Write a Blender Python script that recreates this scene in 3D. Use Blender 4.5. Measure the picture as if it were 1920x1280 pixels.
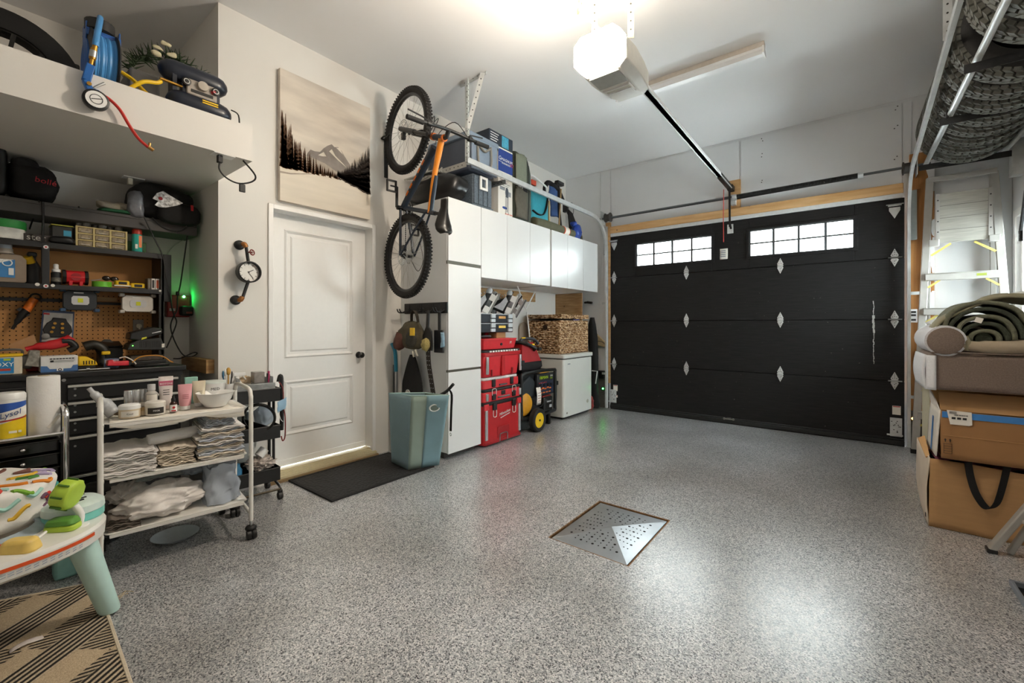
import bpy, bmesh, math, random
from mathutils import Vector, Matrix, Euler, noise
random.seed(11)
for o in list(bpy.data.objects): bpy.data.objects.remove(o)
SC = bpy.context.scene
COL = SC.collection
PI = math.pi
V = Vector
# ---------------------------------------------------------------- camera
FPX, HZ, CAMZ, YAW = 804.0, 608.0, 1.2, math.radians(38.0)
_c = bpy.data.cameras.new('camera'); CAM = bpy.data.objects.new('camera', _c); COL.objects.link(CAM)
_c.sensor_width = 36; _c.lens = FPX*36/1920; _c.shift_y = -(640-HZ)/1920; _c.clip_start = .05
CAM.location = (0, 0, CAMZ); CAM.rotation_euler = (PI/2, 0, YAW); SC.camera = CAM
# ---------------------------------------------------------------- daylight (overcast sky, enters only through the garage door panes and the side window)
W = bpy.data.worlds.new('sky'); SC.world = W; W.use_nodes = True
_b = W.node_tree.nodes['Background']; _b.inputs[0].default_value = (.90, .95, 1.0, 1); _b.inputs[1].default_value = 10.0
LAMP_STRENGTH = 62.0
# ---------------------------------------------------------------- view
vs = SC.view_settings
SC.display_settings.display_device = 'sRGB'
vs.view_transform = 'Standard'; vs.look = 'None'; vs.exposure = 1.55; vs.gamma = 1.0; vs.use_curve_mapping = False
# ---------------------------------------------------------------- photo pixel -> place
_F = V((-math.sin(YAW), math.cos(YAW), 0)); _R = V((math.cos(YAW), math.sin(YAW), 0)); _C = V((0, 0, CAMZ))
def ray(u, v): return _F + _R*((u-960)/FPX) + V((0, 0, (HZ-v)/FPX))
def PX(u, v, x): d = ray(u, v); return _C + d*(x/d.x)
def PY(u, v, y): d = ray(u, v); return _C + d*(y/d.y)
def PZ(u, v, z): d = ray(u, v); return _C + d*((z-CAMZ)/d.z)
# ---------------------------------------------------------------- mesh helpers
def rotz(a): return Matrix.Rotation(a, 4, 'Z')
def frame(loc=(0, 0, 0), rz=0, rx=0, ry=0): return Matrix.Translation(V(loc)) @ Euler((rx, ry, rz)).to_matrix().to_4x4()
def smoothpath(pts, k=4, closed=False):
    pts = [V(p) for p in pts]; n = len(pts); out = []
    for i in range(n if closed else n-1):
        g = lambda j: pts[j % n] if closed else pts[max(0, min(n-1, j))]
        p0, p1, p2, p3 = g(i-1), g(i), g(i+1), g(i+2)
        for s in range(k):
            t = s/k
            out.append(.5*((2*p1)+(p2-p0)*t+(2*p0-5*p1+4*p2-p3)*t*t+(3*p1-p0-3*p2+p3)*t**3))
    if not closed: out.append(pts[-1])
    return out
def perp(d):
    d = d.normalized(); a = V((0, 0, 1)) if abs(d.z) < .9 else V((1, 0, 0))
    u = d.cross(a).normalized(); return u, d.cross(u).normalized()
class G:
    def __init__(s, F=None): s.F = F if F is not None else Matrix(); s.v = []; s.f = []
    def add(s, vs, fs):
        o = len(s.v); s.v += [s.F @ V(p) for p in vs]; s.f += [[i+o for i in f] for f in fs]; return s
    def hexa(s, p): return s.add(p, [(3, 2, 1, 0), (4, 5, 6, 7), (0, 1, 5, 4), (1, 2, 6, 5), (2, 3, 7, 6), (3, 0, 4, 7)])
    def box(s, x0, x1, y0, y1, z0, z1):
        return s.hexa([(x0, y0, z0), (x1, y0, z0), (x1, y1, z0), (x0, y1, z0), (x0, y0, z1), (x1, y0, z1), (x1, y1, z1), (x0, y1, z1)])
    def obox(s, c, size, e=(0, 0, 0)):
        R = Euler(e).to_matrix() if not isinstance(e, Matrix) else e.to_3x3(); c = V(c); a, b, h = size[0]/2, size[1]/2, size[2]/2
        return s.hexa([c+R@V(q) for q in ((-a, -b, -h), (a, -b, -h), (a, b, -h), (-a, b, -h), (-a, -b, h), (a, -b, h), (a, b, h), (-a, b, h))])
    def bar(s, p0, p1, w, t, up=(0, 0, 1)):
        p0, p1 = V(p0), V(p1); d = (p1-p0).normalized(); u = V(up)
        if abs(d.dot(u)) > .98: u = V((0, 1, 0))
        a = d.cross(u).normalized(); b = a.cross(d).normalized(); a = a*w/2; b = b*t/2
        return s.hexa([p0-a-b, p0+a-b, p1+a-b, p1-a-b, p0-a+b, p0+a+b, p1+a+b, p1-a+b])
    def rings(s, R, cap=True, closed=False):
        n = len(R[0]); vs = [p for r in R for p in r]; fs = []
        m = len(R)
        for i in range(m if closed else m-1):
            for j in range(n): fs.append((i*n+j, i*n+(j+1) % n, ((i+1) % m)*n+(j+1) % n, ((i+1) % m)*n+j))
        if cap and not closed: fs.append(tuple(range(n))[::-1]); fs.append(tuple((m-1)*n+j for j in range(n)))
        return s.add(vs, fs)
    def cyl(s, p0, p1, r0, r1=None, n=14, cap=True):
        p0, p1 = V(p0), V(p1); r1 = r0 if r1 is None else r1; u, w = perp(p1-p0)
        return s.rings([[p+(u*math.cos(2*PI*j/n)+w*math.sin(2*PI*j/n))*r for j in range(n)] for p, r in ((p0, r0), (p1, r1))], cap)
    def tube(s, pts, r, n=8, k=0, closed=False):
        pts = smoothpath(pts, k, closed) if k else [V(p) for p in pts]
        m = len(pts); R = []; u = None
        for i, p in enumerate(pts):
            a = pts[(i-1) % m] if (closed or i > 0) else p; b = pts[(i+1) % m] if (closed or i < m-1) else p
            d = (b-a); d = d.normalized() if d.length > 1e-9 else V((0, 0, 1))
            if u is None: u, w = perp(d)
            else:
                u = u-d*u.dot(d); u = u.normalized() if u.length > 1e-6 else perp(d)[0]; w = d.cross(u).normalized()
            rr = r[min(len(r)-1, int(i*len(r)/m))] if isinstance(r, (list, tuple)) else r
            R.append([p+(u*math.cos(2*PI*j/n)+w*math.sin(2*PI*j/n))*rr for j in range(n)])
        return s.rings(R, True, closed)
    def ribbon(s, pts, wdir, w, t, k=0):
        pts = smoothpath(pts, k) if k else [V(p) for p in pts]; wd = V(wdir).normalized(); R = []
        for i, p in enumerate(pts):
            d = (pts[min(i+1, len(pts)-1)]-pts[max(i-1, 0)]).normalized(); nn = d.cross(wd).normalized()
            R.append([p-wd*w/2-nn*t/2, p+wd*w/2-nn*t/2, p+wd*w/2+nn*t/2, p-wd*w/2+nn*t/2])
        return s.rings(R)
    def lathe(s, prof, o=(0, 0, 0), ax=(0, 0, 1), n=24, sq=None, cap=True):
        o = V(o); ax = V(ax).normalized(); u, w = perp(ax); 
        if abs(ax.z) > .99: u, w = V((1, 0, 0)), V((0, 1, 0))
        sx, sy = sq if sq else (1, 1)
        return s.rings([[o+ax*h+(u*math.cos(2*PI*j/n)*sx+w*math.sin(2*PI*j/n)*sy)*max(r, 1e-4) for j in range(n)] for r, h in prof], cap)
    def prism(s, pts, vec):
        pts = [V(p) for p in pts]; n = len(pts); vec = V(vec)
        return s.add(pts+[p+vec for p in pts], [tuple(range(n))[::-1], tuple(range(n, 2*n))]+[(i, (i+1) % n, n+(i+1) % n, n+i) for i in range(n)])
    def rr(s, x0, x1, y0, y1, z0, z1, r, k=4, top=None):
        t = top or 0; R = []
        for z, ins in ((z0, 0), (z1, t)):
            L = []
            for cx, cy, a0 in ((x1-r, y1-r, 0), (x0+r, y1-r, 90), (x0+r, y0+r, 180), (x1-r, y0+r, 270)):
                for i in range(k+1):
                    a = math.radians(a0+90*i/k); L.append(V((cx+math.cos(a)*r, cy+math.sin(a)*r, z)))
            if ins: m = V(((x0+x1)/2, (y0+y1)/2, z)); L = [m+(p-m)*(1-ins) for p in L]
            R.append(L)
        return s.rings(R)
    def sph(s, c, r, n=14, m=8, fn=None):
        c = V(c); r = r if isinstance(r, (tuple, list)) else (r, r, r); R = []
        for i in range(m+1):
            a = -PI/2+PI*i/m; ca = max(math.cos(a), 1e-3)
            R.append([c+V((r[0]*ca*math.cos(2*PI*j/n), r[1]*ca*math.sin(2*PI*j/n), r[2]*math.sin(a))) for j in range(n)])
        if fn: R = [[fn(p) for p in q] for q in R]
        return s.rings(R)
    def torus(s, c, ax, R, r, n=32, m=10, sq=1.0):
        c = V(c); ax = V(ax).normalized(); u, w = perp(ax); L = []
        for i in range(n):
            d = u*math.cos(2*PI*i/n)+w*math.sin(2*PI*i/n)
            L.append([c+d*(R+r*math.cos(2*PI*j/m))+ax*r*sq*math.sin(2*PI*j/m) for j in range(m)])
        return s.rings(L, False, True)
    def surf(s, fn, nu, nv, t=None):
        P = [[V(fn(i/nu, j/nv)) for j in range(nv+1)] for i in range(nu+1)]
        fs = [(i*(nv+1)+j, (i+1)*(nv+1)+j, (i+1)*(nv+1)+j+1, i*(nv+1)+j+1) for i in range(nu) for j in range(nv)]
        return s.add([p for r in P for p in r], fs)
    def disc(s, c, ax, r, h=.001, n=16): c = V(c); return s.cyl(c, c+V(ax).normalized()*h, r, n=n)
MW = {}
def obj(name, g, mat, parent=None, bev=0, seg=2, sm=38, sub=0, solid=0, label=None, cat=None, group=None, kind=None):
    me = bpy.data.meshes.new(name); vsx = g.v
    if parent is None:
        lo = V((min(p.x for p in vsx), min(p.y for p in vsx), min(p.z for p in vsx))); hi = V((max(p.x for p in vsx), max(p.y for p in vsx), 0))
        M = Matrix.Translation(V(((lo.x+hi.x)/2, (lo.y+hi.y)/2, lo.z)))
    else: M = MW[parent]
    I = M.inverted()
    me.from_pydata([I @ p for p in vsx], [], g.f)
    bm = bmesh.new(); bm.from_mesh(me); bmesh.ops.recalc_face_normals(bm, faces=bm.faces); bm.to_mesh(me); bm.free()
    me.polygons.foreach_set('use_smooth', [True]*len(me.polygons))
    if sm and not sub: me.set_sharp_from_angle(angle=math.radians(sm))
    me.materials.append(mat)
    o = bpy.data.objects.new(name, me); COL.objects.link(o)
    if parent is None: o.matrix_basis = M
    else: o.parent = parent
    MW[o] = M
    if solid: md = o.modifiers.new('s', 'SOLIDIFY'); md.thickness = solid; md.offset = 0
    if bev: md = o.modifiers.new('b', 'BEVEL'); md.width = bev; md.segments = seg; md.limit_method = 'ANGLE'; md.angle_limit = math.radians(40); md.harden_normals = False
    if sub: md = o.modifiers.new('u', 'SUBSURF'); md.levels = sub; md.render_levels = sub
    if label: o['label'] = label
    if cat: o['category'] = cat
    if group: o['group'] = group
    if kind: o['kind'] = kind
    return o
def thing(name, label, cat, F=None, group=None, kind=None):
    F = F if isinstance(F, Matrix) else Matrix.Translation(V(F if F is not None else (0, 0, 0)))
    o = bpy.data.objects.new(name, None); COL.objects.link(o); o.empty_display_size = .05
    o.matrix_basis = F; MW[o] = F.copy(); o['label'] = label
    if cat: o['category'] = cat
    if group: o['group'] = group
    if kind: o['kind'] = kind
    return o
def struct(name, g, mat, parent=None, **k):
    return obj(name, g, mat, parent, kind='structure', **k)
def copy_tree(o, F, parent=None):
    c = o.copy(); COL.objects.link(c)
    if parent is None: c.matrix_basis = F; MW[c] = F.copy()
    else: c.parent = parent
    for ch in list(o.children):
        copy_tree(ch, None, c)
    return c
def text(s, size, mat, parent, o, right, up, name='lettering', ext=.0006, align='LEFT', shear=0, F=None):
    cu = bpy.data.curves.new('t', 'FONT'); cu.body = s; cu.size = size; cu.extrude = ext; cu.align_x = align; cu.shear = shear; cu.resolution_u = 2
    t = bpy.data.objects.new('t', cu); COL.objects.link(t); dg = bpy.context.evaluated_depsgraph_get()
    me = bpy.data.meshes.new_from_object(t.evaluated_get(dg)); bpy.data.objects.remove(t)
    F = F if F is not None else Matrix(); r3 = F.to_3x3()
    X = (r3 @ V(right)).normalized(); Y = (r3 @ V(up)).normalized(); Z = X.cross(Y); O = F @ V(o)
    M = Matrix(((X.x, Y.x, Z.x, O.x), (X.y, Y.y, Z.y, O.y), (X.z, Y.z, Z.z, O.z), (0, 0, 0, 1)))
    me.transform(MW[parent].inverted() @ M); me.materials.clear(); me.materials.append(mat); me.name = name
    ob = bpy.data.objects.new(name, me); COL.objects.link(ob); ob.parent = parent; MW[ob] = MW[parent]
    return ob
# ---------------------------------------------------------------- materials
def lin(h):
    h = h.lstrip('#'); f = lambda c: c/12.92 if c <= .04045 else ((c+.055)/1.055)**2.4
    return tuple(f(int(h[i:i+2], 16)/255) for i in (0, 2, 4))
_MC = {}
def mt(hexa, rough=.5, metal=0, var=.06, sc=30, bump=0, bsc=200, spec=.5, trans=0, alpha=1, coat=0, emit=0, stretch=None, sheen=0):
    key = (hexa, rough, metal, var, sc, bump, bsc, spec, trans, alpha, coat, emit, stretch, sheen)
    if key in _MC: return _MC[key]
    m = bpy.data.materials.new('surface_'+hexa.strip('#')); m.use_nodes = True; nt = m.node_tree; N = nt.nodes; L = nt.links
    b = N['Principled BSDF']; c = lin(hexa)
    b.inputs['Roughness'].default_value = rough; b.inputs['Metallic'].default_value = metal
    b.inputs['Specular IOR Level'].default_value = spec; b.inputs['Transmission Weight'].default_value = trans
    b.inputs['Alpha'].default_value = alpha; b.inputs['Coat Weight'].default_value = coat; b.inputs['Sheen Weight'].default_value = sheen
    tc = N.new('ShaderNodeTexCoord'); mp = N.new('ShaderNodeMapping'); L.new(tc.outputs['Object'], mp.inputs[0])
    if stretch: mp.inputs['Scale'].default_value = stretch
    nz = N.new('ShaderNodeTexNoise'); nz.inputs['Scale'].default_value = sc; nz.inputs['Detail'].default_value = 4; L.new(mp.outputs[0], nz.inputs['Vector'])
    rp = N.new('ShaderNodeValToRGB'); rp.color_ramp.elements[0].position = .3; rp.color_ramp.elements[1].position = .7
    rp.color_ramp.elements[0].color = (*[x*(1-var) for x in c], 1); rp.color_ramp.elements[1].color = (*[min(1, x*(1+var)) for x in c], 1)
    L.new(nz.outputs[0], rp.inputs[0]); L.new(rp.outputs[0], b.inputs['Base Color'])
    if emit: L.new(rp.outputs[0], b.inputs['Emission Color']); b.inputs['Emission Strength'].default_value = emit
    if bump:
        n2 = N.new('ShaderNodeTexNoise'); n2.inputs['Scale'].default_value = bsc; n2.inputs['Detail'].default_value = 3; L.new(mp.outputs[0], n2.inputs['Vector'])
        bp = N.new('ShaderNodeBump'); bp.inputs['Strength'].default_value = bump; bp.inputs['Distance'].default_value = .004; L.new(n2.outputs[0], bp.inputs['Height']); L.new(bp.outputs[0], b.inputs['Normal'])
    _MC[key] = m; return m
def nodes(name, rough=.5):
    m = bpy.data.materials.new(name); m.use_nodes = True; nt = m.node_tree; b = nt.nodes['Principled BSDF']; b.inputs['Roughness'].default_value = rough
    return m, nt, nt.nodes, nt.links, b
def ramp(N, stops, interp='LINEAR'):
    r = N.new('ShaderNodeValToRGB'); cr = r.color_ramp; cr.interpolation = interp
    while len(cr.elements) < len(stops): cr.elements.new(.5)
    for e, (p, h) in zip(cr.elements, stops): e.position = p; e.color = (*lin(h), 1)
    return r
def coord(N, L, sc=(1, 1, 1), kind='Object', rot=(0, 0, 0)):
    t = N.new('ShaderNodeTexCoord'); m = N.new('ShaderNodeMapping'); m.inputs['Scale'].default_value = sc; m.inputs['Rotation'].default_value = rot
    L.new(t.outputs[kind], m.inputs[0]); return m.outputs[0]
def mix(N, L, fac, a, b, mode='MIX'):
    m = N.new('ShaderNodeMix'); m.data_type = 'RGBA'; m.blend_type = mode
    for i, x in ((0, fac), (6, a), (7, b)):
        if hasattr(x, 'is_linked'): L.new(x, m.inputs[i])
        else: m.inputs[i].default_value = x if i == 0 else (*lin(x), 1)
    return m.outputs[2]
def m_floor():
    m, nt, N, L, b = nodes('epoxy_flake_floor', .3); co = coord(N, L)
    v = N.new('ShaderNodeTexVoronoi'); v.inputs['Scale'].default_value = 230; L.new(co, v.inputs['Vector'])
    sp = N.new('ShaderNodeSeparateColor'); L.new(v.outputs['Color'], sp.inputs[0])
    r = ramp(N, [(0, '#3a3e45'), (.13, '#82868d'), (.3, '#aaadb2'), (.52, '#c4c7cb'), (.8, '#ebebec')], 'CONSTANT'); L.new(sp.outputs[0], r.inputs[0])
    n = N.new('ShaderNodeTexNoise'); n.inputs['Scale'].default_value = 1.3; n.inputs['Detail'].default_value = 5; L.new(co, n.inputs['Vector'])
    r2 = ramp(N, [(.35, '#d6d4d0'), (.65, '#ffffff')]); L.new(n.outputs[0], r2.inputs[0])
    L.new(mix(N, L, 1.0, r.outputs[0], r2.outputs[0], 'MULTIPLY'), b.inputs['Base Color'])
    bp = N.new('ShaderNodeBump'); bp.inputs['Strength'].default_value = .16; bp.inputs['Distance'].default_value = .003
    n3 = N.new('ShaderNodeTexNoise'); n3.inputs['Scale'].default_value = 110; L.new(co, n3.inputs['Vector'])
    L.new(n3.outputs[0], bp.inputs['Height']); L.new(bp.outputs[0], b.inputs['Normal'])
    b.inputs['Roughness'].default_value = .3; b.inputs['Specular IOR Level'].default_value = .6; b.inputs['Coat Weight'].default_value = .9; b.inputs['Coat Roughness'].default_value = .27; b.inputs['Coat IOR'].default_value = 1.6
    return m
def m_wood(name, a, c2, sc=(3, 60, 60), rough=.6):
    m, nt, N, L, b = nodes(name, rough); co = coord(N, L, sc)
    n = N.new('ShaderNodeTexNoise'); n.inputs['Scale'].default_value = 1.0; n.inputs['Detail'].default_value = 6; n.inputs['Distortion'].default_value = .6; L.new(co, n.inputs['Vector'])
    r = ramp(N, [(.3, a), (.7, c2)]); L.new(n.outputs[0], r.inputs[0])
    k = N.new('ShaderNodeTexVoronoi'); k.inputs['Scale'].default_value = 5; L.new(coord(N, L, (1, 1, 1)), k.inputs['Vector'])
    rk = ramp(N, [(.03, '#4a2c14'), (.07, '#ffffff')]); L.new(k.outputs['Distance'], rk.inputs[0])
    L.new(mix(N, L, .8, r.outputs[0], rk.outputs[0], 'MULTIPLY'), b.inputs['Base Color']); return m
def m_gdoor():
    m, nt, N, L, b = nodes('dark_embossed_door', .5); co = coord(N, L, (2.5, 6, 40))
    n = N.new('ShaderNodeTexNoise'); n.inputs['Scale'].default_value = 2.2; n.inputs['Detail'].default_value = 6; L.new(co, n.inputs['Vector'])
    r = ramp(N, [(.3, '#151516'), (.7, '#232222')]); L.new(n.outputs[0], r.inputs[0])
    co2 = coord(N, L); s = N.new('ShaderNodeTexNoise'); s.inputs['Scale'].default_value = 42; s.inputs['Detail'].default_value = 2; L.new(co2, s.inputs['Vector'])
    rs = ramp(N, [(.735, '#000000'), (.76, '#ffffff')]); L.new(s.outputs[0], rs.inputs[0])
    c = mix(N, L, rs.outputs[0], r.outputs[0], '#6d6a66'); L.new(c, b.inputs['Base Color'])
    bp = N.new('ShaderNodeBump'); bp.inputs['Strength'].default_value = .25; bp.inputs['Distance'].default_value = .004; L.new(n.outputs[0], bp.inputs['Height']); L.new(bp.outputs[0], b.inputs['Normal'])
    b.inputs['Roughness'].default_value = .6; b.inputs['Specular IOR Level'].default_value = .25; return m
WHITE = mt('#e9e7e3', .55, var=.02, sc=3, bump=.04, bsc=120)
WALL = mt('#e4e1db', .7, var=.015, sc=2.5, bump=.06, bsc=90)
GWALL = mt('#e2e3e4', .75, var=.02, sc=2, bump=.05, bsc=80)
CEIL = mt('#f0f0f0', .8, var=.015, sc=1.2, bump=.05, bsc=60)
TRIM = mt('#efeeeb', .4, var=.01)
CAB = mt('#e6e7e7', .28, var=.01, sc=4)
BLK = mt('#141415', .45, var=.1); BLKM = mt('#17181a', .35, var=.08, spec=.6); BLKG = mt('#0d0d0e', .15, var=.02)
BLKF = mt('#161617', .85, var=.2, sc=60, bump=.25, bsc=300); GAP = mt('#3d3b38', .7)
STEEL = mt('#b9bcbd', .35, 1, var=.08, sc=12); GALV = mt('#d2d5d5', .45, .45, var=.08, sc=18); ALU = mt('#c9c9c6', .38, .8, var=.05, sc=25)
CHROME = mt('#e6e6e8', .07, 1, var=.02); DSTEEL = mt('#4a4b4c', .45, .8, var=.1); BRASS = mt('#b98b3e', .35, .9)
RUB = mt('#1b1b1c', .8, var=.12, sc=80, bump=.2, bsc=260)
PINE = m_wood('pine_beam', '#c9985c', '#e0b884', (2.2, 30, 26)); PLANK = m_wood('aged_plank', '#97602c', '#b67f45', (25, 25, 1.6)); LWOOD = m_wood('light_wood', '#a57c4c', '#cda673', (5, 5, 40))
RED = mt('#c4161f', .4, var=.05); REDL = mt('#d8323a', .4, var=.05); YEL = mt('#f0c419', .45); ORG = mt('#e8761e', .45); BLUE = mt('#2668b4', .35)
CARD = mt('#b58d60', .8, var=.05, sc=9, bump=.06, bsc=60, stretch=(1, 1, 6)); CARDL = mt('#c99d68', .8, var=.05, sc=9)
PWHITE = mt('#f2f2f0', .35, var=.01); GLASSY = mt('#e8eef0', .05, trans=1, var=0); CLEARP = mt('#dfe3e4', .2, trans=.75, var=.02)
PAPER = mt('#eeeae2', .7, var=.02)
def m_glass():
    m = bpy.data.materials.new('window_glass'); m.use_nodes = True; N = m.node_tree.nodes; L = m.node_tree.links; N.clear()
    o = N.new('ShaderNodeOutputMaterial'); a = N.new('ShaderNodeBsdfTransparent'); g = N.new('ShaderNodeBsdfGlossy'); g.inputs['Roughness'].default_value = .02; f = N.new('ShaderNodeFresnel'); f.inputs[0].default_value = 1.45; x = N.new('ShaderNodeMixShader')
    a.inputs[0].default_value = (.93, .96, .94, 1); L.new(f.outputs[0], x.inputs[0]); L.new(a.outputs[0], x.inputs[1]); L.new(g.outputs[0], x.inputs[2]); L.new(x.outputs[0], o.inputs[0]); return m
GLASSY = m_glass()
# ================================================================ the room
XL, YG, ZC, XR, YS, XB, XU = -3.43, 5.74, 3.43, 1.16, 1.087, -4.05, -4.6
YR = -3.2
QX0, QX1, QY0, QY1 = -1.33, -.853, 2.03, 2.67     # drain pit
struct('floor', G().box(XU, QX0, YR-.1, YG+.5, -.1, 0).box(QX1, XR+.12, YR-.1, YG+.5, -.1, 0).box(QX0, QX1, YR-.1, QY0, -.1, 0).box(QX0, QX1, QY1, YG+.5, -.1, 0).box(QX0, QX1, QY0, QY1, -.1, -.045), m_floor(), label='grey flake epoxy garage floor')
dr = thing('floor_drain', 'square grey metal drain cover with punched holes set into the floor', 'drain', ((QX0+QX1)/2, (QY0+QY1)/2, -.044))
obj('rusty_frame', G().box(QX0, QX0+.008, QY0, QY1, -.044, -.001).box(QX1-.008, QX1, QY0, QY1, -.044, -.001).box(QX0+.008, QX1-.008, QY0, QY0+.008, -.044, -.001).box(QX0+.008, QX1-.008, QY1-.008, QY1, -.044, -.001), mt('#7d5c3a', .8, var=.4, sc=40), dr)
qx, qy, qz0, qz1 = (QX0+QX1)/2, (QY0+QY1)/2, -.006, .010
cor = [V((QX0+.016, QY0+.016, qz0)), V((QX1-.016, QY0+.016, qz0)), V((QX1-.016, QY1-.016, qz0)), V((QX0+.016, QY1-.016, qz0))]; cen = V((qx, qy, qz1))
PLT = mt('#aeb1b4', .3, .75, var=.12, sc=7)
for k in range(4):
    a, b = cor[k], cor[(k+1) % 4]; fo = obj('plate_facet', G().prism([a, b, cen], (0, 0, -.006)), PLT, dr, bev=.001)
    g = G(); nn_ = (b-a).cross(cen-a).normalized(); nn_ = nn_ if nn_.z > 0 else -nn_; md = (a+b)/2
    for i in range(1, 7):
        f = .16+.10*i; w_ = (1-f)*.86; m_ = max(2, int(14*w_))
        for j in range(m_):
            p = md.lerp(cen, f)+(b-a)*(w_*((j+.5*(i % 2)+.25)/m_-.5)); g.cyl(p-nn_*.0005, p+nn_*.0006, .0075 if (i % 2 and j % 2) else .0042, n=8)
    obj('drain_hole', g, mt('#151515', .9), fo, kind='stuff')

struct('ceiling', G().box(XU-.1, XR+.12, YR-.1, YG+.12, ZC, ZC+.1), CEIL, label='plain white ceiling')
DY0, DY1, DZ = 1.41, 2.338, 2.112          # house door casing
struct('wall_left', G().box(XL-.2, XL, YS, DY0, 0, ZC).box(XL-.2, XL, DY1, YG, 0, ZC).box(XL-.2, XL, DY0, DY1, DZ, ZC), WALL)
struct('wall_niche_side', G().box(XU, XL-.2, YS, YS+.1, 0, ZC), WALL)
struct('wall_niche_back', G().box(XB-.1, XB, -.85, YS, 0, 2.2), WALL)
struct('wall_loft_back', G().box(XU-.1, XU, -.95, YS, 2.2, ZC), WALL)
XF, LZ0, LZ1 = -2.86, 2.195, 2.403
struct('wall_loft_ledge', G().box(XU, XF, -.85, YS, LZ0, LZ1), WALL, label='white boxed ledge over the workbench niche')
GX0, GX1, GZ = -2.66, .445, 2.45
struct('wall_niche_end', G().box(XU, XF, -.95, -.85, 0, ZC), WALL)  # unseen end wall, added to keep light from behind off niche and loft
struct('wall_rear', G().box(XF, XR+.1, YR-.1, YR, 0, ZC), WALL)
struct('wall_rear_left', G().box(XF-.1, XF, YR-.1, -.95, 0, ZC), WALL)
struct('wall_back', G().box(XL-.2, GX0, YG, YG+.12, 0, ZC).box(GX1, XR+.1, YG, YG+.12, 0, ZC).box(GX0, GX1, YG, YG+.12, GZ, ZC), GWALL)
WY0, WY1, WZ0, WZ1 = 4.4, 5.62, 1.15, 2.13
struct('wall_right', G().box(XR, XR+.12, YR, WY0, 0, ZC).box(XR, XR+.12, WY1, YG+.12, 0, ZC).box(XR, XR+.12, WY0, WY1, 0, WZ0).box(XR, XR+.12, WY0, WY1, WZ1, ZC), GWALL)
w = struct('window_1', G().box(XR+.02, XR+.06, WY0, WY0+.05, WZ0, WZ1).box(XR+.02, XR+.06, WY1-.05, WY1, WZ0, WZ1).box(XR+.02, XR+.06, WY0+.05, WY1-.05, WZ0, WZ0+.05).box(XR+.02, XR+.06, WY0+.05, WY1-.05, WZ1-.05, WZ1), TRIM)
obj('pane', G().box(XR+.035, XR+.041, WY0+.05, WY1-.05, WZ0+.05, WZ1-.05), GLASSY, w)
obj('window_frame', G().box(XR-.012, XR, WY0-.06, WY0, WZ0-.06, WZ1+.06).box(XR-.012, XR, WY1, WY1+.06, WZ0-.06, WZ1+.06).box(XR-.012, XR, WY0, WY1, WZ1, WZ1+.06).box(XR-.012, XR, WY0, WY1, WZ0-.06, WZ0), TRIM, w)
# raw concrete upstand at the foot of the garage wall
CONC = mt('#5d5a56', .85, var=.25, sc=90, bump=.3, bsc=150)
struct('baseboard_back', G().box(XL, GX0-.03, YG-.035, YG, 0, .42).box(GX1+.03, XR, YG-.035, YG, 0, .4), CONC, label='raw speckled concrete upstand under the drywall')
# drywall boards over the garage door
def board(a, b, z0, z1, t=.012): return struct('trim_1', G().box(a, b, YG-t, YG, z0, z1), GWALL, bev=.003)
for a, b, z0, z1 in ((XL, -2.84, .42, ZC), (-2.83, -2.68, .42, 3.42), (-2.67, -1.02, 2.6, 3.40), (-1.0, .43, 2.6, 3.40), (.44, .5, 2.78, 3.39), (.66, XR-.005, .4, 3.0)): board(a, b, z0, z1, .012 if a > -2.9 else .006)
SCREW = mt('#4c4c4c', .5)
for i, (u, v) in enumerate([(1428, 260), (1430, 264), (1429, 288), (1428, 294), (1429, 338), (1428, 342), (1683, 199), (1679, 206), (1683, 235), (1677, 241), (1682, 293), (1677, 299)]):
    p = PY(u, v, YG-.012); obj('screw_head', G().disc(p, (0, -1, 0), .006, .002, 8), SCREW, bpy.data.objects['wall_back'])
# wooden header, jambs and spring pad
struct('trim_2', G().box(-2.65, .435, 5.655, YG-.012, 2.49, 2.585), PINE, bev=.004, label='bare pine header beam over the garage door')
struct('trim_3', G().box(-2.65, .43, 5.665, YG-.012, 2.445, 2.488), mt('#d3d5d6', .5), label='white weather stop strip under the header')
struct('trim_4', G().box(-1.13, -1.0, 5.69, YG-.012, 2.586, 2.93), PINE, bev=.003, label='short pine spring pad block')
struct('trim_5', G().box(-2.735, -2.665, 5.69, YG-.012, .36, 2.66), PINE, bev=.003, label='pine jamb left of the garage door')
struct('trim_6', G().box(.48, .655, 5.69, YG-.006, .36, 2.86), PLANK, bev=.003, label='wide brown plank jamb right of the garage door')
pl = G()
random.seed(4)
for zc, h, w_ in ((2.62, .3, .07), (2.12, .16, .035), (1.86, .34, .045), (1.42, .2, .06), (.62, .38, .085)):
    n = 9; L = [V((.656, 5.683, zc-h/2+h*i/(n-1))) for i in range(n)]
    R = [V((.656-w_*(.35+.65*math.sin(PI*i/(n-1)))*random.uniform(.6, 1.1), 5.683, zc-h/2+h*i/(n-1))) for i in range(n)]
    pl.prism(L+R[::-1], (0, .006, 0))
struct('trim_7', pl, GWALL, label='torn drywall paper scraps on the brown plank')
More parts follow.
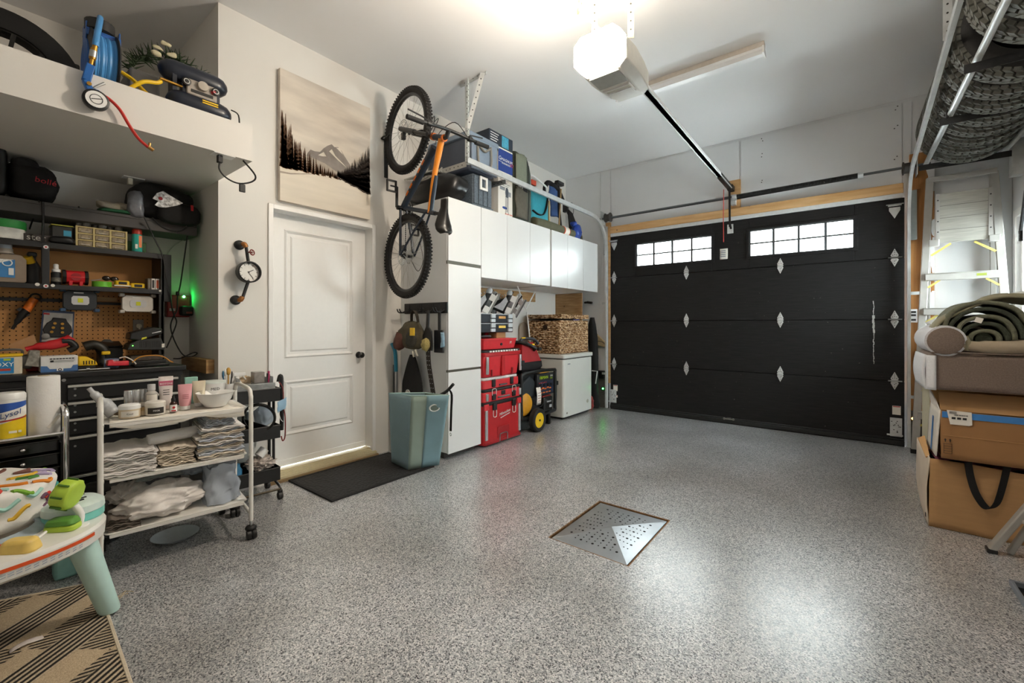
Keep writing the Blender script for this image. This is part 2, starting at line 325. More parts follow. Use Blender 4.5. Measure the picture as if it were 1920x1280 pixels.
# ================================================================ house door
d1 = thing('door_1', 'white two panel house door', None, (XL, 1.87, 0), kind='structure')
fr = obj('door_frame', G().box(XL-.15, XL+.014, DY0, DY0+.035, 0, DZ).box(XL-.15, XL+.014, DY1-.035, DY1, 0, DZ).box(XL-.15, XL+.014, DY0+.035, DY1-.035, DZ-.035, DZ), TRIM, d1, bev=.003)
SX = XL-.1
def panel(g, y0, y1, z0, z1, x):
    def loop(i, dx): return [(x+dx, y0+i, z0+i), (x+dx, y1-i, z0+i), (x+dx, y1-i, z1-i), (x+dx, y0+i, z1-i)]
    A = [loop(0, 0), loop(.012, .009), loop(.03, -.006), (loop(.05, -.006)), loop(.062, .004)]
    vsx = [p for l in A for p in l]; fs = []
    for k in range(4):
        for j in range(4): fs.append((k*4+j, k*4+(j+1) % 4, k*4+4+(j+1) % 4, k*4+4+j))
    fs.append((16, 17, 18, 19)); g.add(vsx, fs)
sl = G(); y0, y1, z0, z1 = DY0+.037, DY1-.037, .09, DZ-.037
pa = (y0+.125, y1-.125, .93, 1.96); pb = (y0+.125, y1-.125, .31, .75)
x = SX
for a in [(y0, y0+.125, z0, z1), (y1-.125, y1, z0, z1), (y0+.125, y1-.125, z0, .31), (y0+.125, y1-.125, .75, .93), (y0+.125, y1-.125, 1.96, z1)]: sl.box(x-.04, x, *a)
panel(sl, *pa, x); panel(sl, *pb, x); sl.box(x-.045, x-.04, y0, y1, z0, z1)
so = obj('door_slab', sl, TRIM, d1, sm=20)
obj('weather_sweep', G().box(x-.02, x+.006, y0, y1, .075, .125), PWHITE, d1, bev=.004)
kp = PX(672, 665, x)
kn = obj('door_knob', G().lathe([(.028, 0), (.03, .004), (.028, .009), (.011, .013), (.011, .032), (.022, .038), (.027, .05), (.025, .062), (.012, .069), (0, .07)], (x, kp.y, kp.z), (1, 0, 0), 24), BLKM, d1, label='black round door knob')
TH = mt('#d2c5a3', .4, .3, var=.05)
th = G().box(XL-.14, XL-.03, DY0+.035, DY1-.035, .01, .07)
for i in range(5): th.box(XL-.03+i*.013, XL-.03+i*.013+.010, DY0, DY1, .005, .062-i*.006)
obj('threshold', th, TH, d1, bev=.002, label='brass coloured ribbed aluminium threshold')
obj('sill_board', G().box(XL-.14, XL+.055, DY0-.004, DY1+.004, 0, .02), mt('#8b7350', .7), d1)
# ================================================================ garage door
GD = m_gdoor(); YD = 5.69
d2 = thing('door_2', 'dark four section overhead garage door', None, (-1.1, YD, 0), kind='structure')
ZS = [.03, .64, 1.25, 1.862, 2.447]
WIN = [(-2.285, -1.315, 1.995, 2.30), (-.905, .06, 1.995, 2.30)]
for i in range(4):
    g = G()
    if i < 3: g.box(GX0, GX1, YD, YD+.045, ZS[i], ZS[i+1]-.006)
    else:
        xs = [GX0, WIN[0][0], WIN[0][1], WIN[1][0], WIN[1][1], GX1]
        for k in range(5):
            if k in (1, 3):
                g.box(xs[k], xs[k+1], YD, YD+.045, ZS[3], WIN[0][2]); g.box(xs[k], xs[k+1], YD, YD+.045, WIN[0][3], ZS[4])
            else: g.box(xs[k], xs[k+1], YD, YD+.045, ZS[3], ZS[4])
    obj('door_section', g, GD, d2, bev=.004)
    if i: obj('section_joint', G().box(GX0, GX1, YD+.02, YD+.04, ZS[i]-.03, ZS[i]+.03), GD, d2)
MUN = mt('#4c4e4f', .7); WFR = GD
for (a, b, c, e) in WIN:
    g = G(); t = .03
    g.box(a-t, b+t, YD-.012, YD, e, e+t).box(a-t, b+t, YD-.012, YD, c-t, c).box(a-t, a, YD-.012, YD, c, e).box(b, b+t, YD-.012, YD, c, e)
    f = obj('window_frame', g, WFR, d2, bev=.003)
    g = G(); 
    for k in range(1, 4): xx = a+(b-a)*k/4; g.box(xx-.012, xx+.012, YD+.012, YD+.03, c, e)
    g.box(a, b, YD+.0125, YD+.0295, (c+e)/2-.009, (c+e)/2+.009)
    g.box(a, a+.012, YD+.01, YD+.032, c, e).box(b-.012, b, YD+.01, YD+.032, c, e).box(a, b, YD+.01, YD+.032, c, c+.01).box(a, b, YD+.01, YD+.032, e-.01, e)
    obj('window_grille', g, MUN, f)
    for i in range(4):
        for j in range(2):
            obj('pane', G().box(a+(b-a)*i/4+.008, a+(b-a)*(i+1)/4-.008, YD+.019, YD+.023, c+(e-c)*j/2+.007, c+(e-c)*(j+1)/2-.007), GLASSY, f)
obj('bottom_rail', G().box(GX0, GX1, YD-.02, YD+.05, .012, .055).box(GX0, GX1, YD-.012, YD+.045, .055, .075), mt('#2a2b2c', .4, .3), d2, bev=.006)
obj('bottom_seal', G().box(GX0, GX1, YD-.005, YD+.04, 0, .013), RUB, d2)
HG = mt('#d5d7d7', .4, .6, var=.05)
def hinge(x, z, roller=0):
    y = YD
    g = G().prism([(x, y, z+.09), (x-.031, y, z+.022), (x-.022, y, z+.008), (x+.022, y, z+.008), (x+.031, y, z+.022)], (0, -.006, 0))
    g.prism([(x, y, z-.09), (x+.031, y, z-.022), (x+.022, y, z-.008), (x-.022, y, z-.008), (x-.031, y, z-.022)], (0, -.006, 0))
    g.cyl((x-.03, y-.01, z), (x+.03, y-.01, z), .0085, n=10)
    h = obj('hinge', g, HG, d2, bev=.0015)
    b = G()
    for dx, dz in ((0, .068), (0, .05), (0, .03), (-.015, .025), (.015, .025), (0, -.06), (0, -.035), (.01, -.025)): b.disc((x+dx, y-.006, z+dz), (0, -1, 0), .004, .002, 8)
    obj('bolt', b, DSTEEL, h, kind='stuff')
    if roller: obj('roller_stem', G().cyl((x-.055 if roller < 0 else x-.05, y-.02, z), (x+.05 if roller < 0 else x+.055, y-.02, z), .006, n=8), STEEL, h)
hx = [(-2.605, -1), (PY(1287, 600, YD).x, 0), (PY(1463, 600, YD).x, 0), (.372, 1)]
for z in ZS[1:4]:
    for x, r in hx: hinge(x, z, r)
for x, s in ((-2.605, -1), (.372, 1)):
    z = 2.36
    g = G().prism([(x, YD, z-.11), (x-.042, YD, z-.03), (x-.042, YD, z), (x+.042, YD, z), (x+.042, YD, z-.03)], (0, -.006, 0)).box(x-.05, x+.05, YD-.035, YD, z+.012, z+.018)
    h = obj('top_bracket', g, HG, d2)
    obj('roller_stem', G().cyl((x-.065, YD-.03, z+.025), (x+.065, YD-.03, z+.025), .006, n=8), STEEL, h)
    bx = x+.01*s
    h = obj('bottom_bracket', G().box(bx-.045, bx+.045, YD-.009, YD-.001, .09, .275).box(bx-.07, bx+.05, YD-.03, YD-.021, .1, .115), GALV, d2, bev=.002)
    b = G(); random.seed(3)
    for i in range(12): b.disc((bx+random.uniform(-.033, .033), YD-.009, random.uniform(.125, .26)), (0, -1, 0), .005, .001, 8)
    obj('hole', b, DSTEEL, h, kind='stuff')
# stickers and the lift handle
for (u0, v0, u1, v1) in ((1150, 721, 1158, 733), (1151, 740, 1158, 745), (1673, 760, 1689, 778)):
    a = PY(u0, v0, YD); b = PY(u1, v1, YD)
    o = obj('warning_sticker', G().box(a.x, b.x, YD-.002, YD-.0005, b.z, a.z), PAPER, d2, label='small white paper warning sticker')
    obj('sticker_print', G().box(a.x+.005, b.x-.005, YD-.003, YD-.002, a.z-.012, a.z-.003), mt('#c2453c', .6), o)
a = PY(1636, 567, YD); b = PY(1641, 626, YD)
g = G(); random.seed(8)
for k in range(26):
    f = k/25; z = a.z+(b.z-a.z)*1.9*f; g.obox((a.x+.008+random.uniform(-.003, .003), YD-.0008, z), ((.018 if .2 < f < .5 else .006)*random.uniform(.6, 1.2), .0012, .032), (0, random.uniform(-.1, .1), 0))
obj('scrape_mark', g, mt('#c6c6c2', .6), d2, label='pale vertical scrape mark')
h = PY(1367, 785, YD)
obj('lift_handle', G().cyl((h.x-.05, YD-.02, h.z), (h.x+.05, YD-.02, h.z), .008).cyl((h.x-.05, YD, h.z), (h.x-.05, YD-.025, h.z), .013).cyl((h.x+.05, YD, h.z), (h.x+.05, YD-.025, h.z), .013).box(h.x-.02, h.x+.02, YD-.01, YD, h.z-.015, h.z+.015), mt('#8a8880', .5, .5), d2)
tg = PY(1369, 430, YD)
ab = obj('arm_bracket', G().box(tg.x-.03, tg.x+.035, YD-.01, YD, tg.z-.05, tg.z+.06), GALV, d2, bev=.002)
# ================================================================ tracks
def track(name, x, label, zend, yend, pts_end):
    t = thing(name, label, 'door track', (x, YD-.07, 0), 'garage door tracks')
    path = [V((x, YD-.075, .02)), V((x, YD-.075, 2.22))]
    for i in range(1, 9):
        a = PI/2*i/9; path.append(V((x, YD-.075-.42*(1-math.cos(a)), 2.24+.42*math.sin(a))))
    path += [V((x, YD-.55, 2.665)), V((x, yend, zend))]
    g = G(); wd = V((1, 0, 0))
    # C shaped channel
    prof = [(-.025, -.012), (-.025, .012), (-.0235, .012), (-.0235, -.0105), (.0235, -.0105), (.0235, .012), (.025, .012), (.025, -.012)]
    R = []
    for i, p in enumerate(path):
        d = (path[min(i+1, len(path)-1)]-path[max(i-1, 0)]).normalized(); nn = d.cross(wd).normalized()
        R.append([p+nn*q[0]+wd*q[1]*(1 if x > -1 else -1) for q in prof])
    n = 8; vsx = [p for r in R for p in r]; fs = [(i*n+j, i*n+(j+1) % n, (i+1)*n+(j+1) % n, (i+1)*n+j) for i in range(len(R)-1) for j in range(n)]
    g.add(vsx, fs); obj('track_rail', g, GALV, t, sm=50)
    return t
tl = track('door_track', -2.685, 'galvanised curved door track beside the white cabinets', 2.675, 2.77, None)
tr = track('door_track', .47, 'galvanised curved door track under the stored tyres', 2.93, 3.15, None)
for t, x, s in ((tl, -2.685, -1), (tr, .47, 1)):
    for z in (.5, 1.5): obj('track_bracket', G().box(x+.012 if s > 0 else x-.08, x+.08 if s > 0 else x-.012, YD-.06, YD-.055, z-.015, z+.015), GALV, t)
obj('flag_bracket', G().box(.484, .532, 5.66, 5.688, 2.02, 2.5), mt('#a9b0ae', .45, .4), tr, bev=.002)
obj('flag_bracket', G().box(-2.76, -2.70, 5.66, 5.688, 2.2, 2.6), GALV, tl, bev=.002)
HOLE = mt('#3c3d3d', .7)
def perfbar(name, p0, p1, w, parent, up, m=None, n=None, hole_dir=None):
    p0, p1 = V(p0), V(p1); o = obj(name, G().bar(p0, p1, w, .004, up), m or GALV, parent)
    d = (p1-p0); L = d.length; d.normalize(); k = n or int(L/.05); g = G(); u = V(up).normalized()
    for i in range(1, k): c = p0+d*(L*i/k); g.cyl(c-u*.0032, c+u*.0032, .006, n=6)
    obj('hole', g, HOLE, o, kind='stuff'); return o
hp = V((-2.70, 2.80, 2.64))
perfbar('hanger_angle', hp, (-2.70, 2.80, 3.40), .04, tl, (-.6, .8, 0))
perfbar('hanger_angle', hp+V((.03, -.02, 0)), (-2.67, 2.78, 3.40), .035, tl, (.85, .5, 0))
e = PZ(905, 136, 3.42)
perfbar('sway_brace', (-2.67, 2.775, 2.95), e, .04, tl, (-.6, .8, .1))
a, b = PZ(864, 160, 3.425), PZ(912, 134, 3.425)
perfbar('ceiling_angle', a, b, .05, tl, (-.35, -.9, 0.05))
perfbar('wall_angle', (XL, 2.79, 2.645), (-2.70, 2.79, 2.645), .05, tl, (0, -1, 0), ALU)
perfbar('hanger_angle', (.47, 3.6, 2.89), (.47, 3.6, 3.42), .04, tr, (0, -1, 0))
# torsion shaft
ts = thing('torsion_spring_shaft', 'steel torsion shaft with long dark spring over the garage door', 'garage door spring', (-1.1, 5.6, 2.7))
obj('shaft', G().cyl((-2.8, 5.6, 2.70), (.62, 5.6, 2.715), .0125, n=10), mt('#6c6f72', .4, .8), ts)
obj('shaft', G().cyl((-2.6, 5.6, 2.685), (-1.1, 5.6, 2.69), .004, n=6), DSTEEL, ts, label='thin lift cable along the shaft')
g = G(); nT = 90; x0, x1 = -1.02, .085
pts = []
g.cyl((x0, 5.6, 2.693), (x1, 5.6, 2.71), .026, n=12)
for i in range(nT*2+1): xx = x0+(x1-x0)*i/(nT*2); g.torus((xx, 5.6, 2.7+.01*(xx+1)), (1, 0, .01), .026, .0042, 12, 4) if i % 2 == 0 else None
obj('torsion_spring', g, mt('#252524', .5, .5), ts, sm=60)
obj('spring_cone', G().cyl((x0-.05, 5.6, 2.695), (x0, 5.6, 2.695), .034, n=10).cyl((x1, 5.6, 2.71), (x1+.045, 5.6, 2.71), .034, n=6).box(-1.09, -1.04, 5.62, 5.69, 2.62, 2.74), GALV, ts, bev=.002)
for x in (-2.70, .42):
    obj('cable_drum', G().lathe([(.05, 0), (.062, .003), (.062, .012), (.05, .016), (.05, .07), (.065, .075), (.065, .085), (.03, .09)], (x, 5.6, 2.705), (1, 0, 0), 20), mt('#4e4b48', .6, .4), ts)
    obj('bearing_plate', G().box(x+(.1 if x > 0 else -.05), x+(.106 if x > 0 else -.044), 5.55, 5.69, 2.62, 2.8), GALV, ts)
# safety sensors at the foot of the door
LEDG = mt('#35ff5a', .3, emit=14, var=0); LEDA = mt('#ffb347', .3, emit=10, var=0)
for u, v, m, lab, xx in ((1133, 728, LEDG, 'black garage door safety sensor with a lit green lamp', -2.76), (1714, 784, LEDA, 'black garage door safety sensor with a lit amber lamp', .56)):
    p = PY(u, v, 5.62)
    s = thing('safety_sensor', lab, 'sensor', (p.x, 5.62, p.z-.03), 'garage door sensors')
    obj('sensor_body', G().box(p.x-.045, p.x+.045, 5.6, 5.66, p.z-.03, p.z+.02), BLK, s, bev=.006)
    obj('sensor_arm', G().box(min(p.x, -2.7 if p.x < 0 else .49), max(p.x, -2.7 if p.x < 0 else .49), 5.612, 5.618, p.z-.012, p.z+.01), BLK, s)
    obj('indicator_lamp', G().sph((p.x-.01, 5.597, p.z), .011, 10, 6), m, s)
p = PY(1127, 721, 5.715)
obj('outlet_box', G().box(p.x-.06, p.x+.06, 5.66, 5.73, .42, .53), BLK, None, bev=.004, label='black power adaptor box on the wall beside the door', cat='adaptor')
s = PY(1708, 591, 5.685)
st = obj('wall_button', G().box(s.x-.012, s.x+.045, 5.668, 5.689, s.z-.07, s.z+.06), PWHITE, None, bev=.004, label='white door button panel on the brown plank', cat='switch')
for k in (-.045, 0, .03): obj('push_button', G().box(s.x, s.x+.034, 5.664, 5.668, s.z+k-.008, s.z+k+.01), DSTEEL, st)
# ================================================================ opener
OX = -1.09
op = thing('garage_door_opener', 'white garage door opener with glowing lamp lens hanging on straps', 'door opener', (OX, 2.6, 2.72))
def octo(y, x0, x1, z0, z1, c): return [V((x0+c, y, z0)), V((x1-c, y, z0)), V((x1, y, z0+c)), V((x1, y, z1-c)), V((x1-c, y, z1)), V((x0+c, y, z1)), V((x0, y, z1-c)), V((x0, y, z0+c))]
bx0, bx1 = -1.325, -1.025
OPW = mt('#d9d7cf', .45, var=.03)
obj('housing', G().rings([octo(2.405, bx0, bx1, 2.735, 2.95, .045), octo(2.55, bx0-.004, bx1+.004, 2.73, 2.955, .045), octo(2.72, bx0+.01, bx1-.01, 2.738, 2.95, .045), octo(2.85, bx0+.045, bx1-.03, 2.765, 2.93, .03)]), OPW, op, sm=25, bev=.006)
obj('bottom_plate', G().box(bx0+.055, bx1-.055, 2.415, 2.56, 2.724, 2.732), mt('#a8a8a0', .4, .3), op, bev=.002)
obj('bottom_vent', G().box(bx0+.07, bx1-.07, 2.60, 2.608, 2.724, 2.74).box(bx0+.07, bx1-.07, 2.65, 2.658, 2.726, 2.745).box(bx0+.06, bx0+.068, 2.59, 2.70, 2.724, 2.745).box(bx1-.068, bx1-.06, 2.59, 2.70, 2.724, 2.745), PWHITE, op, kind='stuff')
LM = bpy.data.materials.new('lamp_lens_glow'); LM.use_nodes = True
_n = LM.node_tree.nodes; _l = LM.node_tree.links
for nn in list(_n): _n.remove(nn)
_o = _n.new('ShaderNodeOutputMaterial'); _e = _n.new('ShaderNodeEmission'); _e.inputs[0].default_value = (1, .87, .71, 1); _e.inputs[1].default_value = LAMP_STRENGTH; _l.new(_e.outputs[0], _o.inputs[0])
obj('lamp_lens', G().rings([octo(2.29, bx0+.02, bx1-.02, 2.76, 2.925, .04), octo(2.315, bx0, bx1, 2.738, 2.945, .045), octo(2.40, bx0, bx1, 2.735, 2.95, .045)]), LM, op, sm=25, label='glowing warm white lamp lens')
obj('opener_rail', G().box(OX-.018, OX+.018, 2.86, 5.6, 2.80, 2.84).box(OX-.028, OX+.028, 2.86, 5.6, 2.80, 2.806), mt('#e2e4e3', .5, .1, var=.03), op)
obj('rail_end', G().box(OX-.022, OX+.022, 5.05, 5.64, 2.785, 2.846).box(OX-.03, OX+.03, 5.56, 5.69, 2.79, 2.85), BLK, op, bev=.003)
obj('door_arm', G().bar((OX+.01, 5.50, 2.80), (tg.x+.01, 5.62, 2.36), .022, .006, (0, 1, 0)).bar((tg.x+.01, 5.63, 2.40), (tg.x+.01, YD-.005, tg.z), .022, .006, (0, 1, 0)), BLK, op)
for (u, z1) in ((1113, 3.42), (1190, 3.42)):
    p = V((-1.29 if u < 1150 else -1.045, 2.52, 2.955)); perfbar('hanging_strap', p, p+V((0, 0, 3.425-2.955)), .038, op, (-.5, .85, 0), mt('#d9cfae', .5, .5))
obj('power_cord', G().tube([(-1.17, 2.43, 2.955), (-1.2, 2.41, 3.02), (-1.27, 2.38, 3.09), (OX-.21, 2.36, 3.13)], .005, 6, 4).torus((OX-.22, 2.36, 3.16), (.6, .8, 0), .03, .005, 16, 6).torus((OX-.225, 2.365, 3.19), (.8, .5, .1), .05, .005, 16, 6).tube([(OX-.22, 2.36, 3.2), (OX-.22, 2.37, 3.43)], .006, 6), mt('#cdbf97', .5), op)
cp = PY(1357, 385, 5.52)
cd = thing('release_cord', 'thin red release cord with a white printed instruction tag', 'cord', (cp.x, 5.52, 2.1))
obj('cord', G().tube([(cp.x, 5.52, 2.79), (cp.x-.004, 5.52, 2.45), (cp.x-.002, 5.52, 2.17)], .0045, 6), mt('#c9463c', .7), cd)
q = PY(1357, 476, 5.52)
tgm = G().surf(lambda a, b: (q.x-.042+.084*a+.006*math.sin(b*3), 5.52-.02*math.sin(b*PI), q.z-.062+.125*b), 4, 8)
to = obj('instruction_tag', tgm, PAPER, cd, solid=.002)
g = G()
for k in range(4): g.box(q.x-.03, q.x+.025, 5.494, 5.497, q.z-.035+k*.022, q.z-.028+k*.022)
obj('tag_print', g, mt('#69788a', .7), to)
# ceiling strip light
a = PZ(1434, 82, ZC-.01); 
tl2 = thing('strip_light', 'long white unlit fluorescent strip light on the ceiling', 'ceiling light', (-1.15, a.y, ZC-.09))
obj('fixture_body', G().box(a.x-1.23, a.x, a.y-.035, a.y+.035, ZC-.05, ZC), mt('#d8cfc4', .4), tl2, bev=.003)
obj('diffuser', G().rings([[V((xx, a.y-.05, ZC-.05)), V((xx, a.y-.055, ZC-.075)), V((xx, a.y-.03, ZC-.098)), V((xx, a.y+.03, ZC-.098)), V((xx, a.y+.055, ZC-.075)), V((xx, a.y+.05, ZC-.05))] for xx in (a.x-1.22, a.x-.01)]), mt('#efefef', .35, var=.01), tl2)
for xx in (a.x-1.235, a.x-.012): obj('end_cap', G().box(xx, xx+.014, a.y-.055, a.y+.055, ZC-.1, ZC-.045), PWHITE, tl2)
# ================================================================ white cabinets along the left wall
XC = -2.766; CT = 2.325; CY0, CY1 = 2.63, 3.06
tc = thing('tall_cabinet', 'tall white cabinet with three stacked doors beside the hanging bicycle', 'cabinet', (-3.1, 2.85, 0))
obj('body', G().box(XL+.002, XC-.02, CY0, CY1-.002, .06, CT), CAB, tc, bev=.002)
obj('plinth', G().box(XL+.01, XC-.08, CY0+.02, CY1-.02, 0, .06), GAP, tc)
for z0, z1 in ((.055, .775), (.797, 1.735), (1.765, CT)):
    obj('door', G().box(XC-.018, XC, CY0+.001, CY1-.003, z0, z1), CAB, tc, bev=.002)
for z in (.776, 1.736): obj('finger_pull', G().box(XC-.02, XC-.006, CY0-.006, CY1-.004, z, z+.02 if z < 1 else z+.028), mt('#5a564c', .45, .5), tc)
def uppercab(y0, y1, ys, lab):
    t = thing('wall_cabinet', lab, 'cabinet', (-3.1, (y0+y1)/2, 1.652), 'white wall cabinets')
    obj('body', G().box(XL+.002, XC-.02, y0, y1, 1.66, CT), CAB, t, bev=.002)
    for a, b in zip(ys[:-1], ys[1:]): obj('door', G().box(XC-.018, XC, a+.0025, b-.0025, 1.652, CT), CAB, t, bev=.002)
uppercab(3.062, 4.275, [3.062, 3.46, 3.866, 4.275], 'white three door wall cabinet next to the tall cabinet')
uppercab(4.305, 5.50, [4.305, 4.675, 5.085, 5.50], 'white three door wall cabinet above the wicker basket')
obj('filler_strip', G().box(XL+.002, XC-.03, 4.2755, 4.3045, 1.66, CT), GAP, bpy.data.objects['wall_cabinet'])
# ---------------------------------------------------------------- things on the cabinets
def cloth(fn, amp=.01, sc=9, seed=0):
    o = V((seed*7.3, seed*3.1, seed))
    def f(a, b):
        p = V(fn(a, b)); n = noise.noise_vector(p*sc+o)+noise.noise_vector(p*sc*2.3+o)*.4; return p+n*amp
    return f
def sac(g, c, r, amp=.02, sc=8, seed=0, sqx=.5, n=28, m=18):
    """soft squarish bag"""
    c = V(c); o = V((seed*5.1, seed, seed*2.2))
    def pw(x, e): return math.copysign(abs(x)**e, x)
    R = []
    for i in range(m+1):
        a = -PI/2+PI*i/m; L = []
        for j in range(n):
            b = 2*PI*j/n; ca = pw(max(math.cos(a), 1e-3), sqx)
            p = c+V((r[0]*ca*pw(math.cos(b), sqx), r[1]*ca*pw(math.sin(b), sqx), r[2]*pw(math.sin(a), sqx)))
            q = noise.noise_vector(p*sc+o)*amp+noise.noise_vector(p*sc*3+o)*amp*.35; L.append(p+q)
        R.append(L)
    g.rings(R); return g
# tote on the angle irons
SLATE = mt('#4c5361', .5, var=.03); SLATEL = mt('#8595a8', .5, var=.04)
t = thing('storage_tote', 'slate blue plastic storage tote with grey loop handle behind the track hanger', 'tote', (-3.08, 3.14, 2.66))
ty0, ty1 = 2.93, 3.36
obj('tote_body', G().rings([[V((XL+.05+i, ty0+i, z)), V((-2.80-i, ty0+i, z)), V((-2.80-i, ty1-i, z)), V((XL+.05+i, ty1-i, z))] for z, i in ((2.675, .03), (2.98, 0))]), SLATE, t, bev=.025, seg=3)
obj('tote_lid', G().rr(XL+.04, -2.785, ty0-.015, ty1+.015, 2.98, 3.03, .03, top=.03), SLATEL, t, bev=.006)
obj('end_panel', G().box(-2.812, -2.79, ty0+.03, ty1-.03, 2.68, 2.99), SLATEL, t, bev=.008)
obj('loop_handle', G().tube([(-2.782, ty0+.1, 2.95), (-2.775, ty0+.1, 2.78), (-2.775, ty0+.14, 2.715), (-2.775, ty1-.2, 2.70), (-2.775, ty1-.14, 2.78), (-2.782, ty1-.14, 2.95)], .012, 8, 4).tube([(-2.785, ty0+.1, 2.94), (-2.775, ty0+.17, 2.885), (-2.775, ty1-.22, 2.885), (-2.785, ty1-.14, 2.94)], .012, 8, 4), mt('#8d8b84', .5), t)
perfbar('shelf_angle', (XL, 3.38, 2.645), (-2.72, 3.38, 2.645), .05, tl, (0, -1, 0), ALU)
# black duffel
t = thing('duffel_bag', 'shiny black duffel bag slumped on the tall cabinet', 'bag', (-3.05, 2.85, CT))
obj('bag_body', sac(G(), (-3.08, 2.80, CT+.145), (.33, .155, .13), .03, 7, 2, .7), mt('#131314', .32, var=.1, bump=.3, bsc=25), t, sm=0)
obj('strap', G().tube([(-3.3, 2.68, CT+.2), (-3.1, 2.65, CT+.27), (-2.95, 2.7, CT+.26), (-2.82, 2.78, CT+.24)], .008, 6, 4), BLKF, t)
obj('strap', G().tube([(-3.25, 2.66, CT+.24), (-3.05, 2.64, CT+.22), (-2.9, 2.68, CT+.3)], .006, 6, 4), mt('#b9b6ac', .6), t)
t = thing('tent_pole_bundle', 'bundle of grey tent poles and cord lying on the duffel bag', 'poles', (-3.2, 2.7, CT+.2))
for k in range(4): obj('pole', G().cyl((-3.4, 2.65+.03*k, CT+.285+.01*k), (-3.0, 2.68+.03*k, CT+.30+.004*k), .008, n=8), ALU, t)
# grey deck bin
t = thing('slatted_cooler', 'dark grey plastic bin with plank pattern sides and a square white latch', 'bin', (-2.98, 3.17, CT))
DG = mt('#596570', .65, var=.3, sc=70, bump=.3, bsc=120)
obj('bin_body', G().box(-3.2, -2.80, 2.98, 3.25, CT, 2.64), DG, t, bev=.012)
for k in range(4): obj('plank_rib', G().box(-2.80, -2.79, 2.99+k*.065, 3.045+k*.065, CT+.03, 2.625), DG, t, bev=.004)
obj('foot_rim', G().box(-3.21, -2.785, 2.97, 3.26, CT, CT+.025), DG, t, bev=.004)
obj('latch_frame', G().box(-2.79, -2.775, 3.06, 3.085, 2.50, 2.63).box(-2.79, -2.775, 3.145, 3.17, 2.50, 2.63).box(-2.79, -2.775, 3.085, 3.145, 2.605, 2.63).box(-2.79, -2.775, 3.085, 3.145, 2.50, 2.525), PWHITE, t, bev=.003)
# paint sprayer carton
PBOX = mt('#e9e6df', .6, var=.02); NAVY = mt('#1f3f8f', .5); DNAVY = mt('#27303f', .5)
t = thing('sprayer_carton', 'tall white and blue printed sprayer carton standing on the cabinet', 'box', (-2.98, 3.39, CT))
sy0, sy1, sx = 3.385, 3.625, -2.825
obj('carton', G().box(-3.16, sx, sy0, sy1, CT, 3.035), PBOX, t, bev=.003)
obj('blue_panel', G().box(sx, sx+.0012, sy0+.001, sy1-.001, 2.79, 3.018), NAVY, t)
UPZ = (0, 0, 1); RY = (0, 1, 0)
LW = mt('#f4f4f2', .6, var=0); LR = mt('#d2382f', .6, var=0); LK = mt('#26282b', .6, var=0); LG = mt('#3f8f48', .6)
text('MAGNUM', .042, LW, t, (sx+.002, sy0+.05, 2.905), RY, UPZ); text('X7', .05, LR, t, (sx+.002, sy1-.045, 2.872), RY, UPZ)
text('TRUEAIRLESS', .026, LW, t, (sx+.002, sy0+.05, 2.872), RY, UPZ); text('G', .055, LW, t, (sx+.002, sy0+.008, 2.905), RY, UPZ); text('GRACO', .012, LW, t, (sx+.002, sy0+.006, 2.885), RY, UPZ)
g = G()
for k in range(6): g.box(sx, sx+.001, sy0+.03, sy1-.05-.02*(k % 3), 2.72-k*.018, 2.724-k*.018)
obj('printed_lines', g, LK, t, kind='stuff')
obj('printed_picture', G().box(sx, sx+.001, sy1-.1, sy1-.03, 2.55, 2.6).box(sx, sx+.001, sy0+.03, sy0+.11, 2.60, 2.63), mt('#8d9096', .6), t)
sp = G().rr(0, 1, 0, 1, 0, .001, .3)
g = G(); g.sph((sx, sy1-.095, 2.585), (.002, .028, .055), 12, 8); g.box(sx, sx+.002, sy1-.12, sy1-.115, 2.36, 2.55).box(sx, sx+.002, sy1-.075, sy1-.07, 2.36, 2.55).box(sx, sx+.002, sy1-.1, sy1-.09, 2.38, 2.55)
obj('printed_tool', g, mt('#3f4650', .6), t)
obj('printed_oval', G().sph((sx, sy0+.11, 2.42), (.002, .045, .014), 14, 8), NAVY, t)
text('QUALITY SPRAY', .018, LR, t, (sx+.002, sy1-.13, 2.355), RY, UPZ); text('EASY PRIME', .018, LR, t, (sx+.002, sy1-.12, 2.335), RY, UPZ)
t = thing('pump_carton', 'flat navy carton with a teal picture lying on the sprayer carton', 'box', (-2.98, 3.39, 3.02))
obj('carton', G().box(-3.1, sx-.001, sy0-.14, sy1+.005, 3.037, 3.17), DNAVY, t, bev=.003)
obj('printed_picture', G().box(sx-.001, sx+.001, sy0+.06, sy0+.17, 3.045, 3.16), mt('#49a7c4', .5, var=.25, sc=40), t)
g = G(); 
for k, w in enumerate((.13, .11, .12, .1)): g.box(sx-.001, sx+.001, sy0-.12, sy0-.12+w, 3.14-k*.025, 3.148-k*.025)
obj('printed_lines', g, LW, t, kind='stuff')
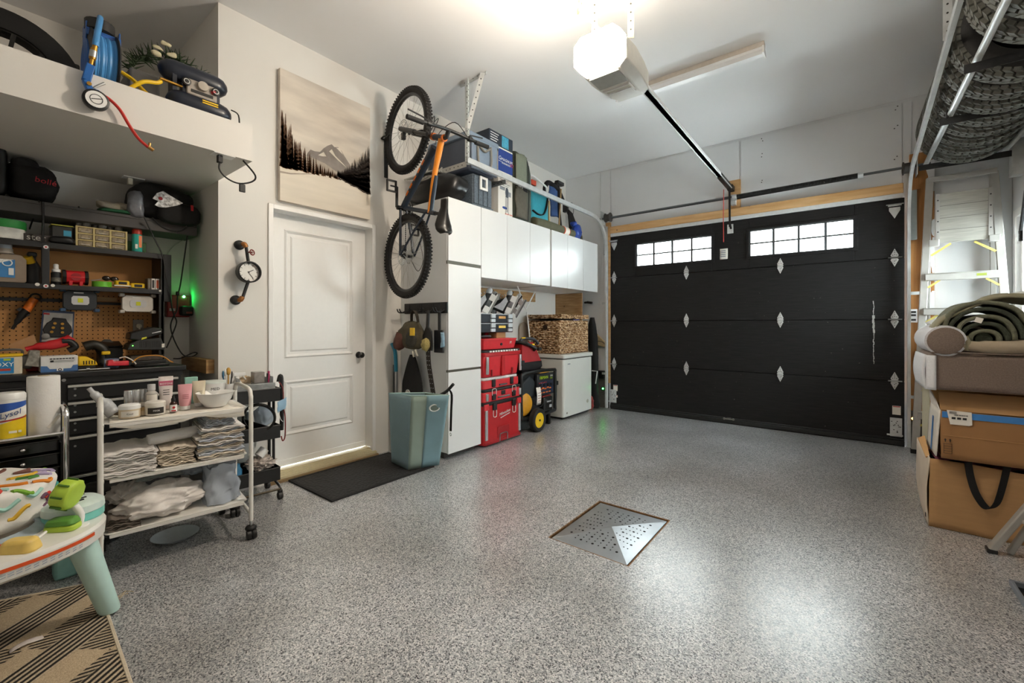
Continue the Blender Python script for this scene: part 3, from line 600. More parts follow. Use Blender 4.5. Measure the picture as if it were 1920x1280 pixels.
# upright sport bag
SAGE = mt('#7c8272', .75, var=.06, bump=.1, bsc=300); GREEN = mt('#454d42', .75, var=.08, bump=.1, bsc=200)
t = thing('upright_sport_bag', 'tall grey green zipped sport bag standing on end on the cabinet', 'bag', (-2.95, 3.79, CT))
by0, by1, bx = 3.635, 4.02, -2.80
def bagring(z, k, dx=0, a=0, b=1):
    n = 24; L = []; cy, cx = (by0+by1)/2, -2.96
    for j in range(n):
        an = 2*PI*j/n; e = .55
        f = lambda q: math.copysign(abs(q)**e, q)
        L.append(V((cx+f(math.cos(an))*.15*k+dx, cy+f(math.sin(an))*(by1-by0)/2*k, z))+noise.noise_vector(V((math.cos(an)*3, math.sin(an)*3, z*5)))*.012)
    return L
zs = [(CT, .85), (CT+.02, .97), (CT+.15, 1), (2.57, .98), (2.66, .97), (2.72, .97), (2.9, .93), (3.0, .86), (3.08, .7), (3.12, .42), (3.13, .1)]
obj('bag_body', G().rings([bagring(z, k) for z, k in zs]), GREEN, t, sm=0)
gg = G().surf(lambda a, b: (bx-.004+.006*math.sin(PI*a)+.012*math.sin(b*9)*a*(1-a), by0+.02+a*.2, 2.74+b*.32-.09*max(0, b-.6)*abs(a-.6)), 8, 14)
obj('pale_panel', gg, SAGE, t, solid=.006)
gg = G().surf(lambda a, b: (bx-.003+.008*math.sin(PI*a)+.012*math.sin(b*7+a*4)*(1-a), by0+.015+a*.22, CT+.03+b*.33), 8, 12)
obj('brown_panel', gg, mt('#5c574b', .7, var=.1), t, solid=.006)
bd = obj('black_band', G().surf(lambda a, b: (bx+.002+.006*math.sin(PI*a), by0+.015+a*.21, 2.66+b*.08), 8, 2), BLKF, t, solid=.006)
text('ort', .06, LW, t, (bx+.012, by0+.05, 2.68), RY, UPZ)
obj('zip', G().tube([(bx+.005, by0+.235, CT+.02), (bx+.012, by0+.24, 2.6), (bx+.008, by0+.235, 2.95), (bx-.03, by0+.2, 3.08)], .005, 6, 4), LK, t)
# teal folding chair case
TEAL = mt('#2c9db0', .5, var=.06)
t = thing('teal_sled', 'bright teal plastic carrier with white tube handle and black strap', 'sled', (-2.95, 4.2, CT))
obj('tray', G().rr(-3.05, -2.87, 4.04, 4.42, CT, 2.80, .05), TEAL, t, bev=.012)
obj('tube_handle', G().tube([(-2.9, 4.06, 2.79), (-2.9, 4.05, 2.90), (-2.9, 4.10, 2.94), (-2.9, 4.36, 2.89), (-2.9, 4.40, 2.86), (-2.9, 4.40, 2.76)], .011, 8, 4), PWHITE, t)
obj('grip', G().box(-2.92, -2.885, 4.07, 4.16, 2.83, 2.89), mt('#c2462a', .5), t, bev=.005)
obj('strap', G().ribbon([(-2.86, 4.38, 2.80), (-2.855, 4.33, 2.62), (-2.845, 4.25, 2.51), (-2.85, 4.15, 2.49), (-2.86, 4.05, 2.52)], (1, 0, 0), .02, .012, 4), BLKF, t)
obj('tan_board', G().box(-3.05, -2.88, 4.43, 4.45, CT, 2.72), mt('#d7b98a', .7), None, bev=.002, label='thin tan board on edge behind the teal carrier', cat='board')
# rolled green chair bag with a label
OLV = mt('#5d5c46', .8, var=.1, bump=.2, bsc=150)
t = thing('rolled_chair_bag', 'rolled olive canvas chair bag with a white label band', 'bag', (-2.84, 4.4, CT))
obj('roll', G().tube([(-2.84, 4.03, CT+.055), (-2.835, 4.3, CT+.065), (-2.84, 4.6, CT+.062), (-2.84, 4.92, CT+.058)], .055, 14, 5), OLV, t, sm=0)
obj('label_band', G().cyl((-2.838, 4.66, CT+.06), (-2.838, 4.76, CT+.06), .0585, n=18), mt('#e9e2d8', .6), t)
obj('label_edge', G().cyl((-2.838, 4.645, CT+.06), (-2.838, 4.66, CT+.06), .059, n=18).cyl((-2.838, 4.76, CT+.06), (-2.838, 4.772, CT+.06), .059, n=18), mt('#d8572f', .6), t)
t = thing('blue_life_pouch', 'shiny cobalt blue fabric pouch crumpled at the cabinet end', 'pouch', (-2.84, 5.0, CT))
obj('pouch_body', sac(G(), (-2.84, 5.03, CT+.1), (.06, .085, .095), .02, 14, 5, .8), mt('#2246a8', .35, var=.2, sc=12), t, sm=0)
obj('pouch_flap', sac(G(), (-2.85, 4.97, CT+.2), (.04, .05, .035), .012, 14, 7, .8), mt('#2246a8', .35, var=.2, sc=12), t, sm=0)
# golf push cart folded
t = thing('golf_push_cart', 'folded black golf push cart with a blue seat panel leaning in the corner', 'golf cart', (-3.0, 5.1, CT))
obj('frame_tube', G().tube([(-2.95, 5.42, CT+.02), (-3.0, 5.1, 2.72), (-3.05, 4.92, 3.02), (-3.05, 4.9, 3.1)], .022, 10, 4), BLK, t)
obj('frame_tube', G().tube([(-2.95, 4.85, CT+.02), (-3.0, 4.86, 2.7), (-3.03, 4.88, 3.04)], .016, 8, 4), BLK, t)
obj('wood_shaft', G().cyl((-2.98, 4.8, CT), (-3.0, 4.9, 3.0), .01, n=8), mt('#b99a6a', .5), t, label='pale wooden shaft')
obj('handle_head', G().box(-3.08, -3.02, 4.86, 5.02, 3.07, 3.12).box(-3.08, -3.03, 4.84, 4.9, 2.98, 3.09), BLK, t, bev=.01)
obj('blue_panel', G().surf(cloth(lambda a, b: (-3.05+.03*math.sin(a*PI), 4.68+.2*a+.05*(1-b), 2.62+b*.38), .012, 8, 3), 8, 10), mt('#35568a', .7, var=.12), t, solid=.012, sm=0)
obj('black_pad', G().tube([(-3.03, 4.58, 2.80), (-3.03, 4.56, 2.93), (-3.03, 4.62, 3.02), (-3.03, 4.74, 3.02), (-3.03, 4.84, 2.99)], .03, 10, 4), BLKF, t)
obj('side_plate', G().prism([(-2.95, 5.02, 2.75), (-2.95, 5.12, 2.72), (-2.95, 5.46, CT+.01), (-2.95, 5.1, CT+.01)], (-.03, 0, 0)), BLK, t, bev=.006)
obj('wheel', G().torus((-2.9, 5.22, CT+.075), (1, 0, .1), .055, .018, 22, 8), mt('#77735f', .7), t)
obj('cable', G().tube([(-2.97, 5.0, 2.8), (-2.96, 5.12, 2.86), (-2.96, 5.16, 2.75), (-2.97, 5.1, 2.6)], .004, 6, 4), BLK, t)
obj('hub_clamp', G().box(-3.04, -2.97, 5.0, 5.06, 2.72, 2.86), BLK, t, bev=.008)
# ================================================================ bicycle hung by its front wheel
PH = math.radians(-8); dO = V((math.cos(PH), math.sin(PH), 0)); nO = V((-math.sin(PH), math.cos(PH), 0)); OB = V((XL+.012, 2.455, 1.80))
def B(f, u, r=0): return OB+V((0, 0, 1))*f+dO*u+nO*r
bk = thing('bicycle', 'dark blue and orange mountain bicycle hung upright by its front wheel', 'bicycle', (OB.x, OB.y, OB.z-.37))
FRM = mt('#24303f', .35, var=.04); FORG = mt('#e58a25', .35); TYRE = mt('#211f1e', .75, var=.15, sc=120, bump=.3, bsc=300); SPK = mt('#b7b4ae', .3, .9)
def wheel(f, u, rotor_side, yaw=0):
    c = B(f, u); ax = nO
    g = G().torus(c, ax, .338, .029, 56, 10)
    a_, b_ = perp(ax)
    for i in range(76):
        for s in (-1, 0, 1):
            t_ = 2*PI*(i+.5*(s == 0))/76; dd = a_*math.cos(t_)+b_*math.sin(t_); tt = ax.cross(dd)
            p = c+dd*(.338+.029*(1 if s == 0 else .72))+ax*(.021*s); M_ = Matrix((dd, tt, ax)).transposed()
            g.obox(p, (.011, .013, .012), M_)
    ty = obj('tyre', g, TYRE, bk)
    obj('rim', G().lathe([(.296, -.013), (.318, -.014), (.318, .014), (.296, .013), (.29, 0), (.296, -.013)], c, ax, 48, cap=False), BLKM, ty)
    h = obj('hub', G().cyl(c-ax*.055, c+ax*.055, .014).cyl(c-ax*.03, c-ax*.025, .026).cyl(c+ax*.025, c+ax*.03, .026), BLKM, ty)
    g = G()
    for i in range(28):
        t_ = 2*PI*i/28; s = 1 if i % 2 else -1; t2 = t_+.5*(1 if (i//2) % 2 else -1)
        g.cyl(c+(a_*math.cos(t2)+b_*math.sin(t2))*.024+ax*.027*s, c+(a_*math.cos(t_)+b_*math.sin(t_))*.295, .0013, n=4, cap=False)
    obj('spoke', g, SPK, ty, kind='stuff')
    g = G().torus(c+ax*rotor_side*.042, ax, .08, .004, 36, 6, .3).torus(c+ax*rotor_side*.042, ax, .066, .003, 30, 6, .3)
    for i in range(6): t_ = 2*PI*i/6; g.bar(c+ax*rotor_side*.042+(a_*math.cos(t_)+b_*math.sin(t_))*.02, c+ax*rotor_side*.042+(a_*math.cos(t_+.4)+b_*math.sin(t_+.4))*.08, .006, .002, ax)
    obj('brake_disc', g, STEEL, ty)
    return ty
wheel(1.10, .37, -1); wheel(0, .37, -1)
obj('down_tube', G().tube([B(.44, .31), B(.62, .53), B(.83, .80)], [.028, .03, .031], 12, 4), FRM, bk)
obj('top_tube', G().tube([B(.31, .73), B(.6, .80), B(.865, .90)], [.02, .022, .026], 12, 4), FORG, bk, label='orange painted top tube')
obj('top_tube_paint', G().tube([B(.315, .735, .004), B(.5, .785, .006), B(.6, .807, .006)], .021, 12, 4), FRM, bk)
obj('seat_tube', G().tube([B(.44, .31), B(.315, .74), B(.295, .81)], .018, 12), FRM, bk)
obj('head_tube', G().cyl(B(.915, .795), B(.865, .93), .024), FRM, bk)
obj('headset', G().cyl(B(.925, .775), B(.915, .80), .029).cyl(B(.866, .925), B(.86, .945), .027), ORG, bk, label='orange headset rings')
g = G()
for s in (-1, 1):
    g.tube([B(.42, .312, .03*s), B(.2, .35, .052*s), B(0, .372, .066*s)], .0115, 8, 3)
obj('chainstay', g, FRM, bk)
g = G()
for s in (-1, 1): g.tube([B(.32, .70, .022*s), B(.16, .54, .05*s), B(.005, .38, .068*s)], .009, 8, 3)
g.tube([B(.2, .575, -.05), B(.2, .575, .05)], .008, 8)
obj('seatstay', g, FRM, bk)
g = G()
for s in (-1, 1):
    g.tube([B(1.10, .37, .062*s), B(1.0, .60, .062*s)], .021, 12).tube([B(1.0, .60, .062*s), B(.925, .775, .056*s)], .0155, 12)
g.tube([B(.925, .775, -.06), B(.935, .765, 0), B(.925, .775, .06)], .022, 10, 4).tube([B(.99, .6, -.06), B(1.015, .64, 0), B(.99, .6, .06)], .012, 8, 4)
obj('fork', g, BLKM, bk)
obj('stem', G().tube([B(.862, .935), B(.858, .965), B(.905, .995)], .018, 10), BLK, bk)
hb = obj('handlebar', G().tube([B(.875, 1.02, -.37), B(.885, 1.015, -.2), B(.905, .995, -.06), B(.905, .995, .06), B(.885, 1.015, .2), B(.875, 1.02, .37)], .0135, 10, 4), BLKM, bk)
for s in (-1, 1):
    obj('grip', G().tube([B(.875, 1.02, .245*s), B(.875, 1.02, .38*s)], .0175, 12), RUB, hb)
    obj('brake_lever', G().tube([B(.895, 1.01, .2*s), B(.93, .99, .215*s), B(.945, .985, .30*s), B(.95, .985, .35*s)], .006, 8, 3).cyl(B(.885, 1.015, .175*s), B(.885, 1.015, .21*s), .02), BLK, hb)
obj('brake_cable', G().tube([B(.89, 1.01, -.18), B(.98, .98, -.12), B(.96, .85, -.05), B(.93, .74, -.05), B(1.04, .5, -.075)], .003, 6, 5).tube([B(.89, 1.01, .18), B(1.0, .97, .08), B(.95, .83, .03), B(.86, .78, .02)], .003, 6, 5).tube([B(.89, 1.0, -.16), B(1.0, .93, -.05), B(.9, .8, -.035)], .003, 6, 5), BLK, bk)
obj('seatpost', G().cyl(B(.3, .79), B(.265, .935), .0135), BLK, bk)
def saddle(a, b):
    f = .11+.27*a; w = .075*(1-a)**.7+.02 if a < 1 else .018
    ww = (.072 if a < .25 else .072-.052*min(1, (a-.25)/.5)); ww *= math.sin(min(1, a*6+.35)*PI/2)
    an = PI*b; return B(f, .955-.028*abs(math.cos(an))**2+.018*math.sin(an)-.01*math.sin(a*PI)+.014*(a < .2)*(1-a*5), ww*math.cos(an))
obj('saddle', G().surf(saddle, 20, 12), mt('#161412', .3, var=.1), bk, solid=.014, sm=60)
obj('saddle_rail', G().tube([B(.16, .935, -.02), B(.27, .93, -.02), B(.35, .94, -.01)], .0035, 6, 3).tube([B(.16, .935, .02), B(.27, .93, .02), B(.35, .94, .01)], .0035, 6, 3), STEEL, bk)
cr = obj('crankset', G().cyl(B(.43, .31, -.06), B(.43, .31, .06), .02).bar(B(.43, .31, -.065), B(.60, .33, -.075), .026, .014, nO).bar(B(.43, .31, .065), B(.26, .29, .075), .026, .014, nO).torus(B(.43, .31, .045), nO, .08, .005, 40, 6, .5).torus(B(.43, .31, .04), nO, .055, .004, 30, 6, .5), BLKM, bk)
for f, s in ((.60, -1), (.26, 1)):
    c = B(f, .33 if s < 0 else .29, .125*s); g = G().cyl(c-nO*.055*s, c+nO*.01*s, .007)
    M_ = Matrix((V((0, 0, 1)), dO, nO)).transposed()
    g.obox(c+V((0, 0, .045)), (.012, .022, .085), M_).obox(c-V((0, 0, .045)), (.012, .022, .085), M_).obox(c+nO*.04, (.1, .022, .01), M_).obox(c-nO*.04, (.1, .022, .01), M_)
    obj('pedal', g, BLK, cr)
g = G(); 
chain = []
for k in range(26): chain.append(B(.43-.43*k/25, .39-.02*k/25, .045))
for k in range(26): chain.append(B(.43*k/25, .30-.0*k/25-.03, .045))
for a, b in zip(chain[:-1:1], chain[1::1]): g.bar(a, a+(b-a)*.7, .005, .008, nO)
obj('chain', g, DSTEEL, bk, kind='stuff')
obj('cassette', G().cyl(B(0, .37, .02), B(0, .37, .035), .06, .04, 24).cyl(B(0, .37, .035), B(0, .37, .05), .04, .03, 24), STEEL, bk)
obj('derailleur', G().tube([B(0, .36, .06), B(-.03, .3, .065), B(-.0, .25, .06)], .012, 8, 3).cyl(B(-.03, .3, .05), B(-.03, .3, .065), .022).cyl(B(.02, .25, .05), B(.02, .25, .06), .022).tube([B(-.03, .33, .07), B(-.13, .42, .08), B(-.05, .52, .07), B(.1, .5, .055)], .003, 6, 4), BLKM, bk)
obj('brake_caliper', G().obox(B(1.03, .40, -.05), (.06, .035, .03), Matrix((V((0, 0, 1)), dO, nO)).transposed()).obox(B(.06, .41, -.05), (.05, .035, .03), Matrix((V((0, 0, 1)), dO, nO)).transposed()), BLKM, bk, bev=.004)
g = G()
for k in range(5):
    p = B(.52+.05*k, .41+.062*k, -.031); g.bar(p, p+V((0, 0, 1))*.03+dO*.036, .018, .003, nO)
obj('frame_lettering', g, ORG, bk, kind='stuff')
hk = thing('bike_hook', 'black wall bracket hooking the bicycle front wheel', 'hook', (XL, 2.42, 2.55))
hz = OB.z+1.10
obj('back_plate', G().box(XL, XL+.012, 2.435, 2.475, hz-.32, hz+.05), BLK, hk, bev=.004)
obj('hook_arm', G().tube([(XL+.01, 2.40, hz+.03), (XL+.05, 2.40, hz+.04), (XL+.10, 2.40, hz+.02), (XL+.14, 2.395, hz+.035)], .008, 8, 4).tube([(XL+.01, 2.455, hz+.03), (XL+.012, 2.40, hz+.03)], .008, 8), BLK, hk)
# ================================================================ canvas print
xp = XL+.04; TLp = PX(525, 126, xp); TRp = PX(694, 203, xp); BLp = PX(525, 376, xp); BRp = PX(694, 411, xp)
y0, y1, z0, z1 = TLp.y, TRp.y, (BLp.z+BRp.z)/2, (TLp.z+TRp.z)/2
cv = thing('canvas_print', 'large sepia canvas print of a snowy mountain between spruce trees', 'wall art', (XL, (y0+y1)/2, z0))
mS, nt, N, L, b_ = nodes('canvas_sky', .8)
co = coord(N, L, (2, 1.2, 5)); n_ = N.new('ShaderNodeTexNoise'); n_.inputs['Scale'].default_value = 1.3; n_.inputs['Detail'].default_value = 5; L.new(co, n_.inputs['Vector'])
r_ = ramp(N, [(.3, '#bdb3a8'), (.65, '#e2d8ca')]); L.new(n_.outputs[0], r_.inputs[0]); L.new(r_.outputs[0], b_.inputs['Base Color'])
obj('canvas', G().box(XL+.001, xp, y0, y1, z0, z1), mS, cv, bev=.002)
def cp2(s, t, k=0): return V((xp+.0006+.0006*k, y0+(y1-y0)*s, z0+(z1-z0)*t))
def poly(pts, k): return G().prism([cp2(s, t, k) for s, t in pts], (.0005, 0, 0))
obj('print_snowfield', poly([(0, 0), (1, 0), (1, .235), (.78, .27), (.6, .305), (.45, .30), (.2, .28), (0, .25)], 1), mt('#ddd3c3', .8, var=.05, sc=3, stretch=(1, 1, 8)), cv)
mtn = [(.22, .30), (.27, .42), (.3, .455), (.34, .452), (.4, .46), (.44, .50), (.48, .53), (.53, .556), (.56, .54), (.6, .55), (.64, .53), (.68, .49), (.72, .455), (.76, .42), (.8, .33), (.6, .305)]
obj('print_mountain', poly(mtn, 2), mt('#968d86', .8, var=.25, sc=9), cv)
for pts in ([(.5, .49), (.53, .515), (.57, .47), (.66, .425), (.7, .40), (.6, .44)], [(.58, .54), (.62, .545), (.66, .5), (.63, .515)], [(.38, .43), (.44, .47), (.47, .44), (.42, .43)]): obj('print_snow', poly(pts, 3), mt('#e6ddd0', .8), cv)
obj('print_slope', poly([(.25, .4), (.45, .38), (.62, .33), (.72, .31), (.5, .29), (.25, .30)], 3), mt('#b3a698', .8, var=.1), cv)
def spruce(g, s, t, h, w, k):
    for i in range(7):
        a = i/7; zz = t+h*a; ww = w*(1-a*.92); g.prism([cp2(s-ww, zz-.004, k), cp2(s+ww, zz-.006, k), cp2(s+ww*.15, zz+h/5.5, k), cp2(s-ww*.15, zz+h/5.5, k)], (.0003, 0, 0))
random.seed(5); gl, gr = G(), G()
for i in range(46):
    s = (i/45)**1.25*.6; top = [.67, .66, .53, .5, .47, .43, .40, .375, .36, .345, .335, .33, .325][min(12, int(s/.05))]; base = .255+.05*s; spruce(gl, max(.012, s)+random.uniform(0, .012), base+random.uniform(-.004, .012), max(.025, (top-base)*random.uniform(.72, 1.0)), .024 if s < .25 else .018, 4)
for i in range(38):
    s = .6+.385*i/37; base = .305-.075*(s-.6)/.4; top = .33+.33*((s-.6)/.4)**1.1; spruce(gr, s, base, max(.05, (top-base)*random.uniform(.7, 1.05)), .02, 5)
obj('print_brown_spruces', gl, mt('#5b3d26', .8, var=.35, sc=25), cv, kind='stuff'); obj('print_dark_spruces', gr, mt('#2b211b', .8, var=.3, sc=25), cv, kind='stuff')
g = G(); random.seed(2)
for i in range(26): s = .58+.4*i/25; p = cp2(s, .298-.075*(s-.58)/.42+random.uniform(-.006, .006), 6); g.box(p.x, p.x+.0003, p.y-.008, p.y+.008, p.z-.006, p.z+.004)
obj('print_rocks', g, mt('#3a2f28', .8), cv, kind='stuff')
obj('print_track', poly([(0, .205), (.1, .215), (.42, .283), (.44, .29), (.1, .225), (0, .22)], 2), mt('#a5988a', .8, var=.2, sc=30), cv)
# ================================================================ pipe clock
ck = thing('pipe_clock', 'round wall clock mounted between black pipe fittings with a red valve wheel', 'clock', (XL, 1.25, 1.35))
cxx = XL+.075; c0 = PX(466, 510, cxx); tp = PX(462, 458, cxx); bt = PX(455, 562, cxx)
CB = mt('#1c1c1d', .5); COP = mt('#a9713f', .4, .7)
for q, nm in ((tp, 0), (bt, 1)):
    obj('wall_flange', G().lathe([(.034, 0), (.034, .012), (.022, .018), (.015, .05), (.015, .07)], (XL, q.y-.02, q.z), (1, 0.0, 0), 20), CB, ck)
    obj('copper_elbow', G().tube([(XL+.06, q.y-.02, q.z), (cxx, q.y-.012, q.z), (cxx, q.y-.002, q.z+(-.02 if nm == 0 else .02))], .016, 12, 4), COP, ck)
obj('pipe', G().cyl((cxx, tp.y-.003, tp.z-.01), (cxx, c0.y, c0.z+.06), .0105), CB, ck); obj('pipe', G().cyl((cxx, c0.y, c0.z-.06), (cxx, bt.y-.002, bt.z+.01), .0105), CB, ck)
obj('clock_case', G().lathe([(.02, -.03), (.074, -.03), (.076, -.02), (.076, .028), (.07, .03), (.066, .026), (.066, .0)], (cxx, c0.y, c0.z), (1, 0, 0), 36), CB, ck)
fc = obj('clock_face', G().disc((cxx, c0.y, c0.z), (1, 0, 0), .066, .004, 32), mt('#eceae4', .5), ck)
g = G()
for i in range(12): a = 2*PI*i/12; p = V((cxx+.005, c0.y+math.sin(a)*.054, c0.z+math.cos(a)*.054)); g.obox(p, (.001, .003, .012), (-a, 0, 0))
obj('hour_mark', g, LK, fc, kind='stuff')
obj('clock_hand', G().bar((cxx+.006, c0.y, c0.z), (cxx+.006, c0.y+.03, c0.z+.018), .004, .001, (1, 0, 0)).bar((cxx+.007, c0.y-.008, c0.z+.004), (cxx+.007, c0.y+.028, c0.z-.042), .003, .001, (1, 0, 0)).disc((cxx+.005, c0.y, c0.z), (1, 0, 0), .005, .004, 10), LK, ck)
vz = tp.z-.055; vy = tp.y+.03
obj('valve_wheel', G().torus((cxx+.02, vy, vz), (.8, .4, .1), .019, .004, 18, 6).bar((cxx+.02, vy-.017, vz), (cxx+.02, vy+.017, vz), .004, .003).bar((cxx+.02, vy, vz-.018), (cxx+.02, vy, vz+.018), .004, .003).cyl((cxx, tp.y, vz), (cxx+.02, vy, vz), .005), mt('#7a2a22', .5), ck)
# ================================================================ door mat
mm, nt, N, L, b_ = nodes('ribbed_rubber_mat', .7); co = coord(N, L)
n_ = N.new('ShaderNodeTexVoronoi'); n_.inputs['Scale'].default_value = 45; L.new(co, n_.inputs['Vector'])
r_ = ramp(N, [(.1, '#2b2b2c'), (.6, '#1d1d1e')]); L.new(n_.outputs['Distance'], r_.inputs[0]); L.new(r_.outputs[0], b_.inputs['Base Color'])
bp = N.new('ShaderNodeBump'); bp.inputs['Strength'].default_value = .6; bp.inputs['Distance'].default_value = .01; L.new(n_.outputs['Distance'], bp.inputs['Height']); L.new(bp.outputs[0], b_.inputs['Normal'])
t = thing('door_mat', 'dark textured rubber door mat in front of the white house door', 'mat', (-3.05, 1.98, 0))
obj('mat_field', G().box(-3.365, -2.735, 1.53, 2.44, .0005, .009), mm, t)
obj('mat_border', G().box(-3.365, -3.345, 1.53, 2.44, .009, .012).box(-2.755, -2.735, 1.53, 2.44, .009, .012).box(-3.345, -2.755, 1.53, 1.55, .009, .012).box(-3.345, -2.755, 2.42, 2.44, .009, .012), RUB, t)
# ================================================================ fabric hamper
HB = mt('#8aa5ad', .8, var=.05, sc=8, bump=.15, bsc=400); HG2 = mt('#a5b9ae', .8, var=.05, sc=8, bump=.15, bsc=400)
bA, bB, bC = V((-3.105, 2.285, .012)), V((-2.827, 2.238, .012)), V((-2.728, 2.485, .012)); bD = bA+bC-bB
tA, tB, tC, tD = PZ(729, 737, .64), PZ(771, 742, .64), PZ(842, 741, .64), PZ(799, 730, .64)
tD = tA+tC-tB
def side(p0, p1, q0, q1, out=.012):
    n = (p1-p0).cross(V((0, 0, 1))).normalized()
    def f(a, b):
        p = (p0*(1-a)+p1*a)*(1-b)+(q0*(1-a)+q1*a)*b; return p+n*(out*math.sin(PI*a)*math.sin(PI*b)*(.6+.6*math.sin(b*5+a*4)))
    return f
t = thing('laundry_hamper', 'pale blue and sage fabric laundry hamper standing on the mat', 'hamper', ((bA+bC)/2).to_tuple()[:2]+(.012,))
for nm, a, b, c, d, m in (('left_panel', bA, bB, tA, tB, HB), ('front_panel', bB, bC, tB, tC, HG2), ('back_panel', bC, bD, tC, tD, HG2), ('far_panel', bD, bA, tD, tA, HB)):
    obj(nm, G().surf(side(a, b, c, d), 10, 12), m, t, solid=.006, sm=60)
obj('base', G().prism([bA, bB, bC, bD], (0, 0, .008)), HB, t)
f = side(bB, bC, tB, tC, .0); hm = mt('#8db0bb', .8, var=.04, sc=8)
fr2 = side(bB, bC, tB, tC)
gg = G().surf(lambda a, b: V(fr2(.42+.58*a, b))+V((.004, -.004, 0)), 8, 12); obj('blue_gusset', gg, hm, t, solid=.004, sm=60)
gp = V(fr2(.62, .84)); dn = (bC-bB).normalized(); nn = dn.cross(V((0, 0, 1))).normalized()
M_ = Matrix((dn, V((0, 0, 1)), nn)).transposed().to_4x4(); M_.translation = gp+nn*.018
M_ = M_ @ Matrix.Diagonal((1.25, .8, 1, 1))
obj('grip_eyelet', G(M_).torus((0, 0, 0), (0, 0, 1), .032, .006, 24, 8), mt('#cfd3d0', .3, .7), t)
obj('grip_hole', G(M_).disc((0, 0, 0), (0, 0, 1), .03, .002, 20), mt('#5d6a62', .8), t)
obj('rim_wire', G().tube([tA, tB, tC, tD], .005, 6, 0, True), mt('#a9c6c2', .7), t)
# strap and black handle leaning by the hamper
t = thing('strap_handle', 'black strap with carabiner hanging from a black handle above the hamper', 'strap', (-2.742, 2.60, .3))
p = PY(838, 725, 2.6); q = PY(850, 722, 2.6)
obj('handle', G().tube([PY(826, 740, 2.58), PY(838, 733, 2.585), PY(850, 720, 2.59)], .014, 8, 3), BLK, t)
obj('webbing', G().ribbon([PY(842, 730, 2.595), PY(847, 740, 2.6), PY(846, 770, 2.605), PY(845, 808, 2.605)], (1, .2, 0), .022, .003, 3), BLKF, t)
obj('carabiner', G().torus(PY(845, 814, 2.605), (.3, 1, 0), .013, .0025, 16, 6), STEEL, t)
# ================================================================ hook rail on the cabinet side
YC = CY0
t = thing('hook_rail', 'black wall hook rail screwed to the cabinet side', 'hook rail', (-3.05, YC, 1.30))
obj('rail', G().box(-3.36, -2.77, YC-.014, YC-.0005, 1.30, 1.398), BLK, t, bev=.003)
for k in range(4):
    hx_ = -3.31+.165*k
    obj('hook', G().box(hx_-.03, hx_+.03, YC-.02, YC-.014, 1.31, 1.385).tube([(hx_-.015, YC-.02, 1.33), (hx_-.015, YC-.07, 1.31), (hx_-.015, YC-.11, 1.315), (hx_-.015, YC-.125, 1.345)], .006, 8, 3).tube([(hx_+.02, YC-.02, 1.33), (hx_+.02, YC-.07, 1.31), (hx_+.02, YC-.11, 1.315), (hx_+.02, YC-.125, 1.345)], .006, 8, 3), BLK, t, bev=.001)
BELT = mt('#57503f', .85, var=.2, sc=20, bump=.3, bsc=120)
t = thing('tool_belt', 'worn olive canvas tool pouch hanging from the hook rail', 'tool belt', (-3.15, YC-.1, .93))
obj('pouch_body', sac(G(), (-3.13, YC-.11, 1.10), (.15, .055, .125), .03, 11, 3, .75), BELT, t, sm=0)
obj('side_pouch', sac(G(), (-3.26, YC-.14, 1.05), (.065, .05, .085), .018, 13, 4, .75), mt('#5e3a30', .8, var=.2), t, sm=0)
obj('front_pocket', sac(G(), (-3.08, YC-.155, 1.06), (.06, .03, .07), .012, 15, 6, .6), mt('#3e3c36', .85, var=.2), t, sm=0)
obj('hang_loop', G().ribbon([(-3.14, YC-.1, 1.2), (-3.13, YC-.11, 1.29), (-3.1, YC-.11, 1.325), (-3.06, YC-.11, 1.29), (-3.05, YC-.1, 1.2)], (0, 1, 0), .03, .005, 4), mt('#3b342b', .8), t)
obj('yellow_tape', G().box(-3.06, -3.0, YC-.19, YC-.18, 1.10, 1.17), YEL, t, bev=.003, label='yellow patch')
obj('tool_tip', G().cyl((-3.03, YC-.15, .97), (-3.0, YC-.15, .92), .009).cyl((-3.07, YC-.15, .96), (-3.05, YC-.15, .91), .009), mt('#d4cfc2', .6), t)
t = thing('hand_brush', 'black hand brush with pale bristles hanging beside a dustpan', 'brush', (-2.93, YC-.08, .95))
obj('brush_back', G().prism([(-2.97, YC-.11, .97), (-2.86, YC-.11, .97), (-2.87, YC-.11, 1.14), (-2.91, YC-.11, 1.18), (-2.90, YC-.11, 1.32), (-2.93, YC-.11, 1.32), (-2.94, YC-.11, 1.18), (-2.985, YC-.11, 1.1)], (0, .02, 0)), BLK, t, bev=.006)
obj('bristles', sac(G(), (-2.92, YC-.13, 1.02), (.04, .03, .055), .01, 30, 3, .8), mt('#a99b62', .9, var=.3, sc=120), t, sm=0)
t = thing('dustpan', 'black dustpan with a clear blue scraper hanging behind the hand brush', 'dustpan', (-2.84, YC-.05, .95))
obj('pan', G().box(-2.90, -2.785, YC-.05, YC-.03, .95, 1.15).box(-2.855, -2.825, YC-.045, YC-.03, 1.15, 1.32), mt('#232427', .5), t, bev=.005)
obj('scraper', G().surf(cloth(lambda a, b: (-2.80+.05*a, YC-.055-.02*math.sin(a*3), 1.0+.13*b), .008, 20, 4), 6, 8), mt('#8fb3cc', .3, var=.2), t, solid=.004)
t = thing('leather_belt', 'dark studded work belt hanging down to the hamper', 'belt', (-2.86, YC-.1, .58))
pts = [(-2.925, YC-.095, 1.0), (-2.915, YC-.095, .86), (-2.885, YC-.09, .7), (-2.86, YC-.085, .56)]
obj('belt_strap', G().ribbon(pts, (1, 0, .2), .055, .005, 4), mt('#2a221c', .6, var=.1), t)
g = G(); sp_ = smoothpath(pts, 8)
for i in range(1, len(sp_)-1, 2):
    for s in (-.013, .013): g.disc(sp_[i]+V((s, -.0035, 0)), (0, -1, 0), .004, .002, 8)
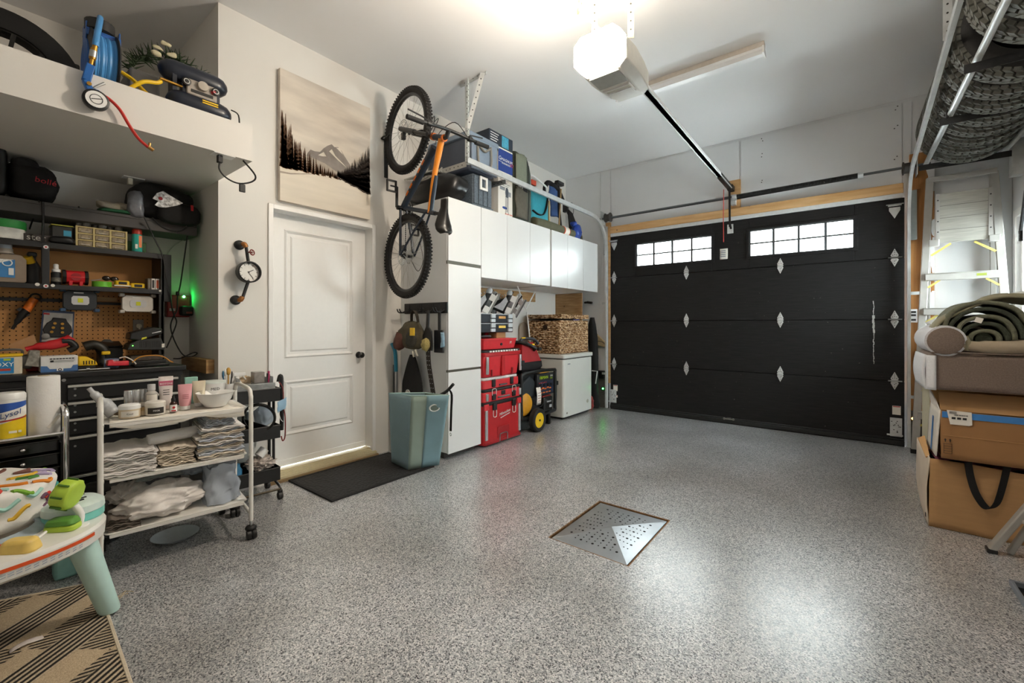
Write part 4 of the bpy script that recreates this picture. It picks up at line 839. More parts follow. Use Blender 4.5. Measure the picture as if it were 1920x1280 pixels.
obj('eyelet', g, STEEL, t, kind='stuff')
t = thing('drawstring_sack', 'black drawstring sack hanging behind the hamper', 'sack', (-3.17, YC-.06, .52))
def sk(a, b):
    w = .03+.105*min(1, (1-b)*1.6)**.8; an = 2*PI*a; return V((-3.165+w*math.cos(an)+.012*math.sin(an*5)*(1-b), YC-.075+.04*math.sin(an)*(1-b*.6), .5+.42*b))
obj('sack_body', G().surf(sk, 24, 12), BLKF, t, sm=0)
obj('drawstring', G().tube([(-3.18, YC-.05, .9), (-3.185, YC-.03, 1.1), (-3.18, YC-.03, 1.31)], .003, 6, 3).tube([(-3.14, YC-.05, .9), (-3.145, YC-.03, 1.1), (-3.15, YC-.03, 1.31)], .003, 6, 3), mt('#8a8780', .7), t)
obj('white_print', G().disc((-3.17, YC-.122, .57), (0, -1, 0), .035, .003, 14), mt('#cfcfca', .7, var=.4, sc=60), t)
t = thing('snow_scraper', 'long scraper with a teal curved handle and dark pole behind the hamper', 'scraper', (-3.37, YC-.1, 0))
obj('pole', G().tube([(-3.36, YC-.12, .02), (-3.36, YC-.12, .82)], .022, 10), mt('#2b2d30', .35, var=.05), t)
obj('silver_pole', G().cyl((-3.315, YC-.14, .02), (-3.32, YC-.14, .80), .012), STEEL, t)
obj('teal_handle', G().tube([(-3.322, YC-.14, .76), (-3.325, YC-.14, .86), (-3.33, YC-.145, .95), (-3.37, YC-.15, 1.02)], .017, 10, 4), mt('#1d7f9c', .45), t)
# ================================================================ red modular tool boxes
RX = -2.765; RX0 = -3.28
LBLK = mt('#1a1a1b', .5); REDD = mt('#b81a20', .42, var=.06); REDM = mt('#d23239', .42, var=.06); SILV = mt('#d6d8da', .3, .7)
def metal_corner(t, y, z0, z1): obj('metal_corner', G().box(RX-.004, RX+.014, y-.016, y+.016, z0, z1), SILV, t, bev=.005)
ry0, ry1 = 3.095, 3.69
t = thing('rolling_tool_box', 'largest red tool box at the bottom of the stack with white script lettering', 'tool box', (-3.0, 3.39, 0), 'stacked red tool boxes')
obj('box_body', G().rr(RX0, RX, ry0, ry1, .02, .40, .03), REDD, t, bev=.006)
obj('black_lid', G().rr(RX0-.005, RX+.004, ry0-.002, ry1+.004, .402, .435, .03), LBLK, t, bev=.006)
obj('front_recess', G().box(RX, RX+.006, 3.30, 3.49, .06, .17).box(RX, RX+.008, ry0+.01, ry1-.01, .02, .05), mt('#a01319', .5), t, bev=.004)
for y in (ry0+.035, ry1-.03): metal_corner(t, y, .07, .36)
for ya_ in (ry0, ry1-.07): obj('corner_post', G().box(RX-.002, RX+.01, ya_, ya_+.07, .36, .42), REDM, t, bev=.005)
for y in (3.25, 3.56):
    l = obj('latch', G().box(RX, RX+.02, y-.028, y+.028, .35, .42), LBLK, t, bev=.006); obj('latch_wire', G().tube([(RX+.012, y-.024, .35), (RX+.014, y-.026, .29), (RX+.014, y+.02, .285), (RX+.012, y+.024, .35)], .004, 6, 2), PWHITE, l)
obj('wire_handle', G().tube([(RX+.01, 3.33, .02), (RX+.012, 3.33, .08), (RX+.012, 3.345, .1), (RX+.012, 3.43, .1), (RX+.012, 3.45, .08), (RX+.01, 3.45, .02)], .005, 6, 2), STEEL, t)
text('Milwaukee', .042, LW, t, (RX+.003, 3.33, .275), (0, 1, .16), (0, -.16, 1), shear=.25)
obj('lettering_underline', G().bar((RX+.002, 3.35, .255), (RX+.002, 3.50, .285), .008, .002, (1, 0, 0)), LW, t)
t = thing('deep_tool_case', 'red latched tool case with bright metal corners second from the floor', 'tool box', (-3.0, 3.39, .437), 'stacked red tool boxes')
obj('box_body', G().rr(RX0, RX, ry0, ry1, .437, .535, .03), REDM, t, bev=.006)
obj('black_lid', G().rr(RX0-.005, RX+.004, ry0-.002, ry1+.004, .537, .562, .03), LBLK, t, bev=.006)
for y in (ry0+.045, ry1-.02): metal_corner(t, y, .45, .52)
obj('carry_handle', G().tube([(RX, 3.31, .47), (RX+.03, 3.32, .475), (RX+.03, 3.46, .475), (RX, 3.47, .47)], .008, 8, 2), mt('#6a6b6d', .4), t)
for y in (3.24, 3.56):
    l = obj('latch', G().box(RX, RX+.018, y-.027, y+.027, .45, .51), LBLK, t, bev=.006); obj('latch_wire', G().tube([(RX+.012, y-.03, .5), (RX+.012, y-.03, .555), (RX+.008, y, .562), (RX+.012, y+.03, .555), (RX+.012, y+.03, .5)], .003, 6, 2), PWHITE, l)
obj('keyhole_plate', G().box(RX, RX+.01, 3.36, 3.42, .49, .53), LBLK, t, bev=.003)
t = thing('slim_organiser', 'shallow red organiser case with a clear dusty lid in the middle of the stack', 'tool box', (-3.0, 3.38, .565), 'stacked red tool boxes')
obj('box_body', G().rr(RX0, RX-.005, ry0, ry1-.02, .565, .645, .03), REDM, t, bev=.006)
obj('clear_lid', G().rr(RX0+.01, RX-.015, ry0+.012, ry1-.03, .646, .672, .03), mt('#d9dadb', .25, var=.12, sc=25), t, bev=.006)
for y in (3.24, 3.53): obj('latch', G().box(RX-.006, RX+.014, y-.022, y+.022, .58, .655), LBLK, t, bev=.006)
obj('carry_handle', G().box(RX-.006, RX+.012, 3.33, 3.45, .585, .60), mt('#4c4d50', .4), t, bev=.004)
t = thing('red_crate', 'open red tool crate with metal corner handles above the slim organiser', 'tool box', (-3.0, 3.39, .675), 'stacked red tool boxes')
obj('crate_body', G().rings([[V((RX0+i, ry0+i, z)), V((RX-i, ry0+i, z)), V((RX-i, ry1-i, z)), V((RX0+i, ry1-i, z))] for z, i in ((.675, .03), (.89, .004))]), REDL, t, bev=.012)
obj('crate_rim', G().rr(RX0-.006, RX+.008, ry0-.002, ry1+.006, .885, .922, .03), REDD, t, bev=.004)
obj('black_edge', G().rr(RX0, RX+.002, ry0, ry1, .9225, .945, .03), LBLK, t, bev=.003)
g = G()
for k in range(11): g.box(RX+.003, RX+.012, ry0+.08+k*.042, ry0+.104+k*.042, .925, .94)
obj('white_teeth', g, PWHITE, t, kind='stuff')
for y in (ry0+.05, ry1-.012): metal_corner(t, y, .71, .88)
obj('rib', G().box(RX-.012, RX+.004, 3.37, 3.42, .68, .885), REDD, t, bev=.004)
obj('slot', G().box(RX-.016, RX-.006, 3.22, 3.235, .69, .75).box(RX-.016, RX-.006, 3.55, 3.565, .69, .75), mt('#7d1015', .5), t, kind='stuff')
obj('corner_bracket', G().box(RX-.01, RX+.02, ry1-.005, ry1+.05, .755, .81), LBLK, t, bev=.005)
t = thing('red_tool_tray', 'small red tool tray with a handle knob at the top of the red stack', 'tool box', (-3.0, 3.35, .948), 'stacked red tool boxes')
obj('tray_body', G().rings([[V((RX0+i, ry0+i, z)), V((RX-i, ry0+i, z)), V((RX-i, 3.62-i, z)), V((RX0+i, 3.62-i, z))] for z, i in ((.948, .02), (1.05, .0))]), REDL, t, bev=.008)
obj('tray_rim', G().rr(RX0-.006, RX+.006, ry0-.002, 3.626, 1.045, 1.058, .02), REDL, t, bev=.003)
obj('grip_knob', G().prism([(-3.0, 3.33, 1.058), (-3.0, 3.37, 1.115), (-3.0, 3.41, 1.115), (-3.0, 3.45, 1.058)], (.03, 0, 0)), RED, t, bev=.006)
obj('keyhole', G().disc((RX-.012, 3.37, 1.0), (1, 0, 0), .014, .012, 12), LBLK, t)
text('M', .04, LW, t, (RX-.003, 3.5, 1.0), RY, UPZ, shear=.3)
# ---------------------------------------------------------------- black organiser cases
CLG = mt('#c9d2d8', .3, var=.1)
obj('folded_cable', G().tube([(-2.85, 3.1, 1.075), (-2.84, 3.2, 1.08), (-2.86, 3.3, 1.078), (-3.0, 3.3, 1.075), (-3.05, 3.15, 1.075)], .013, 8, 4), BLK, None, label='thick black cable lying on the red tool tray', cat='cable')
for k, (z, lab) in enumerate(((1.118, 'black parts case with pale latches and a yellow label, lower of the pair'), (1.215, 'black parts case with pale latches and an orange label, upper of the pair'))):
    t = thing('parts_case', lab, 'case', (-3.0, 3.37, z), 'black parts cases on the red tool tray')
    obj('case_body', G().box(-3.25, -2.83, 3.1, 3.64, z, z+.088), mt('#20252d', .35, var=.1), t, bev=.006)
    obj('clear_top', G().box(-3.24, -2.84, 3.11, 3.63, z+.088, z+.094), CLG, t)
    for y in (3.30, 3.58):
        l = obj('latch', G().box(-2.83, -2.812, y-.035, y+.03, z+.008, z+.04).box(-2.83, -2.814, y-.03, y+.035, z+.05, z+.094), CLG, t, bev=.003)
    obj('case_label', G().box(-2.83, -2.827, 3.40, 3.51, z+.045, z+.07), mt('#e8c45a' if k == 0 else '#dba45c', .6), t)
obj('spacer_box', G().box(-3.2, -2.86, 3.40, 3.55, 1.0595, 1.117), CARD, None, bev=.002, label='small brown cardboard box under the parts cases', cat='box')
obj('wall_batten', G().box(XL+.001, XL+.03, 3.72, 4.88, 1.51, 1.635), LWOOD, None, bev=.002, label='wooden batten on the wall behind the hanging skates', cat='batten')
# ---------------------------------------------------------------- ice skates hung by the laces
def skate(t, F, s):
    def prof(a, b):
        # a along sole 0 heel .. 1 toe, b around
        an = 2*PI*b; h = (.17 if a < .3 else .17-.11*min(1, (a-.3)/.35)); w = .04*(1-.35*max(0, a-.6)/.4)*math.sin(min(1, (a*7+.25))*PI/2)*math.sin(min(1, (1-a)*7+.12)*PI/2)
        return V((-.13+.27*a, w*math.cos(an), h/2+h/2*math.sin(an)))
    obj('boot', G(F).surf(prof, 18, 14), mt('#16181c', .35, var=.15, sc=30), t, sm=60)
    obj('toe_cap', G(F).sph((.105, 0, .035), (.042, .036, .034), 14, 8), mt('#dcdfe2', .35), t)
    obj('side_panel', G(F).prism([(-.1, -.043, .03), (.02, -.043, .02), (.06, -.041, .06), (-.03, -.043, .09), (-.1, -.043, .14)], (0, .006, 0)).prism([(-.1, .043, .03), (.02, .043, .02), (.06, .041, .06), (-.03, .043, .09), (-.1, .043, .14)], (0, -.006, 0)), mt('#c9ccd2', .4, var=.1), t)
    obj('blade_holder', G(F).box(-.11, -.04, -.014, .014, -.045, .006).box(.03, .1, -.012, .012, -.045, .006).box(-.12, .12, -.008, .008, -.06, -.045), PWHITE, t, bev=.004)
    obj('blade', G(F).box(-.14, .14, -.0018, .0018, -.082, -.058), STEEL, t)
    g = G(F)
    for k in range(5): x = -.02+k*.022; z = .16-.022*k; g.tube([(x, -.025, z), (x+.008, 0, z+.012), (x, .025, z)], .0035, 6, 2)
    g.tube([(-.02, 0, .17), (-.05, .03, .2), (-.02, .06, .1), (.04, .05, .05), (.08, .07, .0)], .0035, 6, 4)
    obj('lace', g, mt('#e7e8ea', .6), t, kind='stuff')
for i, (u, v, yw, ti) in enumerate(((914, 566, .5, -1.05), (927, 570, -.5, -.95), (954, 569, .5, -1.15), (970, 572, -.2, -.85))):
    p = PX(u, v, -2.98-.2*(i % 2))
    F = Matrix.Translation(p) @ rotz(yw) @ Euler((.2, ti, 0)).to_matrix().to_4x4()
    t = thing('ice_skate', ['black and white ice skate hanging toe up beside the tall cabinet', 'black and white ice skate hanging behind its pair beside the tall cabinet', 'black and white ice skate hanging toe up above the parts case end', 'black and white ice skate hanging lowest by the white rods'][i], 'ice skate', F, 'ice skates hanging under the cabinets')
    skate(t, F, 1)
for k, (a, b) in enumerate((((969, 533), (985, 578)), ((1003, 547), (986, 580)), ((988, 585), (994, 640)))):
    p0, p1 = PX(*a, -3.12), PX(*b, -3.12); obj('white_rod', G().cyl(p0, p1, .008, n=8), PWHITE, None, label=['white metal rod hooked under the cabinet beside the skates', 'white metal rod slanting up from the skates', 'white metal rod running down beside the wicker basket'][k], cat='rod')
p = PX(984, 645, -3.395)
bb = [V((-3.40, p.y-.11, .82)), V((-3.40, p.y+.10, .82)), V((-3.40, p.y+.10, 1.08))]+[V((-3.40, p.y-.005+.105*math.cos(a), 1.13+.1*math.sin(a))) for a in [PI*k/8 for k in range(9)]]+[V((-3.40, p.y-.11, 1.08))]
t = thing('folding_board', 'beige rounded padded board standing between the tool boxes and the basket', 'board', (-3.40, p.y, 0))
obj('board_panel', G().prism([V((q.x, q.y, q.z if q.z > .9 else 0)) for q in bb], (-.025, 0, 0)), mt('#a89a8b', .8, var=.04), t, bev=.006)
obj('white_edge', G().tube([(-3.392, p.y+.105, 0), (-3.392, p.y+.105, 1.1), (-3.392, p.y+.07, 1.2)], .008, 6), PWHITE, t)
# ================================================================ generator
gy0, gy1, gx, gx0 = 3.75, 4.43, -2.80, -3.32
t = thing('portable_generator', 'black portable generator with yellow wheels and green printed panel', 'generator', (-3.05, 4.1, 0))
FB = mt('#191a1b', .4, var=.06)
g = G()
for x in (gx0, gx): g.tube([(x, gy0+.06, .16), (x, gy0, .24), (x, gy0, .58), (x, gy0+.06, .655), (x, gy1-.06, .655), (x, gy1, .6), (x, gy1, .22), (x, gy1-.06, .16)], .02, 10, 3, True)
for y, z in ((gy0, .4), (gy1, .5), (gy0+.1, .655), (gy1-.1, .655), (gy1-.1, .16), (gy0+.1, .16)): g.cyl((gx0, y, z), (gx, y, z), .014)
obj('tube_frame', g, FB, t)
obj('fuel_tank', G().rr(gx0+.03, gx-.04, gy0+.03, gy1-.04, .56, .65, .05), FB, t, bev=.02)
pn = obj('control_panel', G().box(gx-.03, gx+.006, 4.05, gy1-.03, .37, .625), mt('#22262c', .4), t, bev=.008)
obj('blue_plate', G().box(gx+.006, gx+.008, 4.07, gy1-.05, .39, .54), mt('#252e44', .4), pn)
text('FIRMAN', .05, mt('#b7e01f', .5, emit=0), pn, (gx+.009, 4.09, .563), RY, UPZ); text('5700', .028, LW, pn, (gx+.009, 4.31, .58), RY, UPZ); text('7125', .026, mt('#b7e01f', .5), pn, (gx+.009, 4.31, .553), RY, UPZ)
g = G()
for k in range(4): g.disc((gx+.008, 4.11+k*.075, .49), (1, 0, 0), .018, .006, 12)
obj('outlet', g, BLK, pn, kind='stuff')
g = G()
for k in range(5): g.box(gx+.008, gx+.014, 4.09+k*.05, 4.125+k*.05, .44+.01*(k % 2), .455+.01*(k % 2))
for k in range(4): g.box(gx+.008, gx+.014, 4.10+k*.06, 4.135+k*.06, .40, .413)
obj('yellow_print', g, ORG, pn, kind='stuff')
g = G()
for k in range(5): g.disc((gx+.008, 4.08+k*.035, .522), (1, 0, 0), .008, .008, 8)
obj('panel_switch', g, mt('#a8433c', .5), pn, kind='stuff')
obj('yellow_stripe', G().box(gx-.04, gx+.006, 4.1, 4.3, .633, .652), mt('#d79a35', .5), t, bev=.004)
obj('engine_block', G().box(gx0+.08, gx-.05, gy0+.12, gy1-.12, .17, .54), mt('#232426', .6, var=.2), t, bev=.02)
obj('shroud', G().prism([(gx-.02, gy0+.04, .36), (gx-.02, 4.05, .36), (gx-.02, 4.05, .55), (gx-.02, gy0+.2, .62), (gx-.02, gy0+.04, .55)], (-.06, 0, 0)), mt('#2d3236', .45), t, bev=.02)
fc_ = obj('fan_cover', G().lathe([(.13, 0), (.13, .03), (.10, .05), (.04, .055)], (-2.86, gy0+.085, .31), (1, -.25, 0), 28), mt('#d99a25', .45), t, label='orange round fan cover')
obj('air_filter', G().box(gx-.06, gx+.015, 4.17, 4.36, .17, .345).box(gx-.05, gx+.024, 4.19, 4.34, .20, .33), mt('#151617', .4), t, bev=.015)
obj('filter_print', G().box(gx+.024, gx+.026, 4.22, 4.31, .285, .30).box(gx+.024, gx+.026, 4.27, 4.32, .22, .255), mt('#b9bcc0', .5), t, kind='stuff')
obj('red_trim', G().box(gx-.05, gx+.006, 4.16, 4.33, .348, .362), mt('#8d2a26', .5), t, bev=.003)
tg_ = G().surf(lambda a, b: (gx+.03+.012*math.sin(b*3), 3.985+.085*a+.012*(1-b), .285+.2*b), 4, 6)
obj('paper_tag', tg_, PAPER, t, solid=.002)
g = G()
for k in range(4): g.box(gx+.046, gx+.048, 4.005, 4.06, .33+k*.03, .335+k*.03)
obj('tag_print', g, mt('#8b4a44', .6), t, kind='stuff')
obj('tag_cord', G().tube([(gx+.03, 4.03, .48), (gx+.03, 4.05, .52), (gx+.01, 4.06, .47)], .004, 6, 3).tube([(gx+.02, 3.97, .30), (gx+.04, 4.06, .26), (gx+.03, 4.14, .29)], .005, 6, 4), BLK, t)
for (x, s) in ((-2.735, 1), (-3.36, -1)):
    c = V((x, 3.965, .13))
    w_ = obj('wheel', G().lathe([(.085, -.03), (.118, -.036), (.13, -.025), (.13, .025), (.118, .036), (.085, .03), (.08, 0), (.085, -.03)], c, (1, 0, 0), 36, cap=False), RUB, t)
    obj('wheel_rim', G().lathe([(.088, .028), (.084, .02), (.05, .012), (.03, .024), (.012, .03), (0, .03)], c, (s, 0, 0), 28), YEL, w_)
    g = G()
    for k in range(5): a = 2*PI*k/5; g.disc(c+V((.013*s, .045*math.cos(a), .045*math.sin(a))), (s, 0, 0), .013, .003, 10)
    g.disc(c+V((.03*s, 0, 0)), (s, 0, 0), .012, .008, 8)
    obj('rim_hole', g, BLK, w_, kind='stuff')
obj('axle', G().cyl((-3.36, 3.965, .13), (-2.735, 3.965, .13), .01), DSTEEL, t)
obj('support_leg', G().box(gx0+.02, gx-.02, gy1-.1, gy1-.06, 0, .16), FB, t, bev=.008)
obj('side_latch', G().box(gx-.02, gx+.015, gy1+.01, gy1+.06, .46, .51), BLK, t, bev=.005)
# red tool bag on the generator
t = thing('tool_bag', 'red and black open tool bag resting on the generator', 'bag', (-3.02, 3.95, .655))
def tb(z, i, amp=.01, sl=0): 
    p = [(-3.25+i, 3.76+i+sl), (-2.80-i, 3.76+i+sl), (-2.80-i, 4.15-i), (-3.25+i, 4.15-i)]; L = []
    for k in range(4):
        a, b = V((*p[k], z)), V((*p[(k+1) % 4], z))
        for j in range(6): q = a+(b-a)*(j/6); L.append(q+noise.noise_vector(q*9)*amp)
    return L
obj('black_base', G().rings([tb(.662, .02, .003), tb(.70, 0, .006), tb(.765, .005, .008)]), mt('#1d1c1d', .5, var=.1), t, sm=40)
def redring(z, k):
    L = []
    for q in tb(.765, .008, .008): L.append(V((q.x, q.y+(3.80-q.y)*k*.55-.01*k, z))+V((noise.noise(q*12+V((0, 0, z*3)))*.02, 0, 0)))
    return L
obj('red_body', G().rings([redring(.765, 0), redring(.82, .22), redring(.9, .5), redring(.955, .72), redring(.985, .82)]), mt('#b0262b', .6, var=.12, sc=7), t, sm=40)
obj('black_collar', G().tube([(-3.22, 3.76, .99), (-2.82, 3.77, .985), (-2.80, 3.9, .955), (-2.80, 4.0, .90), (-3.2, 4.0, .93)], .02, 10, 3, True), LBLK, t)
obj('carry_handle', G().tube([(-2.83, 3.76, .99), (-2.85, 3.85, 1.025), (-2.85, 4.05, 1.015), (-2.83, 4.12, .96)], .018, 10, 4), mt('#30333a', .5), t)
obj('yellow_tag', G().box(-2.80, -2.79, 3.94, 3.99, .95, .968).box(-2.84, -2.83, 3.80, 3.87, 1.03, 1.042), YEL, t, kind='stuff')
obj('buckle', G().box(-2.82, -2.785, 4.07, 4.13, .885, .92), LBLK, t, bev=.006)
t.location.z += .014
# ================================================================ chest freezer and basket
FZ = mt('#dcdcd6', .35, var=.02, sc=4)
t = thing('chest_freezer', 'off white chest freezer under the wicker basket', 'freezer', (-3.1, 5.0, 0))
obj('cabinet_body', G().rr(-3.385, -2.79, 4.62, 5.375, .03, .755, .03), FZ, t, bev=.006)
obj('lid', G().rr(-3.385, -2.775, 4.61, 5.385, .768, .82, .03), FZ, t, bev=.012, seg=3)
obj('lid_seal', G().rr(-3.39, -2.80, 4.63, 5.365, .755, .768, .03), GAP, t)
obj('base_plinth', G().box(-3.38, -2.84, 4.66, 5.34, 0, .03), BLK, t)
obj('badge', G().box(-2.79, -2.787, 4.72, 4.78, .69, .703), mt('#8c9096', .4), t)
obj('drain_knob', G().torus((-2.787, 5.24, .16), (1, 0, 0), .022, .003, 18, 6).disc((-2.79, 5.24, .16), (1, 0, 0), .018, .004, 12), mt('#b9b6a6', .5), t)
obj('thermostat', G().disc((-2.79, 4.70, .08), (1, 0, 0), .012, .006, 10), mt('#9c968a', .5), t)
def m_wicker():
    m, nt, N, L, b = nodes('wicker_cane', .55); co = coord(N, L, (13, 13, 26))
    n = N.new('ShaderNodeTexNoise'); n.inputs['Scale'].default_value = 2.4; n.inputs['Detail'].default_value = 3; L.new(co, n.inputs['Vector'])
    r = ramp(N, [(.36, '#4a2f18'), (.47, '#a0713f'), (.62, '#e6cfab')]); L.new(n.outputs[0], r.inputs[0]); L.new(r.outputs[0], b.inputs['Base Color']); return m
WK = m_wicker()
t = thing('wicker_trunk', 'woven brown wicker trunk basket with raised lid on the freezer', 'basket', (-3.1, 4.97, .82))
wx0, wx1, wy0, wy1 = -3.33, -2.855, 4.635, 5.35
obj('inner_box', G().box(wx0+.012, wx1-.012, wy0+.012, wy1-.012, .822, 1.225), mt('#4a3320', .8), t)
g = G(); rows = 14
for k in range(rows):
    z = .84+k*.029
    pts = []
    for (p0, p1, ax_) in (((wx0, wy0), (wx1, wy0), 0), ((wx1, wy0), (wx1, wy1), 1), ((wx1, wy1), (wx0, wy1), 0), ((wx0, wy1), (wx0, wy0), 1)):
        a, b = V((*p0, z)), V((*p1, z)); d = (b-a); m_ = max(8, int(d.length/.034)); nr = V((d.y, -d.x, 0)).normalized()
        for j in range(m_): pts.append(a+d*(j/m_)+nr*(.009*(1 if (j+k) % 2 else -1)))
    g.tube(pts, .0155, 6, 0, True)
obj('woven_strand', g, WK, t, kind='stuff')
obj('corner_post', G().cyl((wx1, wy0, .822), (wx1, wy0, 1.235), .014).cyl((wx1, wy1, .822), (wx1, wy1, 1.235), .014).cyl((wx0, wy0, .822), (wx0, wy0, 1.235), .014), WK, t, kind='stuff')
g = G()
for z in (1.238,): g.tube([(wx0, wy0, z), (wx1, wy0, z), (wx1, wy1, z), (wx0, wy1, z)], .016, 8, 0, True)
obj('rim_braid', g, WK, t)
lid = G(); 
for k in range(3): lid.tube([(wx0-.01, wy0-.005, 1.283+k*.018), (wx1+.012, wy0-.005, 1.283+k*.018), (wx1+.012, wy1+.01, 1.283+k*.018), (wx0-.01, wy1+.01, 1.283+k*.018)], .0115, 6, 0, True)
lid.box(wx0, wx1, wy0, wy1, 1.285, 1.32)
obj('lid', lid, WK, t)
obj('grip_hole', G().disc(((wx0+wx1)/2+.03, wy0-.02, 1.16), (0, -1, 0), .035, .004, 16), mt('#3b2a1c', .8), t)
obj('stuffed_cloth', sac(G(), (-3.08, 4.95, 1.245), (.2, .26, .03), .02, 9, 3, .6), mt('#2e3137', .85, var=.3), t, sm=0)
obj('purple_cloth', sac(G(), (-2.88, 5.1, 1.26), (.02, .08, .014), .01, 20, 8, .8), mt('#6d6aa8', .7), t, sm=0)
obj('divider_board', G().box(XL+.002, -2.985, 5.44, 5.458, 0, 1.649), LWOOD, None, bev=.001, label='wood veneer divider board under the cabinet end', cat='board')
# ---------------------------------------------------------------- things in the corner beyond the freezer
YK = 5.56
def q_(u, v): return PY(u, v, YK)
t = thing('black_ski_bag', 'tall black sport bag with a white stripe standing beside the freezer', 'bag', (q_(1112, 765).x, YK, 0))
def sb(z, k): 
    c = q_(1108, 650).x+.02+(1.3-z)*.03; return [V((c+k*.075*math.cos(2*PI*j/14)+.01*math.sin(z*9+j), YK+k*.05*math.sin(2*PI*j/14), z)) for j in range(14)]
obj('bag_body', G().rings([sb(.01, .7), sb(.05, 1), sb(.3, .8), sb(.5, 1.05), sb(.8, .9), sb(1.0, 1.0), sb(1.2, .8), sb(1.3, .4)]), BLKF, t, sm=60)
obj('white_stripe', G().tube([q_(1118, 718)+V((.02, -.06, 0)), q_(1121, 695)+V((.02, -.06, 0)), q_(1114, 694)+V((0, -.07, 0))], .008, 6), mt('#d8d8d6', .6), t)
t = thing('red_bag', 'crumpled red and white bag on the floor beside the freezer', 'bag', (q_(1112, 768).x, YK-.1, 0))
obj('bag_body', sac(G(), (q_(1114, 760).x, YK-.12, .1), (.05, .03, .1), .02, 14, 3, .8), mt('#8e2f2c', .6, var=.3, sc=14), t, sm=0)
p = q_(1119, 637)
t = thing('shoulder_bag', 'beige canvas shoulder bag hanging beside the freezer', 'bag', (p.x, YK+.1, p.z-.1))
obj('bag_flap', G().prism([V((p.x-.09, YK+.1, p.z+.12)), V((p.x+.09, YK+.1, p.z-.04)), V((p.x+.08, YK+.1, p.z-.11)), V((p.x-.1, YK+.1, p.z-.07))], (0, .03, 0)), mt('#b7a27c', .85, var=.1), t, bev=.012)
obj('bag_seam', G().tube([V((p.x-.06, YK+.095, p.z-.02)), V((p.x+.04, YK+.09, p.z-.03)), V((p.x+.075, YK+.09, p.z-.06))], .004, 6, 3), BLK, t)
obj('coat_peg', G().tube([(q_(1090, 563).x-.03, 5.72, q_(1095, 566).z), (q_(1100, 563).x, 5.66, q_(1095, 566).z)], .015, 8).cyl((q_(1095, 566).x, 5.66, q_(1095, 566).z), (q_(1104, 566).x, 5.66, q_(1095, 566).z-.01), .018), mt('#2c2421', .7), None, label='dark wooden coat peg on the corner wall', cat='peg')
# ================================================================ workbench niche
def yat(u, x): d = ray(u, HZ); return x*d.y/d.x
BX, BZ, BY1, BY0 = -3.47, .93, .905, -.75
wb = thing('workbench', 'black steel workbench with drawers under the pegboard', 'workbench', (-3.76, .1, 0))
obj('worktop', G().box(XB+.002, BX, BY0, BY1+.012, BZ-.035, BZ), mt('#1b1b1c', .35, var=.08), wb, bev=.006)
obj('carcass', G().box(XB+.004, BX-.04, BY0+.02, BY1-.01, .05, BZ-.035), BLKM, wb)
obj('apron', G().box(BX-.04, BX-.02, BY0+.02, BY1-.005, .865, BZ-.036), BLKM, wb)
obj('plinth', G().box(XB+.02, BX-.08, BY0+.04, BY1-.03, 0, .05), BLK, wb)
HS = mt('#dcdbd6', .3, .6, var=.03)
zs_ = [.862, .763, .668, .565, .34, .06]
for a, b in zip(zs_[:-1], zs_[1:]):
    d = obj('drawer', G().box(BX-.04, BX-.018, .365, BY1-.03, b+.004, a-.004), BLKM, wb, bev=.003)
    obj('pull_strip', G().box(BX-.018, BX-.006, .365, BY1-.03, a-.022, a-.008), HS, d, bev=.002)
    g = G(); n_b = 2 if a-b < .15 else 1
    for k in range(n_b): g.disc((BX-.018, .395, b+.03+k*.038 if n_b > 1 else (a+b)/2+.05), (1, 0, 0), .006, .003, 10)
    obj('rivet', g, STEEL, d, kind='stuff')
obj('cupboard_door', G().box(BX-.04, BX-.022, BY0+.03, .33, .07, .86), BLKM, wb, bev=.003)
obj('rivet', G().disc((BX-.018, .35, .885), (1, 0, 0), .009, .004, 12), STEEL, wb)
# hutch with pegboard
HX, HT, HS2 = -3.80, 1.695, 1.443
PEGM = mt('#b9844a', .65, var=.05, sc=6)
hu = thing('tool_hutch', 'black steel hutch with brown pegboard back standing on the workbench', 'hutch', (-3.93, .2, BZ))
pgb = obj('pegboard', G().box(XB+.003, XB+.015, BY0, .86, BZ+.002, HT-.02), PEGM, hu)
g = G()
for i in range(28):
    for j in range(17):
        y, z = .83-.0262*i, .975+.0262*j; g.add([(XB+.0156, y-.0032, z-.0032), (XB+.0156, y+.0032, z-.0032), (XB+.0156, y+.0032, z+.0032), (XB+.0156, y-.0032, z+.0032)], [(0, 1, 2, 3)])
obj('peg_hole', g, mt('#2a1a0c', .9), pgb, kind='stuff')
obj('side_panel', G().box(XB+.004, HX, .855, .875, BZ+.002, HT).box(HX-.004, HX, .86, .915, 1.36, HT), BLKM, hu, bev=.002)
obj('side_gusset', G().box(HX-.003, HX, .845, .87, BZ+.002, 1.41), BLKM, hu)
obj('top_shelf', G().box(XB+.004, HX, BY0, .875, HT-.022, HT).box(HX-.01, HX+.002, BY0, .87, HT-.035, HT), BLKM, hu, bev=.002)
obj('lower_shelf', G().box(XB+.016, HX, BY0, .854, HS2-.012, HS2).box(HX-.01, HX+.002, BY0, .86, HS2-.03, HS2), BLKM, hu, bev=.002)
obj('divider_post', G().box(HX-.03, HX+.003, yat(78, HX), yat(93, HX), HS2-.025, HT-.005), BLKM, hu, bev=.002)
MAG = mt('#e9e6e2', .4)
for (u, v, r) in ((86, 463, .011), (86, 536, .011), (70, 533, .010), (99, 535, .009), (300, 545, .007)):
    p = PX(u, v, HX+.004); o = obj('round_magnet', G().disc(p, (1, 0, 0), r, .003, 14), MAG, hu)
    if r > .0105: obj('magnet_print', G().disc(p+V((.003, 0, 0)), (1, 0, 0), .005, .001, 8), RED, o)
obj('peg_rail', G().box(XB+.016, XB+.03, BY0, .40, 1.345, 1.365).box(XB+.016, XB+.03, .52, .74, 1.335, 1.352), BLK, hu, kind='stuff')
